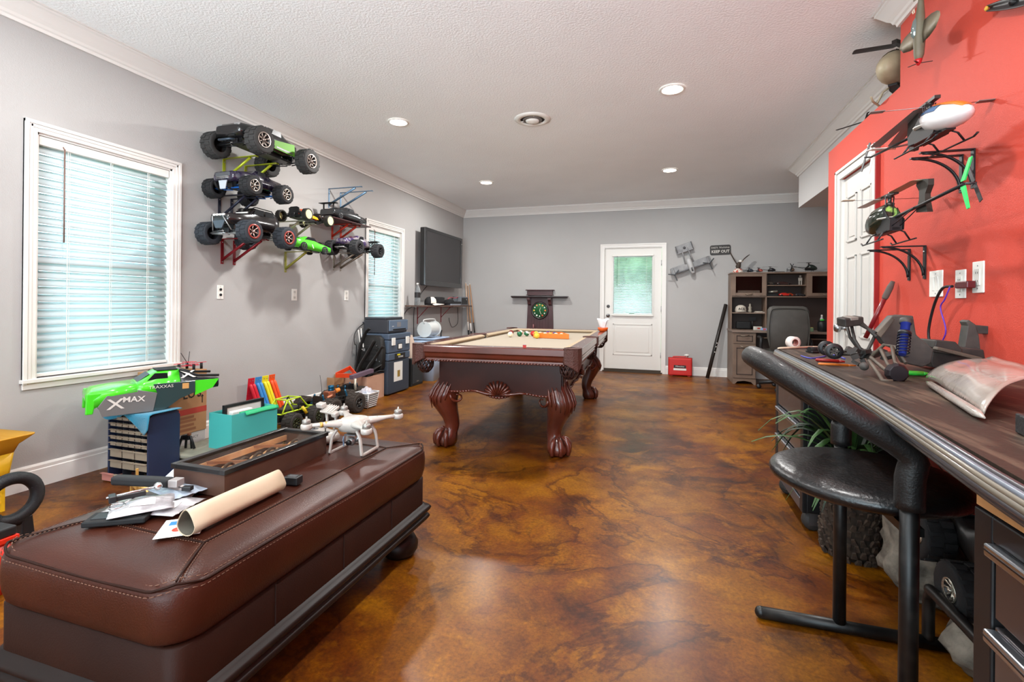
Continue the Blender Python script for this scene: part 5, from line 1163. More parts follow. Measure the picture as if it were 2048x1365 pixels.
# 7: silver-purple stadium truck
c7 = thing('toy_truck', 'silver and purple stadium truck with black wing in front of the farther window', 'toy truck', (-3.25, 4.585, 1.61), (0, 0, -PI/2), 'radio-control trucks on the left wall')
chassis(c7, .38, .10, .09); susp(c7, .38, .30, .078, .08, MBLK, SILV); wheels(c7, .39, .31, .080, .095, .040, mat('rim_black', (30, 30, 32), .4, .3), zc=.082, rubber=mat('ash_tyre', (48, 48, 50), .85, bump=(300, .2)), spokes=6)
SP = mat('silver_purple', (168, 158, 164), .2, .3, noise=(14, (74, 56, 108), 5, .46, .56), coat=.6)
bd = shell([(.26, .05, .14, .16, .04, .165), (.24, .075, .12, .165, .065, .175), (.10, .08, .11, .175, .07, .195), (.04, .085, .10, .18, .06, .225), (-.06, .085, .10, .18, .055, .23), (-.14, .075, .11, .17, .05, .20), (-.20, .05, .13, .165, .04, .18)], SP, c7)
side_win(bd, [(-.04, .185), (.05, .185), (.03, .215), (-.03, .218)], .079, WIN)
wgg = obj('rear_wing', MB().box((-.30, 0, .20), (.07, .19, .008)).box((-.285, 0, .185), (.04, .19, .005)), MBLK, c7, bev=.002)
for s in (-1, 1): obj('wing_post', MB().tube([(-.20, s*.03, .12), (-.29, s*.04, .19)], .005, 6), MBLK, wgg)
obj('front_bumper', MB().tube([(.22, -.05, .07), (.28, -.05, .08), (.28, .05, .08), (.22, .05, .07)], .006, 6), SILV, c7)
# ---- wall brackets under them
def bracket(label, y, z, m, reach=.36, drop=.19, grp=None, w_=.026):
    t = thing('shelf_bracket', label, 'bracket', (XL, y, z), 0, grp)
    obj('wall_strip', MB().bb(0, .005, -w_/2, w_/2, -drop, 0), m, t, bev=.001); obj('top_arm', MB().bb(.005, reach, -w_/2, w_/2, -.006, 0).bb(reach-.004, reach, -w_/2, w_/2, -.012, 0), m, t)
    obj('brace', MB().tube([(.004, 0, -drop+.035), (reach*.80, 0, -.012)], .0145, 4, flat=.9), m, t)
    for zz in (-drop+.018, -.03): obj('screw', MB().sph((.006, 0, zz), (.003, .005, .005), 8, 5), STEEL, t)
REDM = mat('dark_red_metal', (132, 18, 30), .35, .2); NAVY = mat('navy_metal', (36, 38, 54), .4, .3); CRMM = mat('cream_metal', (168, 166, 146), .4, .3); BLM = mat('steel_blue_metal', (88, 116, 140), .4, .5); ORM = mat('orange_red_metal', (200, 56, 34), .35, .2); OLM = mat('olive_metal', (160, 156, 70), .4, .2); STM = mat('bare_metal', (150, 138, 124), .35, .8)
bracket('lime green bracket under the top truck, nearer the window', 3.14, 2.295, LIMEM, .35, .21); bracket('lime green bracket under the top truck, farther from the window', 3.36, 2.295, LIMEM, .35, .21)
bracket('navy bracket under the middle truck, left one', 3.10, 1.975, NAVY, .34, .22); bracket('navy bracket under the middle truck, right one', 3.22, 1.975, NAVY, .34, .22)
bracket('dark red bracket under the lowest truck, left one', 3.13, 1.625, REDM, .36, .21); bracket('dark red bracket under the lowest truck, right one', 3.25, 1.625, REDM, .36, .21)
bracket('cream bracket under the buggy, left one', 3.74, 1.868, CRMM, .30, .19); bracket('cream bracket under the buggy, right one', 3.90, 1.868, CRMM, .30, .19)
bracket('empty steel-blue bracket, left of the two above the black pickup', 4.47, 2.352, BLM, .42, .21, w_=.02); bracket('empty steel-blue bracket, right of the two above the black pickup', 4.67, 2.352, BLM, .42, .21, w_=.02)
bracket('orange-red bracket under the black pickup, left one', 4.53, 1.968, ORM, .25, .165, w_=.03); bracket('orange-red bracket under the black pickup, right one', 4.68, 1.968, ORM, .25, .165, w_=.03)
bracket('olive yellow bracket below the green car', 3.84, 1.592, OLM, .30, .20)
bracket('bare metal bracket under the silver truck, left one', 4.56, 1.662, STM, .36, .20, w_=.02); bracket('bare metal bracket under the silver truck, right one', 4.68, 1.662, STM, .36, .20, w_=.02)
sp_ = obj('shelf_plate', MB().bb(XL+.04, XL+.30, 4.16, 4.83, 1.9685, 1.9795), mat('plate_dark_red', (60, 20, 20), .4), bev=.002); tag(sp_, 'thin dark plate under the black pickup', 'shelf')
# ---- television and wall shelf
tv = thing('television', 'black flat television mounted high on the left wall near the corner', 'television', (XL, 7.07, 1.80))
TVB = mat('tv_black', (28, 27, 28), .3, coat=.2)
obj('tv_case', MB().bb(.08, .165, -.66, .70, -.43, .43), TVB, tv, bev=.012); obj('tv_back', MB().bb(.03, .082, -.45, .45, -.30, .30), MBLK, tv, bev=.01); obj('wall_mount', MB().bb(0, .03, -.25, .25, -.12, .12), MBLK, tv)
obj('bezel', MB().bb(.165, .172, -.66, .70, .385, .43).bb(.165, .172, -.66, .70, -.43, -.355).bb(.165, .172, -.66, -.60, -.355, .385).bb(.165, .172, .64, .70, -.355, .385), mat('tv_bezel', (22, 21, 22), .2, coat=.6), tv, bev=.003)
obj('screen', MB().bb(.160, .166, -.60, .64, -.355, .385), mat('tv_screen', (44, 42, 43), .28, spec=.6), tv)
obj('power_led', MB().sph((.173, .67, .33), .006, 8, 6), WHT, tv)
sf = thing('wall_shelf', 'narrow brown wall shelf on dark red brackets below the television', 'shelf', (XL, 7.05, 1.075))
obj('shelf_board', MB().bb(0.018, .24, -.95, 1.03, -.022, 0), mat('shelf_wood', (104, 80, 68), .6, noise=(9, (80, 60, 52), 5)), sf, bev=.003)
for y in (-.55, .25):
    b_ = obj('bracket', MB().bb(0.001, .006, y-.012, y+.012, -.28, -.022).bb(.006, .22, y-.012, y+.012, -.029, -.0225), REDM, sf); obj('brace', MB().tube([(.004, y, -.2), (.17, y, -.03)], .011, 4, flat=.5), REDM, b_)
SZ = 1.0755
t = thing('water_bottle', 'clear bottle with black label at the left end of the wall shelf', 'bottle', (XL+.15, 6.22, SZ))
obj('bottle_body', MB().lathe([(.035, 0), (.042, .01), (.042, .20), (.036, .235), (.016, .285), (.015, .30)], 18), mat('clear_plastic', (214, 220, 222), .08, trans=.85, ior=1.2), t); obj('label', MB().lathe([(.0428, .11), (.0428, .185)], 18, caps=False), mat('label_black', (38, 36, 36), .5), t); obj('cap', MB().lathe([(.017, .296), (.017, .318), (0, .319)], 14), WHT, t)
t = thing('baseball_cap', 'black and white baseball cap on the wall shelf', 'cap', (XL+.15, 6.62, SZ), .3)
obj('crown', MB().ring([[(r*1.0*math.cos(2*PI*j/18), r*1.15*math.sin(2*PI*j/18), z) for j in range(18)] for r, z in ((.085, .004), (.09, .04), (.082, .085), (.055, .118), (.015, .13))]), mat('cap_black', (36, 36, 38), .85), t)
obj('front_panel', MB().ring([[(r*1.03*math.cos(a), r*1.18*math.sin(a), z) for a in [-.75+1.5*j/8-.5 for j in range(9)]] for r, z in ((.087, .03), (.09, .06), (.08, .095), (.05, .125))], wrap=False, caps=(False, False)), mat('cap_white', (226, 218, 208), .85), t)
obj('brim', MB().sheet(lambda u, v: ((.05+.13*v*math.sin(PI*(.08+.84*u))+.035*math.sin(PI*u)), (u-.5)*.19, .012+.016*math.sin(PI*u)-.014*v), 12, 5, .004), MATS['cap_white'], t)
t = thing('black_bag', 'black camera pouch behind the cap on the wall shelf', 'bag', (XL+.10, 6.93, SZ)); obj('pouch', MB().bb(-.07, .09, -.12, .12, .0, .13), MATS['cap_black'], t, bev=.03, seg=3); obj('flap', MB().bb(.085, .096, -.10, .10, .05, .125), BLK, t, bev=.004)
t = thing('laptop_sleeve', 'flat black laptop and case stacked on the wall shelf', 'laptop', (XL+.13, 7.38, SZ)); obj('laptop_base', MB().bb(-.11, .11, -.21, .19, 0, .025), mat('laptop_silver', (170, 176, 186), .3, .6), t, bev=.004); obj('sleeve', MB().bb(-.11, .11, -.30, .22, .026, .065), MATS['cap_black'], t, bev=.012, seg=3); obj('handle_pad', MB().sph((0, -.04, .07), (.07, .13, .03), 14, 8), MATS['cap_black'], t)
t = thing('cable_box', 'small silver electronics box at the right end of the wall shelf', 'electronics box', (XL+.10, 7.86, SZ)); obj('case', MB().bb(-.07, .09, -.16, .14, 0, .15), mat('box_grey_blue', (128, 134, 140), .4, .3), t, bev=.005); obj('front_panel', MB().bb(.09, .094, -.14, .12, .02, .13), BLK, t); obj('knob', MB().cyl((.094, .05, .10), (.104, .05, .10), .012), SILV, t)
t = obj('red_cable', MB().tube(bez([(XL+.16, 7.22, SZ+.10), (XL+.17, 7.30, SZ+.13), (XL+.16, 7.5, SZ+.12), (XL+.15, 7.64, SZ+.14), (XL+.12, 7.695, SZ+.12)], 5), .006, 6), mat('cable_pink', (200, 80, 90), .5)); tag(t, 'thin pink cable across the laptop case on the wall shelf', 'cable')
t = obj('black_cable', MB().tube(bez([(XL+.08, 6.65, 1.37), (XL+.03, 6.55, 1.25), (XL+.012, 6.45, 1.10), (XL+.01, 6.1, .95), (XL+.01, 6.1, .6)], 5), .005, 6), BLK); tag(t, 'black cable hanging from the television past the shelf end', 'cable')
t = obj('black_cable', MB().tube(bez([(XL+.01, 7.96, 1.04), (XL+.012, 7.98, .80), (XL+.012, 7.90, .72), (XL+.012, 7.72, .70), (XL+.012, 7.62, .80), (XL+.012, 7.60, .86)], 5), .004, 6), BLK); tag(t, 'thin cable end dangling below the right side of the wall shelf', 'cable')
t = obj('black_cable', MB().tube(bez([(XL+.012, 6.38, 1.05), (XL+.012, 6.37, .85), (XL+.012, 6.38, .6)], 5), .005, 6), BLK); tag(t, 'straight black cable dropping beside the left shelf bracket', 'cable')
for i, (x0, x1, lb) in enumerate(((-3.40, -3.30, 'pool cue leaning in the corner, left of three'), (-3.36, -3.22, 'pool cue leaning in the corner, middle of three'), (-3.44, -3.36, 'pool cue leaning in the corner, thickest pale one'))):
    t = thing('pool_cue', lb, 'pool cue', (0, 0, 0), group='pool cues in the corner'); p0 = Vector((x1+.10, 8.0, .004)); p1 = Vector((x0, 8.17, 1.45+.02*i)); d = p1-p0
    obj('cue_butt', MB().tube([tuple(p0+d*.0), tuple(p0+d*.42)], [.016, .0135], 10), BLK, t); obj('cue_wrap', MB().tube([tuple(p0+d*.42), tuple(p0+d*.52)], [.0137, .0130], 10), mat('wrap_%d' % i, [(228, 224, 220), (60, 54, 50), (200, 190, 180)][i], .6), t)
    obj('cue_shaft', MB().tube([tuple(p0+d*.52), tuple(p0+d*.99)], [.012, .0075 if i < 2 else .012], 10), mat('cue_maple_%d' % i, [(196, 150, 112), (188, 140, 100), (214, 184, 160)][i], .35, coat=.4), t); obj('cue_tip', MB().tube([tuple(p0+d*.99), tuple(p1)], [.0075, .006], 8), WHT, t)

chassis(CRW9, .22, .09, .10); wheels(CRW9, .22, .22, .088, .09, .034, mat('crawler_rim', (190, 184, 172), .25, .8), zc=.085, spokes=8); susp(CRW9, .22, .20, .085, .09, MBLK, MBLK, .08)
shell([(.14, .05, .13, .16, .04, .165), (.05, .07, .13, .18, .055, .19), (.0, .07, .13, .18, .05, .235), (-.10, .07, .13, .18, .05, .235), (-.16, .06, .13, .17, .05, .18)], mat('crawler_shell_black', (28, 27, 27), .4), CRW9)
# ================================================================ desk, hutch and chair by the back wall
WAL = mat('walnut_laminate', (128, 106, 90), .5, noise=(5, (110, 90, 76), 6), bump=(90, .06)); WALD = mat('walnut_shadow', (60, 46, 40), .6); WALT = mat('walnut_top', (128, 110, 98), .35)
GLD = mat('smoked_glass', (40, 36, 34), .15, coat=.6)
dk = thing('desk', 'brown wooden desk with drawer and cupboard pedestal against the back wall', 'desk', (0, 0, 0))
X0, X1, YF_, YW = .955, 2.85, 7.55, 8.185
obj('desk_top', MB().bb(X0-.012, X1, YF_-.02, YW, .735, .765), WALT, dk, bev=.004)
for a, c in ((X0, X0+.30), (X1-.30, X1)):
    obj('pedestal', MB().bb(a, c, YF_+.018, YW, .075, .734), WAL, dk, bev=.002)
    q = MB().prism([(a, .0), (a+.03, .0), (a+.06, .035), (a+.15, .05), (c-.06, .035), (c-.03, 0), (c, 0), (c, .075), (a, .075)], .02, 'Y', YF_); obj('toe_apron', q, WAL, dk)
    obj('pedestal_side', MB().bb(a, a+.018, YF_+.02, YW, 0, .075), WAL, dk)
    for z0, z1 in ((.578, .722), (.085, .568)):
        d = obj('drawer_front' if z0 > .5 else 'cupboard_door', MB().bb(a+.006, c-.006, YF_, YF_+.018, z0, z1), WAL, dk, bev=.002)
        b = MB(); ix, iz = (.045, .03) if z0 > .5 else (.045, .05)
        for p in ((a+ix, a+ix+.01, z0+iz, z1-iz), (c-ix-.01, c-ix, z0+iz, z1-iz), (a+ix, c-ix, z0+iz, z0+iz+.01), (a+ix, c-ix, z1-iz-.01, z1-iz)): b.bb(p[0], p[1], YF_-.006, YF_, p[2], p[3])
        obj('panel_bead', b, WALD, d)
        m_ = (a+c)/2; zz = z1-.022 if z0 > .5 else z1-.022
        obj('handle', MB().tube(bez([(m_-.055, YF_-.002, zz), (m_-.03, YF_-.02, zz-.012), (m_+.03, YF_-.02, zz-.012), (m_+.055, YF_-.002, zz)], 4), .006, 8), mat('handle_nickel', (150, 138, 122), .3, .9), d)
obj('modesty_panel', MB().bb(X0+.30, X1-.30, YW-.30, YW-.28, .25, .735), WALD, dk)
obj('keyboard_tray', MB().bb(1.36, 2.2, 7.60, 7.95, .655, .672), WAL, dk, bev=.002)
HY = 7.88; ht = thing('desk_hutch', 'brown shelving hutch with two glass-front cupboards standing on the desk', 'hutch', (0, 0, 0))
xs = [X0+.012, 1.435, 1.965, 2.44]
obj('hutch_top', MB().bb(xs[0]-.015, 2.47, HY-.015, YW, 1.590, 1.610), WAL, ht, bev=.003)
for i, x in enumerate(xs):
    obj('upright', MB().bb(x-.009, x+.009, HY, YW, .766 if i in (0, 3) else (.766 if i == 1 else 1.25), 1.5895), WAL, ht)
obj('back_panel', MB().bb(xs[0], xs[3], YW-.012, YW, .766, 1.5895), WALD, ht)
obj('shelf', MB().bb(xs[0]+.01, xs[1]-.01, HY+.01, YW-.0125, 1.000, 1.016), WAL, ht); obj('shelf', MB().bb(xs[0]+.01, xs[1]-.01, HY, YW-.0125, 1.243, 1.259), WAL, ht)
obj('shelf', MB().bb(xs[1]+.01, xs[2]-.01, HY, YW-.0125, 1.243, 1.259), WAL, ht); obj('shelf', MB().bb(xs[1]+.01, xs[2]-.01, HY+.01, YW-.0125, 1.41, 1.424), WAL, ht); obj('shelf', MB().bb(xs[2]+.01, xs[3]-.01, HY, YW-.0125, 1.243, 1.259), WAL, ht)
for a, c in ((xs[0], xs[1]), (xs[2], xs[3])):
    b = MB(); z0, z1 = 1.262, 1.588
    for p in ((a+.003, a+.058, z0, z1), (c-.058, c-.003, z0, z1), (a+.058, c-.058, z0, z0+.045), (a+.058, c-.058, z1-.04, z1)): b.bb(p[0], p[1], HY-.018, HY, p[2], p[3])
    d = obj('cupboard_door', b, WAL, ht, bev=.002); obj('glass', MB().bb(a+.058, c-.058, HY-.010, HY-.006, z0+.045, z1-.04), glassmat('cabinet_glass', (205, 200, 196), .1, .03), d)
    m_ = (a+c)/2; obj('handle', MB().tube(bez([(m_-.05, HY-.02, z0+.03), (m_-.02, HY-.036, z0+.018), (m_+.02, HY-.036, z0+.018), (m_+.05, HY-.02, z0+.03)], 4), .006, 8), MATS['handle_nickel'], d)
b = MB().bb(1.06, 1.36, 7.93, 8.1, 1.2595, 1.345); o = obj('paper_stack', b, WHT, bev=.004); tag(o, 'white paper stack behind the left glass door of the hutch', 'paper stack')
t = thing('cap_on_shelf', 'white cap with black letters on the left hutch shelf', 'cap', (1.11, 7.98, 1.0165)); obj('crown', MB().lathe([(.078, 0), (.08, .04), (.066, .085), (.03, .108), (0, .112)], 18), mat('cap_cream', (206, 196, 182), .8), t); text('lettering', 'ACE', .05, MBLK, t, (0, -.083, .052), (PI/2-.18, 0, 0), .001, .95, .001)
obj('brim', MB().sheet(lambda u, v: ((u-.5)*.15, -.07-.055*v*math.sin(PI*(.1+.8*u)), .006+.006*math.sin(PI*u)), 10, 4, .003), MATS['cap_cream'], t)
t = thing('figurine', 'small pale figurine bottle beside the cap on the hutch shelf', 'figurine', (1.235, 7.97, 1.0165)); obj('figure_body', MB().lathe([(.028, 0), (.03, .02), (.02, .05), (.026, .075), (.012, .10), (.016, .12), (0, .135)], 12), mat('figurine_tan', (150, 142, 128), .4), t); obj('figure_base', MB().box((.0, 0, .004), (.09, .05, .008)), MBLK, t)
t = obj('notepads', MB().box((1.36, 7.96, 1.022), (.12, .10, .010), (0, 0, .2)).box((1.35, 7.95, 1.032), (.10, .08, .008), (0, 0, -.1)), mat('pad_cream', (200, 190, 176), .7)); tag(t, 'pale notepads lying at the right of the hutch shelf', 'notepad')
t = thing('desk_gadget', 'black gadget with small tilted screen on the left of the desk top', 'gadget', (1.14, 7.93, .7655)); obj('gadget_body', MB().box((0, 0, .06), (.20, .12, .11)), MBLK, t, bev=.02, seg=3); obj('gadget_screen', MB().box((.12, -.02, .155), (.10, .012, .06), (.2, 0, 0)), BLK, t, bev=.003); obj('screen_stalk', MB().cyl((.12, 0, .0), (.12, -.015, .13), .008), BLK, t)
for k, (x, c, lb) in enumerate(((1.31, (206, 200, 190), 'white card box with red mark on the desk'), (1.40, (120, 160, 200), 'light blue paper packet on the desk edge'))):
    t = thing('small_box', lb, 'box', (x, 7.78, .7655), .3-k*.5); obj('carton', MB().box((0, 0, .025-.01*k), (.10, .06, .05-.02*k)), mat('carton_%d' % k, c, .6), t, bev=.002); obj('carton_label', MB().box((0, -.031, .025-.01*k), (.04, .002, .02)), mat('label_red', (180, 60, 50), .5), t)
# model cars and things in the middle bay
def tiny_car(label, x, y, z, c, L_=.14, rz=0):
    t = thing('model_car', label, 'model car', (x, y, z), rz, 'model vehicles in the hutch'); m = mat('tiny_%d_%d_%d' % c, c, .3, coat=.5)
    shell([(L_/2, .02, .012, .022, .016, .024), (L_*.25, .028, .01, .03, .02, .034), (.0, .03, .01, .034, .018, .052), (-L_*.25, .03, .01, .034, .018, .05), (-L_/2, .024, .014, .03, .018, .034)], m, t)
    for sx in (-1, 1):
        for sy in (-1, 1): obj('wheel', MB().lathe([(0, -.006), (.014, -.006), (.014, .006), (0, .006)], 12, (sx*L_*.32, sy*.028, .014), 'Y'), MBLK, t)
tiny_car('bright red model car in the lower middle bay of the hutch', 1.70, 7.95, 1.2595, (190, 40, 32), .17); tiny_car('orange-red model car right of the red one in the hutch', 1.79, 8.05, 1.2595, (200, 84, 50), .12)
tiny_car('dark model car at the right of the lower middle bay', 1.89, 7.95, 1.2595, (40, 40, 44), .13); tiny_car('black model car at the left of the upper middle bay', 1.51, 7.96, 1.4245, (70, 62, 56), .10); tiny_car('low dark model car in the centre of the upper middle bay', 1.68, 7.98, 1.4245, (56, 36, 34), .20)
t = thing('lamp_toy', 'small silver lamp-like tool in the lower middle bay', 'tool', (1.53, 7.96, 1.2595)); obj('base_block', MB().bb(-.07, .07, -.04, .04, 0, .035), MBLK, t, bev=.004); obj('barrel', MB().cyl((-.05, 0, .062), (.07, 0, .072), .014, .02), mat('pale_metal', (170, 164, 150), .35, .6), t); obj('post', MB().cyl((0, 0, .034), (0, 0, .062), .006), BLK, t)
t = thing('robot_figure', 'small pale figure standing in the upper middle bay of the hutch', 'figurine', (1.895, 7.97, 1.4245)); obj('figure_legs', MB().box((-.014, 0, .03), (.014, .02, .06)).box((.014, 0, .03), (.014, .02, .06)), mat('figure_grey', (168, 160, 150), .5), t); obj('figure_torso', MB().box((0, 0, .085), (.05, .03, .05)), MATS['figure_grey'], t, bev=.006); obj('figure_head', MB().sph((0, 0, .128), .016, 10, 8), MATS['figure_grey'], t)
# helicopters lined up on the hutch
HZ = 1.6105; DKH = [((52, 60, 72), 'grey-blue'), ((150, 50, 36), 'red-orange'), ((30, 30, 34), 'black'), ((86, 64, 48), 'brown'), ((40, 50, 46), 'dark green')]
for (x, S, k, lb, a) in ((1.235, .42, 0, 'small grey-blue toy helicopter next to the eagle on the hutch', .3), (1.36, .40, 1, 'small red-orange toy helicopter second from the eagle', -.5), (1.52, .48, 2, 'small black toy helicopter with long rotor in the row on the hutch', .1), (1.80, .46, 3, 'small brown toy helicopter seen head-on, right of the gap on the hutch', -1.4), (2.03, .75, 4, 'dark green toy helicopter, largest on the hutch next to the red wall end', .25)):
    c = DKH[k][0]; m = mat('mini_heli_%d' % k, c, .3, coat=.5)
    helicopter(lb, (x, 8.03, HZ), a, S, m, m, BLK, MATS['blade_dark'], BLK, (.1, PI+.1), name='toy_helicopter', group='toy helicopters on the hutch', flybar=False, bladeL=.22)
eg = thing('eagle_statue', 'eagle figure with raised wings on a red and white base on the hutch', 'statue', (1.075, 8.02, HZ))
EB = mat('eagle_brown', (66, 54, 46), .7)
obj('rock_base', MB().lathe([(.075, 0), (.08, .02), (.06, .05), (.03, .07), (0, .075)], 12), mat('base_red_white', (190, 80, 66), .6, noise=(30, (220, 212, 200), 2, .48, .52)), eg)
obj('body', MB().tube([(0, 0, .05), (.0, 0, .10), (.012, -.01, .145), (.02, -.015, .165)], [.02, .038, .028, .014], 10), EB, eg); hd = obj('head', MB().sph((.03, -.02, .178), (.026, .02, .02), 10, 8), WHT, eg); obj('beak', MB().tube([(.05, -.02, .178), (.066, -.022, .172)], [.008, .001], 6), mat('beak_yellow', (210, 160, 50), .4), hd)
for s, pts in ((-1, [(-.01, 0, .12), (-.05, .0, .19), (-.09, .01, .27), (-.115, .015, .325)]), (1, [(.02, 0, .13), (.07, .0, .20), (.12, .01, .25), (.155, .015, .275)])):
    b = MB(); R_ = bez(pts, 4); rr = [.012+.022*math.sin(PI*(.15+.7*i/(len(R_)-1))) for i in range(len(R_))]; b.tube(R_, rr, 8, flat=.22); wg = obj('wing', b, EB, eg)
    for i in range(3, len(R_), 2): p = Vector(R_[i]); obj('feather', MB().tube([tuple(p), tuple(p+Vector((-.018*s-.01, 0, -.035)))], [.006, .002], 5, flat=.4), EB, wg)
t = obj('flat_boomerang', MB().box((1.63, 8.0, HZ+.008), (.13, .05, .012), (0, 0, .1)), MBLK, bev=.003); tag(t, 'flat black piece lying between helicopters on the hutch', 'model part')
# monitor-ish dark area items at right of the desk
t = thing('desk_speaker', 'black rounded desk speaker with green light near the red wall end', 'speaker', (2.12, 7.75, .7655)); obj('speaker_body', MB().lathe([(.05, 0), (.06, .01), (.06, .12), (.045, .15), (0, .155)], 16), BLK, t); obj('green_cap', MB().sph((0, 0, .16), (.028, .028, .016), 10, 6), mat('cap_green', (60, 200, 70), .3), t)
t = thing('spray_bottle', 'white stick bottle standing on the desk right of the chair', 'bottle', (2.16, 7.92, .7655)); obj('bottle_body', MB().lathe([(.02, 0), (.022, .01), (.022, .17), (.012, .20), (0, .205)], 12), mat('bottle_white', (190, 192, 196), .4), t); obj('bottle_cap', MB().lathe([(.0125, .198), (.0125, .23), (0, .232)], 10), WHT, t)
t = thing('green_box', 'small green and cream packet on the desk right of the chair', 'box', (1.93, 7.7, .7655), .2); obj('packet', MB().box((0, 0, .025), (.12, .07, .05)), mat('packet_green', (120, 150, 120), .5), t, bev=.004); obj('packet_lid', MB().box((0, 0, .053), (.11, .06, .008)), mat('packet_yellow', (190, 170, 90), .5), t)
ch = thing('office_chair', 'grey high-backed office chair turned away at the desk', 'office chair', (1.53, 7.02, 0), 0)
GL = mat('grey_chair_leather', (84, 82, 78), .5, noise=(6, (74, 72, 68), 3), bump=(120, .15))
rings = []
for z, w_, y, d in ((.50, .17, .02, .03), (.56, .20, .0, .045), (.70, .235, -.02, .055), (.86, .245, -.03, .055), (.98, .235, -.02, .055), (1.06, .235, -.01, .05), (1.10, .215, -.005, .04), (1.115, .17, .0, .02)):
    rings.append([(x, y+yy, z) for x, yy in rrect(2*w_, 2*d, min(.035, d*.9), 5)])
bk_ = obj('backrest', MB().ring(rings), GL, ch)
pth = [(-.215, -.078, .58), (-.228, -.082, .75), (-.225, -.088, .9), (-.212, -.078, 1.02), (-.17, -.062, 1.075), (0, -.058, 1.085), (.17, -.062, 1.075), (.212, -.078, 1.02), (.225, -.088, .9), (.228, -.082, .75), (.215, -.078, .58)]
obj('back_piping', MB().tube(bez(pth, 4), .007, 6), mat('piping_grey', (64, 62, 58), .6), bk_)
obj('seat', MB().ring([[(x, y+.20, z) for x, y in rrect(2*w_, 2*d, .08, 6)] for w_, d, z in ((.22, .22, .44), (.25, .25, .46), (.25, .25, .51), (.22, .22, .53))]), GL, ch)
for s in (-1, 1):
    a_ = obj('armrest', MB().tube(bez([(s*.24, .08, .50), (s*.29, .08, .56), (s*.29, .08, .66), (s*.28, .16, .69), (s*.28, .34, .69)], 4), .018, 8), BLK, ch)
obj('back_bar', MB().tube([(0, .06, .46), (0, -.0, .44), (0, -.0, .55)], .02, 8), BLK, ch)
obj('gas_column', MB().cyl((0, .20, .10), (0, .20, .44), .028), BLK, ch)
for k in range(5):
    a = 2*PI*k/5+.5; e = (.29*math.cos(a), .20+.29*math.sin(a)); l_ = obj('base_spoke', MB().tube([(0, .20, .12), (e[0], e[1], .075)], [.03, .018], 8), BLK, ch); obj('caster', MB().lathe([(0, -.022), (.028, -.022), (.03, 0), (.028, .022), (0, .022)], 14, (e[0], e[1], .030), 'Y'), BLK, l_)
# sign, pole, case, plane on the back wall
sg = thing('keep_out_sign', 'dark rounded workshop keep out sign on the back wall', 'sign', (.842, YB, 1.985), (0, -.03, 0))
SGD = mat('sign_dark', (48, 44, 42), .5); SGL = mat('sign_letter', (206, 202, 194), .5)
obj('sign_board', MB().prism(rrect(.302, .155, .03, 5), -.008, 'Y', -.001), SGD, sg)
text('sign_line', 'DAD\'S  Workshop', .036, SGL, sg, (0, -.0092, .038), (PI/2, 0, 0), .0006, .95); text('sign_line', 'KEEP OUT', .060, SGL, sg, (0, -.0092, -.025), (PI/2, 0, 0), .0006, .95, .0015)
pp = thing('black_track', 'long black metal channel leaning against the back wall beside the desk', 'rail', (0, 0, 0)); p0 = Vector((.645, 7.90, .012)); p1 = Vector((.925, 8.165, 1.135)); d = p1-p0
obj('channel', MB().tube([tuple(p0), tuple(p1)], .026, 4), mat('rail_black', (40, 36, 33), .4), pp)
for t_ in (.35, .42, .47): c = p0+d*t_; obj('bolt', MB().sph((c.x+.012, c.y-.02, c.z), .009, 8, 6), WHT, pp)
rcse = thing('red_case', 'red plastic tool case with black and white label standing by the back door', 'tool case', (.26, 8.08, 0))
RC_ = mat('case_red', (196, 34, 28), .35)
obj('case_body', MB().bb(-.175, .175, -.06, .06, .012, .285), RC_, rcse, bev=.018, seg=3); obj('case_rim', MB().bb(-.18, .18, -.008, .008, .008, .292), mat('case_red_dark', (150, 24, 22), .4), rcse, bev=.004); obj('handle', MB().tube(bez([(-.10, 0, .284), (-.09, 0, .302), (.09, 0, .302), (.10, 0, .284)], 4), .009, 8), RC_, rcse)
obj('label_dark', MB().bb(-.095, .085, -.0625, -.060, .13, .175), mat('label_black', (38, 36, 36), .5), rcse); obj('label_white', MB().bb(-.10, .09, -.0625, -.060, .095, .125), WHT, rcse); text('label_text', 'Milwaukee', .030, WHT, rcse, (-.005, -.0632, .155), (PI/2, 0, 0), .0004)
for x in (-.13, .13): obj('foot', MB().bb(x-.02, x+.02, -.04, .04, 0, .013), RC_, rcse)
t = thing('tap_fitting', 'small white plastic fitting on top of the red tool case', 'fitting', (.36, 8.09, .294)); obj('dome', MB().lathe([(.022, 0), (.022, .025), (.04, .03), (.04, .042), (.015, .05), (0, .052)], 14), WHT, t); obj('dome_ring', MB().lathe([(.024, .012), (.024, .02)], 14), STEEL, t)
pn = thing('wall_plane', 'grey twin-propeller model aircraft hung at a tilt on the back wall', 'model plane', (.40, YB-.09, 1.745), (0, -.33, 0))
PG = mat('plane_grey', (150, 150, 150), .5, noise=(12, (126, 126, 128), 3)); PGD = mat('plane_dark', (84, 84, 86), .5)
obj('main_wing', MB().box((0, 0, 0), (.62, .035, .10)), PG, pn, bev=.012); obj('wing_edge', MB().box((0, -.012, -.052), (.62, .03, .016)), PGD, pn, bev=.003)
obj('fuselage', MB().tube([(0, -.03, -.14), (0, -.035, -.12), (0, -.04, -.04), (0, -.035, .08), (.0, -.03, .11)], [.02, .032, .042, .04, .03], 12), mat('plane_light', (178, 178, 178), .45), pn)
obj('cockpit', MB().tube([(0, -.062, -.10), (0, -.068, -.04)], [.014, .018], 8), PGD, pn)
for s in (-1, 1): obj('tail_boom', MB().tube([(s*.06, -.02, .04), (s*.045, -.015, .28)], .010, 8), PG, pn); obj('tail_fin', MB().box((s*.12, -.035, .30), (.012, .07, .10)), PGD, pn, bev=.003)
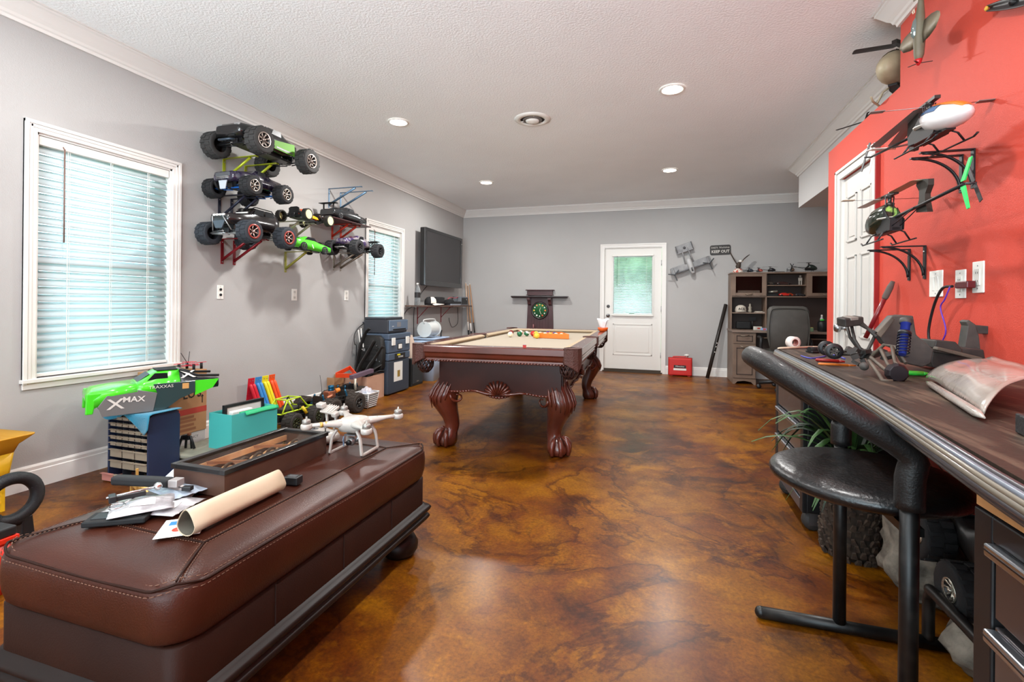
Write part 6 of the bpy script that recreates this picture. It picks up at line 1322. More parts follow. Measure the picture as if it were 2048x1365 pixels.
obj('tail_wing', MB().box((0, -.01, .29), (.26, .02, .13)), PG, pn, bev=.006); obj('roundel', MB().lathe([(0, -.021), (.022, -.021), (.022, -.023), (0, -.023)], 14, (0, 0, .29), 'Y'), PGD, pn)
for s in (-1, 1):
    n_ = obj('engine_nacelle', MB().tube([(s*.27, -.02, .05), (s*.27, -.02, -.06), (s*.27, -.02, -.085)], [.016, .022, .012], 10), PG, pn)
    for k in range(3):
        a = .6+k*2*PI/3; obj('propeller_blade', MB().box((s*.27+.05*math.cos(a), -.05, -.07+.05*math.sin(a)), (.10, .004, .016), (0, -a, 0)), BLK, n_)
# ================================================================ on the ottoman
OZ = .4895
db = thing('display_box', 'long dark wooden display case with glass lid on the ottoman', 'display case', (-1.41, 1.425, OZ), 0)
BXW = mat('case_brown_wood', (70, 46, 38), .4, noise=(10, (84, 58, 46), 5)); BXB = mat('case_black_frame', (24, 23, 24), .35, coat=.3); TAN = mat('case_tan_lining', (222, 180, 136), .7, noise=(14, (190, 146, 106), 4))
bx0, bx1, by0, by1, bh = -.108, .105, -.245, .235, .078
for a in ((bx0, bx0+.008, by0, by1), (bx1-.008, bx1, by0, by1), (bx0+.008, bx1-.008, by0, by0+.008), (bx0+.008, bx1-.008, by1-.008, by1)): obj('side_board', MB().bb(a[0], a[1], a[2], a[3], 0, bh-.008), BXW, db)
obj('lining', MB().bb(bx0+.008, bx1-.008, by0+.008, by1-.008, .001, .012), TAN, db)
for a in ((bx0-.006, bx0+.016, by0-.006, by1+.006), (bx1-.016, bx1+.006, by0-.006, by1+.006), (bx0+.016, bx1-.016, by0-.006, by0+.016), (bx0+.016, bx1-.016, by1-.016, by1+.006)): obj('lid_frame', MB().bb(a[0], a[1], a[2], a[3], bh-.008, bh+.008), BXB, db, bev=.002)
obj('glass_lid', MB().bb(bx0+.016, bx1-.016, by0+.016, by1-.016, bh-.001, bh+.002), glassmat('case_glass', (250, 246, 240), .02, .10), db)
for k in range(7):
    y = by0+.05+k*.062
    obj('watch_pillow', MB().sph((.0, y, .035), (.035, .022, .020), 12, 8), mat('pillow_tan', (206, 168, 130), .7), db); obj('watch_strap', MB().tube([(-.0+.0, y+.022*math.cos(a), .036+.024*math.sin(a)) for a in [2*PI*j/12 for j in range(12)]], .006, 6, closed=True), mat('strap_brown', (60, 44, 34), .6), db)
for k in range(2):
    y = by0+.14+k*.2; obj('divider_strip', MB().box((0, y, .058), (.19, .006, .010), (0, 0, .45)), mat('divider_wood', (150, 100, 70), .5), db)
for a in ((-.085, .006), (.085, .006)): obj('lining_rail', MB().bb(a[0]-.004, a[0]+.004, by0+.012, by1-.012, .04, .06), TAN, db)
rl = thing('rolled_envelope', 'cream rolled padded envelope lying on the ottoman', 'envelope', (-1.185, .955, OZ+.001), math.radians(1))
def roll(u, v, k=1):
    a = 2*PI*u; x = .033*math.cos(a-PI/2)*(1.0-.25*max(0, math.sin(a-PI/2))); z = .026+.026*math.sin(a-PI/2)+(.014*max(0, math.sin(a-PI/2))**2)
    return (x*k*.9, v*.325, .026+(z-.026)*k)
obj('outer_wrap', MB().sheet(lambda u, v: roll(u, v), 28, 6, .0015), mat('envelope_cream', (204, 184, 156), .55, bump=(14, .2)), rl)
obj('inner_wrap', MB().sheet(lambda u, v: roll(u, .004+v*.992, .93), 24, 4, .001), mat('envelope_inner', (84, 78, 66), .7), rl)
st_ = thing('sticker_card', 'white card with blue and red printing under the near end of the envelope', 'card', (-1.245, .985, OZ), math.radians(38))
obj('card', MB().bb(-.045, .06, -.055, .06, 0, .0009), WHT, st_); obj('blue_patch', MB().bb(-.03, .03, .02, .045, .0009, .0013), mat('print_blue', (44, 120, 180), .4), st_); obj('red_patch', MB().lathe([(.014, .0009), (.014, .0014), (0, .0014)], 14, (.0, -.012, 0)), mat('print_red', (210, 60, 40), .4), st_); text('print', 'CI', .02, WHT, st_, (0, .0325, .0015), (0, 0, 0), .0002)
t = thing('charger_block', 'small black plastic block behind the rolled envelope', 'charger', (-1.19, 1.345, OZ), .15); obj('block', MB().bb(-.026, .026, -.018, .018, 0, .026), BLK, t, bev=.003); obj('block_label', MB().bb(-.015, .015, -.010, .010, .026, .0265), mat('label_grey', (70, 70, 72), .5), t)
# stack of pouches, tools
PCH = mat('clear_pouch', (202, 200, 202), .18, noise=(18, (150, 146, 148), 5, .4, .6), bump=(26, .5), coat=.5)
def pouch(label, x, y, z, rz, w_, l_, seed, m=PCH, h=.012):
    random.seed(seed); a, b2 = random.uniform(6, 11), random.uniform(6, 11)
    f = lambda u, v: ((u-.5)*w_, (v-.5)*l_, .004+h*math.sin(PI*u)*math.sin(PI*v)*(1+.4*math.sin(u*a)*math.sin(v*b2))+.0015*math.sin(v*30))
    t = thing('plastic_pouch', label, 'pouch', (x, y, z), rz, 'plastic pouches on the ottoman'); obj('pouch_film', MB().sheet(f, 14, 12, .0015), m, t)
    obj('pouch_label', MB().sheet(lambda u, v: tuple(Vector(f(.3+.4*u, .25+.3*v))+Vector((0, 0, .0012))), 6, 4), mat('pouch_paper', (222, 216, 212), .6), t); return t
pouch('lowest clear plastic pouch with papers on the left of the ottoman', -1.465, 1.06, OZ+.001, .5, .20, .16, 1); pouch('bluish clear pouch nearest the display case', -1.455, 1.15, OZ+.016, -.2, .15, .11, 2, mat('clear_pouch_blue', (176, 190, 204), .15, bump=(30, .6), coat=.5))
pouch('white pouch with a small printed label on top of the pile', -1.43, 1.02, OZ+.020, .9, .15, .13, 3); pouch('crumpled clear pouch sticking out right of the pile', -1.365, 1.07, OZ+.006, .2, .09, .13, 4)
t = thing('foam_tray', 'thin black foam tray under the pouches', 'tray', (-1.44, .965, OZ), .55); obj('tray_body', MB().bb(-.075, .075, -.035, .035, 0, .016), MBLK, t, bev=.004); obj('tray_groove', MB().bb(-.06, .06, -.02, .02, .016, .0175), BLK, t)
t = thing('black_case', 'long black padded case resting across the pouches', 'case', (-1.535, 1.105, OZ+.036), math.radians(12)); obj('case_body', MB().bb(-.11, .085, -.016, .016, 0, .028), mat('case_black_fabric', (24, 24, 26), .6), t, bev=.008, seg=3); obj('case_tab', MB().bb(.085, .115, -.016, .016, .004, .026), mat('case_tag_silver', (176, 170, 168), .35, .4), t, bev=.002)
t = thing('clamp_tool', 'black clamp tool with silver rod lying on the pouches', 'clamp', (-1.47, 1.02, OZ+.040), math.radians(60)); obj('clamp_body', MB().bb(-.05, .03, -.008, .008, 0, .014), BLK, t, bev=.002); obj('clamp_rod', MB().cyl((-.06, .004, .012), (.06, .006, .016), .0035), CHR, t); obj('clamp_knob', MB().sph((.06, .006, .016), .012, 12, 8), CHR, t); obj('clamp_jaw', MB().bb(-.055, -.038, -.018, .018, 0, .018), BLK, t, bev=.002)
t = thing('split_ring', 'chrome pull ring at the near end of the clamp tool', 'ring', (-1.452, .965, OZ+.0385), .4); obj('ring', MB().tube([(.016*math.cos(2*PI*k/20), .020*math.sin(2*PI*k/20), 0.0) for k in range(20)], .0025, 6, closed=True), CHR, t); obj('ring_stem', MB().cyl((.006, .018, 0), (.014, .05, .004), .002), CHR, t)
t = thing('connector_plug', 'small black connector plug at the right end of the pouch pile', 'plug', (-1.395, 1.13, OZ+.030), .3); obj('plug_body', MB().bb(-.014, .014, -.009, .009, 0, .013), BLK, t, bev=.002); obj('plug_lead', MB().tube(bez([(-.014, 0, .006), (-.035, .008, .008), (-.05, .03, .004)], 4), .002, 6), MATS['label_grey'], t)
for k, (c, lb) in enumerate((((60, 66, 150), 'blue envelope under the left side of the display case'), ((200, 204, 214), 'white envelope on top of the blue ones'), ((80, 84, 170), 'lower blue envelope fanned out beside the display case'))):
    o = obj('envelope', MB().box((0, 0, 0), (.16, .11, .0022)), mat('env_%d' % k, c, .4)); tag(o, lb, 'envelope', 'envelopes beside the display case', (-1.575-.010*k, 1.29+.02*k, OZ+.0015+[.0025, .005, 0][k]), .5+.12*k)
# drone
dr = thing('drone', 'white quadcopter drone standing on the ottoman', 'drone', (-1.215, 1.72, OZ+.001), math.radians(4))
DW = mat('drone_white', (178, 171, 163), .3, coat=.4); MG = mat('motor_grey', (150, 146, 140), .35, .5)
zb = .118
obj('body_shell', MB().ring([[(r*math.cos(a)*(1+.10*math.cos(4*(a-PI/4))), r*math.sin(a)*(1+.10*math.cos(4*(a-PI/4))), z) for a in [2*PI*j/32 for j in range(32)]] for r, z in ((.03, zb-.035), (.052, zb-.03), (.066, zb-.008), (.062, zb+.010), (.045, zb+.022), (.02, zb+.027), (.001, zb+.028))]), DW, dr)
for k in range(4):
    a = PI/4+k*PI/2; c, s = math.cos(a), math.sin(a); R_ = .185
    P_ = [(.03*c, .03*s, zb), (.07*c, .07*s, zb+.002), (.13*c, .13*s, zb+.006), (R_*c, R_*s, zb+.008)]
    ar = obj('arm', MB().tube(P_, [.034, .026, .014, .012], 12, flat=.62), DW, dr)
    obj('motor_mount', MB().lathe([(.018, zb-.006), (.022, zb+.0), (.022, zb+.012), (.018, zb+.016)], 18, (R_*c, R_*s, 0)), DW, ar)
    obj('motor', MB().lathe([(.016, zb+.016), (.016, zb+.030), (.011, zb+.034), (.004, zb+.035), (.003, zb+.045), (0, zb+.045)], 16, (R_*c, R_*s, 0)), MG, ar)
    if k == 2:
        for q in (.105, .125): obj('gold_band', MB().tube([(q*c, q*s, zb+.005), ((q+.011)*c, (q+.011)*s, zb+.0055)], .0165, 12, flat=.66), mat('band_gold', (188, 150, 74), .35, .4), ar)
    for q in range(4):
        obj('vent_slot', MB().box(((.075+q*.006)*c, (.075+q*.006)*s, zb+.0155), (.002, .016, .002), (0, 0, a)), MATS['label_grey'], ar) if k in (2, 0) else None
for s in (-1, 1):
    P_ = bez([(s*.045, -.055, zb-.02), (s*.062, -.060, zb-.05), (s*.070, -.062, .02), (s*.072, -.062, .006), (s*.072, -.05, .004), (s*.072, .05, .004), (s*.072, .062, .006), (s*.070, .062, .02), (s*.062, .060, zb-.05), (s*.045, .055, zb-.02)], 4)
    obj('landing_leg', MB().tube(P_, .0075, 8, flat=.8), DW, dr)
obj('gimbal_plate', MB().box((0, -.01, zb-.045), (.05, .05, .006)), STEEL, dr); cmr = obj('camera', MB().sph((.0, -.02, .045), .018, 14, 10), mat('camera_grey', (130, 128, 126), .3, .6), dr); obj('lens', MB().lathe([(.010, 0), (.010, -.012), (.0, -.012)], 14, (0, -.036, .045), 'Y'), BLK, cmr)
obj('gimbal_arm', MB().tube([(.02, -.01, zb-.045), (.026, -.015, .06), (.022, -.02, .045)], .005, 6), STEEL, dr); obj('camera_guard', MB().box((-.03, -.03, .045), (.003, .02, .035), (.5, 0, .4)), mat('guard_blue', (140, 170, 200), .4), dr)
ct_ = thing('drone_controller', 'white drone remote controller with phone holder behind the display case', 'remote controller', (-1.445, 1.80, OZ), math.radians(-20))
obj('controller_body', MB().ring([[(x, y, z) for x, y in rrect(2*w_, 2*d, min(w_, d)*.8, 6)] for w_, d, z in ((.07, .045, .0), (.088, .058, .010), (.09, .06, .028), (.08, .05, .042), (.06, .03, .046))]), DW, ct_)
for s in (-1, 1): obj('stick_well', MB().lathe([(.02, .0455), (.018, .047), (0, .0472)], 16, (s*.045, -.005, 0)), MATS['label_grey'], ct_); obj('stick', MB().lathe([(.003, .046), (.003, .062), (.007, .066), (.006, .070), (0, .071)], 10, (s*.045, -.005, 0)), MG, ct_)
for s in (-1, 1): obj('holder_arm', MB().tube([(s*.028, .045, .035), (s*.034, .052, .075), (s*.038, .05, .118)], .006, 8), DW, ct_)
obj('phone_clamp', MB().box((-.012, .05, .128), (.085, .05, .010), (.5, 0, .1)), DW, ct_, bev=.004); obj('clamp_pad', MB().box((-.055, .035, .145), (.045, .028, .022), (.3, 0, .1)), DW, ct_, bev=.005); obj('clamp_jaw', MB().box((.05, .04, .118), (.03, .03, .02), (.3, 0, .1)), DW, ct_, bev=.005)
for k in range(5): obj('clamp_rib', MB().box((-.035+.017*k, .05, .136), (.003, .045, .004), (.5, 0, .1)), MATS['gear_white'], ct_)
# ================================================================ left-hand floor clutter
# ---- parts cabinet
pc = thing('parts_cabinet', 'navy small-parts drawer cabinet beside the ottoman under a teal towel', 'parts cabinet', (-3.105, 2.12, 0), 0)
NVY = mat('cabinet_navy', (34, 46, 74), .4); TRD = transl('frosted_drawer', (176, 160, 140), (150, 130, 110), .25); TRP = mat('frosted_pink', (196, 130, 120), .4); DVD = mat('cabinet_divider', (40, 44, 54), .5)
W_, D_, H_ = .172, .20, .415
for s in (-1, 1): obj('side_panel', MB().prism([(0, 0), (D_, 0), (D_, H_-.03), (D_-.03, H_), (.03, H_), (0, H_-.03)], .012, 'X', s*W_-(.012 if s > 0 else 0)), NVY, pc, bev=.003)
obj('cabinet_back', MB().bb(-W_+.012, W_-.012, D_-.01, D_, .002, H_-.01), NVY, pc); obj('cabinet_top', MB().bb(-W_+.012, W_-.012, .02, D_-.0105, H_-.012, H_), NVY, pc)
rows = [(.0, .062, 3, 1), (.066, .128, 3, 0), (.132, .196, 3, 0), (.202, .238, 6, 0), (.242, .278, 6, 0), (.282, .318, 6, 0), (.322, .358, 6, 0), (.362, .398, 6, 0)]
for z0, z1, n, out in rows:
    obj('row_shelf', MB().bb(-W_+.012, W_-.012, .012, D_-.012, z0-.003+.004, z0+.004), DVD, pc)
    cw = (2*W_-.024)/n
    for i in range(n):
        x0 = -W_+.012+i*cw
        y = -.045 if out else 0
        b = MB(); b.bb(x0+.005, x0+cw-.005, y+.004, y+.008, z0+.006, z1-.009); b.bb(x0+.004, x0+cw-.004, y-.008, y+.006, z1-.013, z1-.010)
        b.bb(x0+.003, x0+cw-.003, y+.008, y+.16, z0+.006, z0+.009)
        if i: obj('divider', MB().bb(x0-.002, x0+.002, .01, .06, z0+.004, z1), DVD, pc)
        obj('drawer', b, TRP if (out and i == 0) else TRD, pc)
# towel
def tow(u, v):
    x = (u-.5)*.40; s = v
    if s < .55: y = .19-s/.55*.20; z = H_+.005+.004*math.sin(u*15)
    else:
        q = (s-.55)/.45; dp = .025+.075*math.exp(-((u-.86)/.22)**2)+.02*math.sin(u*9); y = -.012-.012*math.sin(u*14)*q; z = H_+.002-q*dp
    return (x, y, z)
tw = obj('towel', MB().sheet(tow, 32, 18, .004), mat('towel_teal', (36, 130, 160), .95, bump=(220, .6), sheen=.3)); tag(tw, 'teal blue towel draped over the small-parts cabinet', 'towel', None, (-3.105, 2.12, 0))
# ---- lime truck shell
ts_ = thing('truck_body_shell', 'lime green, black and grey truck body shell on top of the small-parts cabinet', 'truck body shell', (-3.10, 2.27, .425), math.atan2(-.52, -.28))
LG = mat('shell_lime', (72, 210, 40), .22, coat=.6); SBK = mat('shell_black', (22, 26, 30), .2, coat=.6); SGR = mat('shell_grey', (110, 108, 106), .3, coat=.5); SDB = mat('shell_smoke', (50, 66, 66), .15, coat=.6)
shell([(.335, .12, .10, .125, .10, .13), (.30, .135, .05, .145, .11, .155), (.22, .14, .09, .15, .115, .165), (.10, .14, .10, .165, .11, .175)], LG, ts_, 'hood')
shell([(.10, .14, .10, .165, .11, .175), (.06, .135, .10, .17, .095, .20), (.0, .13, .10, .175, .085, .235), (-.12, .13, .10, .175, .085, .24)], LG, ts_, 'cab')
shell([(-.12, .13, .10, .175, .087, .24), (-.15, .13, .10, .175, .085, .235), (-.22, .128, .10, .17, .11, .18), (-.335, .12, .11, .165, .105, .17)], SBK, ts_, 'bed')
for s in (-1, 1):
    sk = obj('flank_grey', MB().prism([(.28, .06), (.26, .0), (.02, .0), (.0, .11), (.10, .14), (.24, .12)], .006, 'Y', s*.142-.003), SGR, ts_, bev=.002)
    obj('flank_dark', MB().prism([(.0, .11), (.02, .0), (-.04, .0), (-.12, .06), (-.2, .09), (-.2, .165), (.02, .165)], .005, 'Y', s*.138-.0025), SDB, ts_, bev=.002)
    obj('flank_rear', MB().prism([(-.2, .165), (-.2, .07), (-.30, .11), (-.335, .165)], .005, 'Y', s*.132-.0025), LG, ts_)
    obj('side_window', MB().prism([(.055, .175), (-.06, .175), (-.055, .225), (.01, .228)], .003, 'Y', s*.112-.0015), WIN, ts_)
    obj('fender', MB().prism([(.335, .02), (.30, .02), (.29, .09), (.22, .11), (.22, .14), (.33, .14)], .02, 'Y', s*.13-.01), LG, ts_, bev=.006)
    obj('bed_rail', MB().tube([(-.12, s*.09, .236), (-.22, s*.11, .195), (-.34, s*.115, .185)], .008, 8), MBLK, ts_)
    obj('rear_sticker', MB().prism([(-.13, .12), (-.165, .12), (-.165, .155), (-.13, .155)], .002, 'Y', s*.1415-.001), mat('sticker_gold', (200, 150, 90), .4), ts_)
obj('roof_panel', MB().box((-.06, 0, .2405), (.11, .16, .004)), MBLK, ts_)
obj('windscreen', MB().prism([(-.09, 0), (.09, 0), (.08, .075), (-.08, .075)], .002, 'X', 0), WIN, ts_).matrix_local = Matrix.Translation((.092, 0, .178)) @ Euler((0, -.95, 0)).to_matrix().to_4x4()
obj('tail_plate', MB().box((-.34, 0, .14), (.006, .20, .05)), mat('tail_navy', (30, 44, 110), .3), ts_, bev=.002)
LT = mat('shell_lettering', (210, 204, 196), .4)
text('flank_lettering', 'X', .085, LT, ts_, (.20, .1475, .065), (PI/2, 0, PI), .0005, 1.3, .001); text('flank_lettering', 'MAX', .045, LT, ts_, (.115, .1475, .085), (PI/2, .06, PI), .0005, 1.1, .001); text('flank_lettering', 'TRAXXAS', .026, LT, ts_, (-.02, .1435, .145), (PI/2, 0, PI), .0005, 1.1)
text('roof_lettering', 'X', .07, LT, ts_, (-.165, .112, .205), (PI/2-.55, 0, PI), .0005, 1.6, .001)
# ---- cartons
CBD = mat('cardboard', (176, 132, 92), .8, noise=(5, (160, 118, 80), 4)); CBP = mat('cardboard_pink', (192, 150, 126), .8, noise=(4, (180, 138, 114), 3))
cw_ = thing('white_carton', 'white carton standing on the floor under the brown carton', 'carton', (-3.36, 2.60, 0)); obj('carton_body', MB().bb(-.125, .155, -.15, .13, 0, .165), mat('carton_white', (198, 192, 188), .6), cw_, bev=.003); text('carton_text', 'EMERGENCY', .026, mat('ink_grey', (110, 100, 96), .6), cw_, (.1555, .0, .13), (PI/2, 0, PI/2), .0003)
cb = thing('brown_carton', 'brown cardboard carton with a red band standing on the white carton', 'carton', (-3.36, 2.60, .1655), 0); obj('carton_body', MB().bb(-.125, .16, -.16, .135, 0, .44), CBD, cb, bev=.003)
obj('red_band', MB().bb(.158, .1608, -.159, .134, .135, .175), mat('band_red', (176, 62, 50), .7), cb); IK = mat('ink_black', (36, 30, 28), .6)
text('carton_text', "LO'S", .085, IK, cb, (.1612, .02, .275), (PI/2, 0, PI/2), .0004, .85, .001); obj('arrow_mark', MB().prism([(.095, .20), (.102, .20), (.102, .245), (.110, .245), (.0985, .262), (.087, .245), (.095, .245)], .0006, 'X', .1603), IK, cb)
for k, z in enumerate((.02, .05, .08, .105)): obj('print_block', MB().bb(.1602, .1606, -.07, .05-.015*(k % 2), z, z+.018), mat('ink_brown', (140, 92, 62), .7), cb)
rq = thing('racing_quad', 'small red racing quadcopter with antennas on the brown carton', 'drone', (-3.27, 2.66, .6065), .4)
RQ = mat('quad_red', (200, 40, 60), .35); obj('frame_plate', MB().box((0, 0, .030), (.11, .03, .004), (0, 0, .78)).box((0, 0, .030), (.11, .03, .004), (0, 0, -.78)), RQ, rq); obj('top_plate', MB().box((0, 0, .055), (.07, .035, .003)), RQ, rq)
for sx in (-1, 1):
    for sy in (-1, 1):
        m_ = obj('motor', MB().cyl((sx*.05, sy*.05, .0), (sx*.05, sy*.05, .045), .009), MBLK, rq); obj('propeller', MB().box((sx*.05, sy*.05, .047), (.07, .010, .002), (.15, 0, sx*sy*.6+.4)), RQ, m_); obj('standoff', MB().cyl((sx*.02, sy*.012, .03), (sx*.02, sy*.012, .056), .002, n=6), STEEL, rq)
for s in (-1, 1): obj('antenna', MB().cyl((-.02, s*.01, .055), (-.035, s*.055, .125), .0022, n=6), BLK, rq)
# ---- grey-green low bin, stand, teal box
lo = thing('low_crate', 'grey-green low lidded crate under the teal box', 'crate', (-2.90, 2.66, 0)); obj('crate_body', MB().bb(-.20, .20, -.32, .32, 0, .095), mat('crate_grey', (112, 114, 100), .6), lo, bev=.008); obj('crate_lid', MB().bb(-.215, .215, -.335, .335, .0955, .118), mat('crate_lid_grey', (150, 148, 132), .5, noise=(8, (130, 130, 116), 3)), lo, bev=.006)
sd = thing('mount_stand', 'black A-shaped plastic stand on the low crate left of the teal box', 'stand', (-3.015, 2.43, .1185), .2)
for s in (-1, 1):
    obj('leg', MB().tube([(s*.058, -.0, .006), (s*.03, 0, .085), (s*.0, 0, .09)], .008, 6), BLK, sd); obj('inner_leg', MB().tube([(s*.022, .02, .002), (s*.018, .02, .06), (s*.012, 0, .08)], .008, 6), BLK, sd)
obj('cross_bar', MB().box((0, 0, .078), (.05, .02, .03)), BLK, sd, bev=.004); obj('copper_clip', MB().box((.02, 0, .10), (.02, .015, .012)), mat('copper', (190, 120, 90), .35, .7), sd)
tb = thing('teal_box', 'open teal plastic box with green rim holding a black picture frame', 'box', (-2.795, 2.685, .1185), -.06)
TL = mat('teal_plastic', (70, 176, 170), .45); TLG = mat('green_rim', (30, 170, 110), .45)
ta, tbb = .105, .185
for a in ((-ta, -ta+.005, -tbb, tbb), (ta-.005, ta, -tbb, tbb), (-ta+.005, ta-.005, -tbb, -tbb+.005), (-ta+.005, ta-.005, tbb-.005, tbb)): obj('side_wall', MB().bb(a[0], a[1], a[2], a[3], 0, .235), TL, tb)
obj('box_bottom', MB().bb(-ta+.005, ta-.005, -tbb+.005, tbb-.005, 0, .006), TL, tb)
obj('green_lid', MB().sheet(lambda u, v: (ta-.002+.014*v+.004*math.sin(u*8), -tbb+.10+u*(2*tbb-.10), .237-.022*v), 10, 3, .003), TLG, tb); obj('green_rim', MB().bb(ta-.03, ta-.006, -tbb+.08, tbb-.006, .228, .237), TLG, tb)
pf = thing('framed_picture', 'black picture frame standing in the teal box', 'picture frame', (-2.815, 2.70, .26), (0, 0, -.06+PI/2))
for a in ((-.17, .15, 0, .02), ): pass
for q in ((-.16, -.14, .0, .14), (.14, .16, .0, .14), (-.14, .14, .12, .14), (-.14, .14, 0, .02)): obj('frame_bar', MB().bb(q[0], q[1], -.012, .012, q[2], q[3]), BLK, pf, bev=.002)
obj('picture_sheet', MB().bb(-.14, .14, -.002, .002, .02, .12), WHT, pf)
wb_ = obj('white_packet', MB().box((-2.76, 2.62, .325), (.035, .16, .075), (0, .1, -.06)), WHT, bev=.004); tag(wb_, 'white packet standing in front of the frame in the teal box', 'packet')
# ---- rainbow tube brackets leaning on the wall
for k, (c, nm) in enumerate((((200, 30, 50), 'red'), ((60, 136, 200), 'blue'), ((232, 216, 40), 'yellow'), ((232, 84, 34), 'orange'))):
    m = mat('tube_'+nm, c, .35); y = 3.345+k*.078; t = thing('tube_bracket', nm+' bracket of two angled tubes leaning on the wall behind the teal box', 'bracket', (-3.44, y, .0), (0, .10, 0), 'coloured tube brackets against the wall')
    obj('mount_plate', MB().bb(-.016, -.010, -.034, .034, .30, .44), m, t, bev=.002); obj('plate_lower', MB().bb(-.016, -.010, -.034, .034, .0, .30), m, t)
    for s in (-1, 1):
        obj('tube', MB().tube(bez([(.0, s*.017, .38), (.015, s*.017, .36), (.06, s*.017+.02, .24), (.11, s*.017+.045, .10), (.12, s*.017+.05, .02)], 4), .014, 10), m, t)
    for s in (-1, 1): obj('screw', MB().sph((-.009, s*.015, .415), .004, 8, 5), STEEL, t)
# ---- trucks on the floor
yc = thing('toy_crawler', 'yellow-green caged rock crawler truck on the floor beside the teal box', 'toy truck', (-3.10, 3.47, 0), PI/2+.06, 'radio-control trucks on the floor')
YG = mat('cage_yellow_green', (186, 214, 40), .35); chassis(yc, .30, .09, .11); susp(yc, .30, .25, .085, .09, MBLK, mat('shock_yellow', (220, 190, 40), .4)); wheels(yc, .30, .27, .088, .10, .045, mat('rim_olive', (60, 66, 40), .4, .3), zc=.088, rubber=mat('crawler_tyre', (50, 46, 42), .85, bump=(300, .2)), spokes=8)
cg_ = [[(.20, 0, .16), (.12, 0, .18), (.04, 0, .27), (-.12, 0, .27), (-.20, 0, .17)], [(.20, 0, .16), (-.20, 0, .17)], [(.04, 0, .27), (-.0, 0, .165)], [(-.12, 0, .27), (-.06, 0, .165)]]
for s in (-1, 1):
    for g in cg_: obj('cage_tube', MB().tube([(x, s*(.075-(.015 if z > .2 else 0)), z) for x, y, z in g], .007, 6), YG if g is not cg_[2] else MBLK, yc)
for x in (.20, .04, -.12, -.20): obj('cross_tube', MB().cyl((x, -.07, .27 if abs(x+.04) < .1 else .165), (x, .07, .27 if abs(x+.04) < .1 else .165), .006, n=6), YG, yc)
obj('seat_tub', MB().box((-.03, 0, .165), (.20, .12, .05)), mat('tub_black', (40, 42, 36), .5), yc, bev=.006); obj('yellow_link', MB().tube([(.02, -.10, .19), (.05, -.12, .13)], .014, 6), MATS['shock_yellow'], yc)
def big_truck(label, loc, rz, body):
    t = thing('toy_truck_chassis', label, 'toy truck', loc, rz, 'radio-control trucks on the floor')
    chassis(t, .34, .10, .13, mat('alloy_dark', (56, 52, 48), .4, .4)); susp(t, .34, .30, .095, .105, MBLK, mat('shock_teal', (44, 104, 134), .3, .5), .12, mat('spring_blue', (60, 110, 140), .4, .4)); wheels(t, .34, .33, .10, .12, .05, mat('rim_dull', (80, 76, 72), .4, .3), zc=.10, rubber=mat('mud_tyre', (58, 50, 44), .9, bump=(200, .3)), spokes=5)
    e = obj('engine_block', MB().box((-.01, 0, .20), (.10, .07, .07)), MATS['copper'] if body else MBLK, t, bev=.008)
    obj('cooling_head', MB().lathe([(.03, .225), (.03, .25), (.026, .255), (.03, .262), (.03, .285), (0, .287)], 14, (.01, .0, 0)), mat('head_blue', (24, 84, 116), .3, .6), e)
    obj('air_filter', MB().cyl((.05, -.02, .225), (.09, -.035, .235), .024, .02), mat('filter_orange', (230, 130, 40), .6), e); obj('exhaust', MB().tube([(-.02, -.03, .20), (-.06, -.07, .20), (-.14, -.08, .19)], .016, 8), MATS['copper'], e)
    for s in (-1, 1): obj('side_rail', MB().tube([(-.2, s*.06, .16), (0, s*.07, .175), (.2, s*.06, .16)], .006, 6), MBLK, t)
    obj('antenna', MB().tube([(-.08, .03, .16), (-.085, .03, .28), (-.11, .03, .40)], .002, 5), BLK, t); return t
big_truck('muddy monster truck chassis with blue shocks and orange filter on the floor', (-3.12, 4.02, 0), PI/2-.06, True)
big_truck('darker truck chassis just left of the white basket on the floor', (-3.22, 4.20, .06), PI/2+.25, False) if False else None
t2 = thing('toy_truck_chassis', 'darker bare truck chassis just left of the white basket on the floor', 'toy truck', (-3.25, 4.47, 0), PI/2, 'radio-control trucks on the floor')
chassis(t2, .20, .10, .13); wheels(t2, .22, .20, .095, .09, .045, MATS['rim_dull'], zc=.095, rubber=MATS['mud_tyre'], spokes=5); susp(t2, .22, .19, .095, .105, MBLK, MATS['shock_teal'], .12, MATS['spring_blue']); obj('engine_block', MB().box((0, 0, .19), (.08, .06, .07)), MBLK, t2, bev=.006)
# ---- basket
bs = thing('white_basket', 'small white slotted plastic basket full of bags in front of the carton', 'basket', (-2.99, 4.44, 0), 0)
def frust(b, w0, l0, w1, l1, z0, z1, th=.004):
    b.ring([[(x, y, z) for x, y in rrect(w, l, .02, 3)] for w, l, z in ((w0, l0, z0), (w1, l1, z1))], caps=(True, False))
    b.ring([[(x, y, z) for x, y in rrect(w-th*2, l-th*2, .02, 3)] for w, l, z in ((w1, l1, z1), (w0, l0, z0+.004))], caps=(False, True)); return b
obj('basket_shade', frust(MB(), .14, .16, .18, .20, 0, .155), mat('basket_shadow', (92, 92, 92), .7), bs)  # grey inner shell: shade between the slats, put into the colour
BW = mat('basket_white', (222, 222, 220), .4)
for k in range(7):
    z = .014+k*.021; f = z/.155; w_, l_ = (.143+.04*f), (.163+.04*f); obj('slat_ring', MB().ring([[(x, y, zz) for x, y in rrect(w_, l_, .022, 3)] for zz in (z, z+.012)]+[[(x, y, zz) for x, y in rrect(w_-.004, l_-.004, .022, 3)] for zz in (z+.012, z)], closed=True, smooth=False), BW, bs)
obj('rim', MB().tube([(x, y, .158) for x, y in rrect(.192, .212, .025, 4)], .005, 6, closed=True), BW, bs)
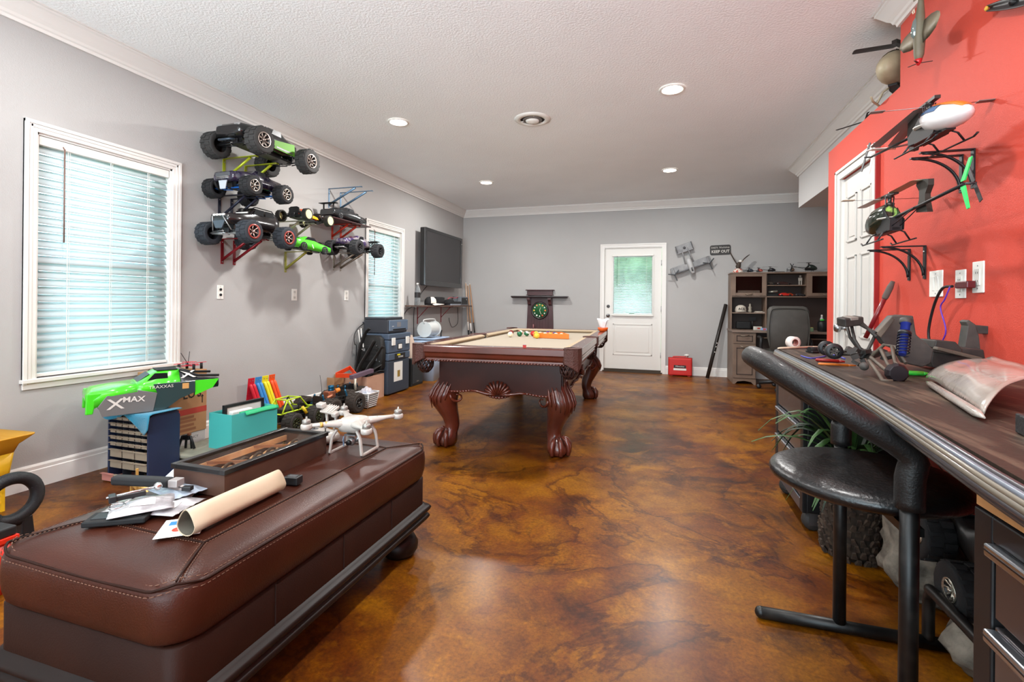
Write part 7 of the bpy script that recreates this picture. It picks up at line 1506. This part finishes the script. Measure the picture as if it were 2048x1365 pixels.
for sx in (-1, 1):
    for sy in (-1, 1): obj('corner_post', MB().cyl((sx*.064, sy*.074, .004), (sx*.086, sy*.096, .155), .006, n=6), BW, bs)
bgm = mat('bag_pale', (206, 190, 188), .3, noise=(20, (170, 176, 190), 4), bump=(30, .6), coat=.3)
o = obj('clear_bags', MB().sheet(lambda u, v: ((u-.5)*.16, (v-.5)*.18, .135+.075*math.sin(PI*u)*math.sin(PI*v)+.014*math.sin(u*17)*math.sin(v*15)), 14, 14, .002), bgm); tag(o, 'crumpled clear bags heaped in the white basket', 'plastic bag', None, (-2.99, 4.44, 0))
# ---- cartons and loose boards
c1_ = thing('brown_carton', 'pinkish-brown open carton filled with black straps beside the tool tower', 'carton', (-3.30, 4.86, 0), 0)
for a in ((-.17, -.165, -.195, .155), (.155, .16, -.195, .155), (-.165, .155, -.195, -.19), (-.165, .155, .15, .155)): obj('carton_wall', MB().bb(a[0], a[1], a[2], a[3], 0, .275), CBP, c1_)
obj('carton_floor', MB().bb(-.165, .155, -.19, .15, 0, .006), CBD, c1_); obj('printed_mark', MB().bb(.160, .161, -.175, -.15, .03, .10), mat('ink_tan', (150, 112, 92), .8), c1_)
c2_ = thing('brown_carton', 'small tan carton against the wall under the orange angle piece', 'carton', (-3.42, 4.44, 0), 0); obj('carton_body', MB().bb(-.085, .0, .14, .19, 0, .30), CBD, c2_); obj('carton_flap', MB().bb(.0, .006, .02, .19, .20, .30), CBD, c2_); obj('carton_side', MB().bb(-.085, .0, .02, .025, 0, .28), CBD, c2_)
og = thing('orange_angle_piece', 'bright orange triangular angle frame lying on the cartons', 'frame', (-3.30, 4.56, .305), (.15, .1, .3)); OG = mat('frame_orange', (226, 72, 32), .4)
T3 = [(-.10, -.12), (.10, -.05), (-.05, .18)]
for i in range(3):
    a, c = T3[i], T3[(i+1) % 3]; d = math.dist(a, c); obj('frame_side', MB().box(((a[0]+c[0])/2, (a[1]+c[1])/2, .02+.004*i), (d, .008, .045), (0, 0, math.atan2(c[1]-a[1], c[0]-a[0]))), OG, og)
o = obj('purple_board', MB().box((0, 0, 0), (.05, .34, .045)), mat('board_mauve', (100, 82, 96), .5), bev=.003); tag(o, 'mauve-grey board lying across the cartons in front of the orange frame', 'board', None, (-3.16, 4.60, .32), (.10, 0, -.1))
o = obj('silver_tube', MB().tube([(-3.13, 4.44, .17), (-3.14, 4.45, .29)], .014, 12), mat('tube_silver', (200, 190, 170), .3, .6)); tag(o, 'short silver tube standing out of the basket toward the boards', 'tube')
STP = mat('strap_black', (28, 26, 25), .6)
bgx = thing('black_straps', 'bundle of black belts and straps leaning out of the carton against the tool tower', 'strap bundle', (0, 0, 0))
for k, P_ in enumerate(([(-3.34, 4.72, .16), (-3.33, 4.78, .34), (-3.28, 4.86, .50), (-3.22, 4.93, .66)], [(-3.26, 4.74, .16), (-3.25, 4.82, .32), (-3.2, 4.92, .46), (-3.12, 4.955, .60)], [(-3.30, 4.70, .2), (-3.22, 4.80, .30), (-3.14, 4.94, .38)], [(-3.38, 4.80, .16), (-3.40, 4.86, .45), (-3.36, 4.93, .72), (-3.30, 4.95, .80)], [(-3.24, 4.78, .26), (-3.17, 4.92, .31), (-3.15, 5.0, .30)])):
    obj('strap', MB().tube(bez(P_, 5), .034, 8, flat=.3), STP, bgx)
b = MB(); random.seed(5)
for k in range(9): b.sph((random.uniform(-3.4, -3.2), random.uniform(4.74, 4.95), random.uniform(.20, .29)), (random.uniform(.03, .06), random.uniform(.03, .06), random.uniform(.02, .04)), 8, 6)
o = obj('strap_heap', b, STP, bgx); o['kind'] = 'stuff'
for P_ in ([(-3.30, 4.84, .56), (-3.29, 4.86, .60)], [(-3.20, 4.93, .44), (-3.19, 4.94, .47)]): obj('buckle', MB().box(P_[0], (.03, .01, .03)), STEEL, bgx, bev=.002)
o = obj('looped_rope', MB().tube(bez([(-3.44, 4.93, .78), (-3.42, 4.93, .66), (-3.39, 4.93, .56), (-3.37, 4.93, .58), (-3.40, 4.935, .72), (-3.41, 4.94, .80)], 6), .007, 6), WHT); tag(o, 'looped white cord hanging on the side of the tool tower', 'cord')
# ---- rolling tool tower and printer
tt = thing('tool_tower', 'blue-grey stacked rolling toolbox tower with white latches next to the window', 'toolbox', (-3.29, 5.035, 0))
TG = mat('tower_slate', (72, 86, 104), .45); TGD = mat('tower_dark', (52, 60, 72), .5)
def tier(name, x, y, z0, z1, m, bev=.014): return obj(name, MB().bb(-x, x, 0, y, z0, z1), m, tt, bev=bev, seg=3)
lw = tier('lower_bin', .19, .50, .012, .41, TGD); mdl = tier('middle_tray', .195, .51, .412, .50, TG); up = tier('upper_case', .195, .51, .502, .66, TG); ld = tier('upper_lid', .20, .515, .662, .735, TG)
for y in (.09, .42):
    l_ = obj('latch', MB().bb(.198, .214, y-.035, y+.035, .595, .685), WHT, up, bev=.004)
obj('centre_latch', MB().bb(.195, .206, .22, .29, .545, .60), WHT, up, bev=.003); obj('latch_recess', MB().bb(.1945, .1965, .20, .31, .535, .61), BLK, up)
obj('name_plate', MB().bb(.195, .199, .14, .38, .425, .49), BLK, mdl); obj('yellow_badge', MB().bb(.199, .2005, .19, .26, .464, .482), mat('badge_yellow', (216, 200, 40), .4), mdl); text('plate_text', 'FATMAX', .030, WHT, mdl, (.2005, .27, .444), (PI/2, 0, PI/2), .0004)
obj('paper_sheet', MB().bb(.190, .1915, .13, .33, .15, .385), WHT, lw); obj('paper_picture', MB().bb(.1916, .1922, .21, .27, .20, .28), mat('picture_ochre', (150, 120, 50), .5), lw)
for y in (.03, .44): obj('wheel', MB().lathe([(0, -.02), (.05, -.02), (.055, 0), (.05, .02), (0, .02)], 16, (-.16, y+.02, .056), 'X'), MBLK, tt)
for z in (.56, .60): obj('side_rib', MB().bb(-.14, .10, -.004, .0, z, z+.008), TGD, up)
obj('side_handle', MB().tube(bez([(-.05, -.002, .70), (-.05, -.03, .70), (.05, -.03, .70), (.05, -.002, .70)], 3), .007, 6), BLK, ld)
pr_ = thing('printer', 'blue-grey inkjet printer with small screen on top of the tool tower', 'printer', (-3.29, 5.065, .7355))
obj('printer_body', MB().bb(-.17, .17, 0, .44, .004, .165), mat('printer_dark', (54, 56, 62), .45), pr_, bev=.012, seg=3); fp_ = obj('front_panel', MB().bb(.17, .185, .005, .435, .03, .16), mat('printer_slate', (92, 110, 130), .35), pr_, bev=.006); obj('screen', MB().bb(.185, .1865, .17, .26, .075, .135), mat('printer_screen', (120, 122, 126), .2), fp_); obj('paper_slot', MB().bb(.184, .187, .08, .38, .038, .055), MBLK, fp_)
obj('scanner_lid', MB().bb(-.165, .13, .01, .40, .165, .195), MATS['printer_dark'], pr_, bev=.008); obj('feed_tray', MB().bb(-.22, -.17, .05, .38, .12, .135), MATS['printer_dark'], pr_); obj('logo_mark', MB().bb(.185, .1862, .06, .10, .085, .090), WHT, fp_)
o = obj('power_cord', MB().tube(bez([(-3.47, 5.10, .86), (-3.475, 4.98, .80), (-3.46, 4.88, .72), (-3.44, 4.86, .62), (-3.46, 4.92, .58), (-3.48, 4.93, .30), (-3.48, 4.90, .05)], 6), .005, 6), BLK); tag(o, 'black cord looping down behind the tool tower', 'cord')
bgk = thing('black_bag', 'black backpack with webbing slung against the near side of the tool tower', 'bag', (-3.29, 4.985, .30)); BGM = mat('bag_black', (30, 29, 28), .65, bump=(60, .4))
obj('bag_body', MB().ring([[(x, y, z) for x, y in rrect(w, l, .02, 4)] for w, l, z in ((.24, .05, 0), (.32, .08, .04), (.34, .085, .25), (.30, .07, .38), (.22, .04, .42))]), BGM, bgk); obj('bag_pocket', MB().bb(-.08, .10, -.055, -.04, .12, .30), BGM, bgk, bev=.012, seg=3)
for z in (.16, .21, .26): obj('webbing', MB().bb(-.10, .12, -.062, -.056, z, z+.018), STP, bgk)
for x, z in ((.10, .30), (.12, .22), (.04, .12), (.14, .12)): obj('rivet', MB().sph((x, -.058, z), .006, 8, 6), STEEL, bgk)
# ---- speaker, bin, reel
sp2 = thing('floor_speaker', 'black box speaker on the floor behind the pool table corner', 'speaker', (-3.30, 5.85, 0)); obj('cabinet', MB().bb(-.15, .14, -.15, .17, 0, .37), mat('speaker_black', (34, 36, 36), .5), sp2, bev=.006); obj('grille', MB().bb(.14, .148, -.13, .15, .03, .35), mat('speaker_grille', (44, 46, 48), .8, bump=(300, .5)), sp2, bev=.003); obj('badge', MB().bb(.148, .150, -.02, .04, .05, .065), STEEL, sp2)
bn = thing('storage_bin', 'pale blue translucent storage bin behind the pool table', 'storage bin', (-3.27, 6.42, 0)); LBN = mat('bin_pale_blue', (170, 188, 212), .35); obj('bin_body', MB().ring([[(x, y, z) for x, y in rrect(w, l, .03, 4)] for w, l, z in ((.34, .40, 0), (.40, .48, .60))]), LBN, bn); obj('bin_rim', MB().tube([(x, y, .60) for x, y in rrect(.42, .50, .03, 4)], .010, 6, closed=True), LBN, bn); obj('bin_label', MB().bb(.19, .196, -.02, .16, .48, .56), WHT, bn)
re_ = thing('cable_reel', 'white ribbed cable reel on top of the pale blue bin', 'cable reel', (-3.27, 6.42, .612)); RW = mat('reel_white', (214, 216, 214), .5)
for s in (-1, 1): obj('reel_flange', MB().lathe([(0, s*.15), (.115, s*.15), (.115, s*.16), (0, s*.16)], 24, (0, 0, .116), 'Y', smooth=False), RW, re_)
b = MB()
for k in range(12): b.lathe([(.09, -.14+k*.0235), (.10, -.13+k*.0235), (.09, -.12+k*.0235)], 20, (0, 0, .116), 'Y', caps=False)
o = obj('wound_cable', b, mat('cable_white', (196, 198, 196), .6), re_); o['kind'] = 'stuff'; obj('reel_core', MB().cyl((0, -.15, .116), (0, .15, .116), .088, n=20), RW, re_)
obj('reel_handle', MB().tube(bez([(0, -.16, .20), (.0, -.17, .255), (0, .17, .255), (0, .16, .20)], 4), .008, 8), RW, re_)
t = thing('glue_gun', 'small black tool sticking up from the pale blue bin', 'tool', (-3.17, 6.60, .612), .3); obj('grip', MB().tube([(0, 0, 0), (.0, .02, .06)], [.012, .010], 8), BLK, t); obj('head', MB().box((0, .045, .07), (.02, .06, .02), (.5, 0, 0)), BLK, t, bev=.003)
o = obj('paper_cone', MB().ring([[(r*math.cos(2*PI*j/20), r*math.sin(2*PI*j/20), z) for j in range(20)] for r, z in ((.13, 0), (.04, .30))], caps=(False, False)), transl('paper_cream', (226, 206, 190), (226, 206, 190), .3)); tag(o, 'cream paper cone shade standing on the black speaker', 'lamp shade', None, (-3.29, 5.87, .3705))
# ---- brass tube bracket near the ottoman
br = thing('brass_bracket', 'brass-coloured bracket of two tubes standing between the parts cabinet and the ottoman', 'bracket', (-2.72, 1.90, 0), -.2); BRS = mat('brass_paint', (206, 164, 92), .35, .3)
for x in (-.03, .03): obj('upright_plate', MB().bb(x-.005, x+.005, -.012, .0, 0, .17+x), BRS, br, bev=.002); obj('tube', MB().tube([(x, .0, .13+x*.5), (x+.07, .02, .06), (x+.12, .04, .012)], .015, 12), BRS, br)
# ---- left edge: yellow hopper, vacuum hose, red toolbox
yh = thing('yellow_hopper', 'yellow flared plastic hopper at the left edge by the wall', 'hopper', (-3.33, 1.50, 0), .1)
YH = mat('hopper_yellow', (222, 172, 30), .4); obj('hopper_body', MB().ring([[(x, y, z) for x, y in rrect(w, l, .02, 3)] for w, l, z in ((.18, .26, .14), (.20, .30, .30))]), YH, yh); obj('flared_rim', MB().ring([[(x, y, z) for x, y in rrect(w, l, .02, 3)] for w, l, z in ((.20, .30, .30), (.22, .33, .34), (.30, .42, .385), (.30, .42, .392), (.2, .3, .375))]), mat('hopper_ochre', (196, 142, 30), .45), yh)
for x in (-.07, .07):
    for y in (-.11, .11): obj('leg', MB().bb(x-.008, x+.008, y-.008, y+.008, 0, .145), YH, yh)
for z in (.04, .09): obj('leg_rail', MB().bb(-.078, .078, .104, .116, z, z+.012), YH, yh); obj('leg_rail', MB().bb(.064, .076, -.118, .118, z, z+.012), YH, yh)
gr = thing('silver_grille', 'silver slotted metal part resting on the yellow hopper at the left edge', 'metal part', (-3.28, 1.42, .42), (.3, .5, 0)); obj('grille_block', MB().bb(-.06, .06, -.12, .14, 0, .05), mat('grille_silver2', (170, 172, 178), .35, .6), gr, bev=.003)
for k in range(6): obj('fin', MB().bb(-.055, .055, -.10+k*.04, -.08+k*.04, .05, .056), mat('fin_dark', (60, 62, 72), .5), gr)
vh = thing('vacuum_hose', 'black ribbed vacuum hose loop with nozzle at the left edge', 'vacuum hose', (0, 0, 0))
ctr_ = Vector(P(22, 1000, 'X', -2.62)); L_p = []
for k in range(33):
    a = PI*.78-k/32*PI*1.52; L_p.append((ctr_.x+.03*math.sin(a*2)*0, ctr_.y+.090*math.cos(a), ctr_.z+.088*math.sin(a)))
L_p += [(ctr_.x, ctr_.y-.15, ctr_.z-.078), (ctr_.x, ctr_.y-.26, ctr_.z-.06)]
obj('hose_core', MB().tube(L_p, .021, 10), MBLK, vh)
b = MB(); LL = bez(L_p, 4)
for i in range(0, len(LL)-1, 1):
    p, q = Vector(LL[i]), Vector(LL[i+1]); d = (q-p).normalized()*.0018; b.tube([tuple(p-d), tuple(p+d)], .0255, 10)
o = obj('hose_ribs', b, mat('hose_black', (26, 26, 28), .5), vh); o['kind'] = 'stuff'
p = Vector(L_p[0]); obj('hose_cuff', MB().tube([tuple(p+Vector((0, -.08, -.03))), tuple(p+Vector((0, -.02, -.008))), tuple(p+Vector((0, .012, .006)))], [.026, .030, .030], 12), BLK, vh)
nz = Vector(P(48, 1075, 'X', -2.62)); obj('nozzle', MB().box(tuple(nz+Vector((0, 0, .03))), (.06, .055, .13), (0, 0, .1), taper=.7), BLK, vh, bev=.006); obj('nozzle_neck', MB().tube([tuple(nz+Vector((0, 0, .08))), (ctr_.x, ctr_.y, ctr_.z-.09)], .024, 10), BLK, vh)
rt = thing('red_toolbox', 'red plastic toolbox with black lid at the left edge', 'toolbox', (-2.45, 1.05, 0), .05); RT = mat('toolbox_red', (214, 44, 24), .35)
obj('box_body', MB().ring([[(x, y, z) for x, y in rrect(w, l, .015, 3)] for w, l, z in ((.22, .24, 0), (.25, .27, .20))]), RT, rt); obj('box_rim', MB().bb(-.135, .135, -.145, .145, .195, .215), RT, rt, bev=.003); obj('box_lid', MB().bb(-.13, .13, -.14, .14, .2155, .25), mat('lid_black', (34, 33, 34), .5), rt, bev=.006)
for y in (-.08, 0, .08): obj('side_rib', MB().bb(.108, .126, y-.012, y+.012, .01, .16), RT, rt)
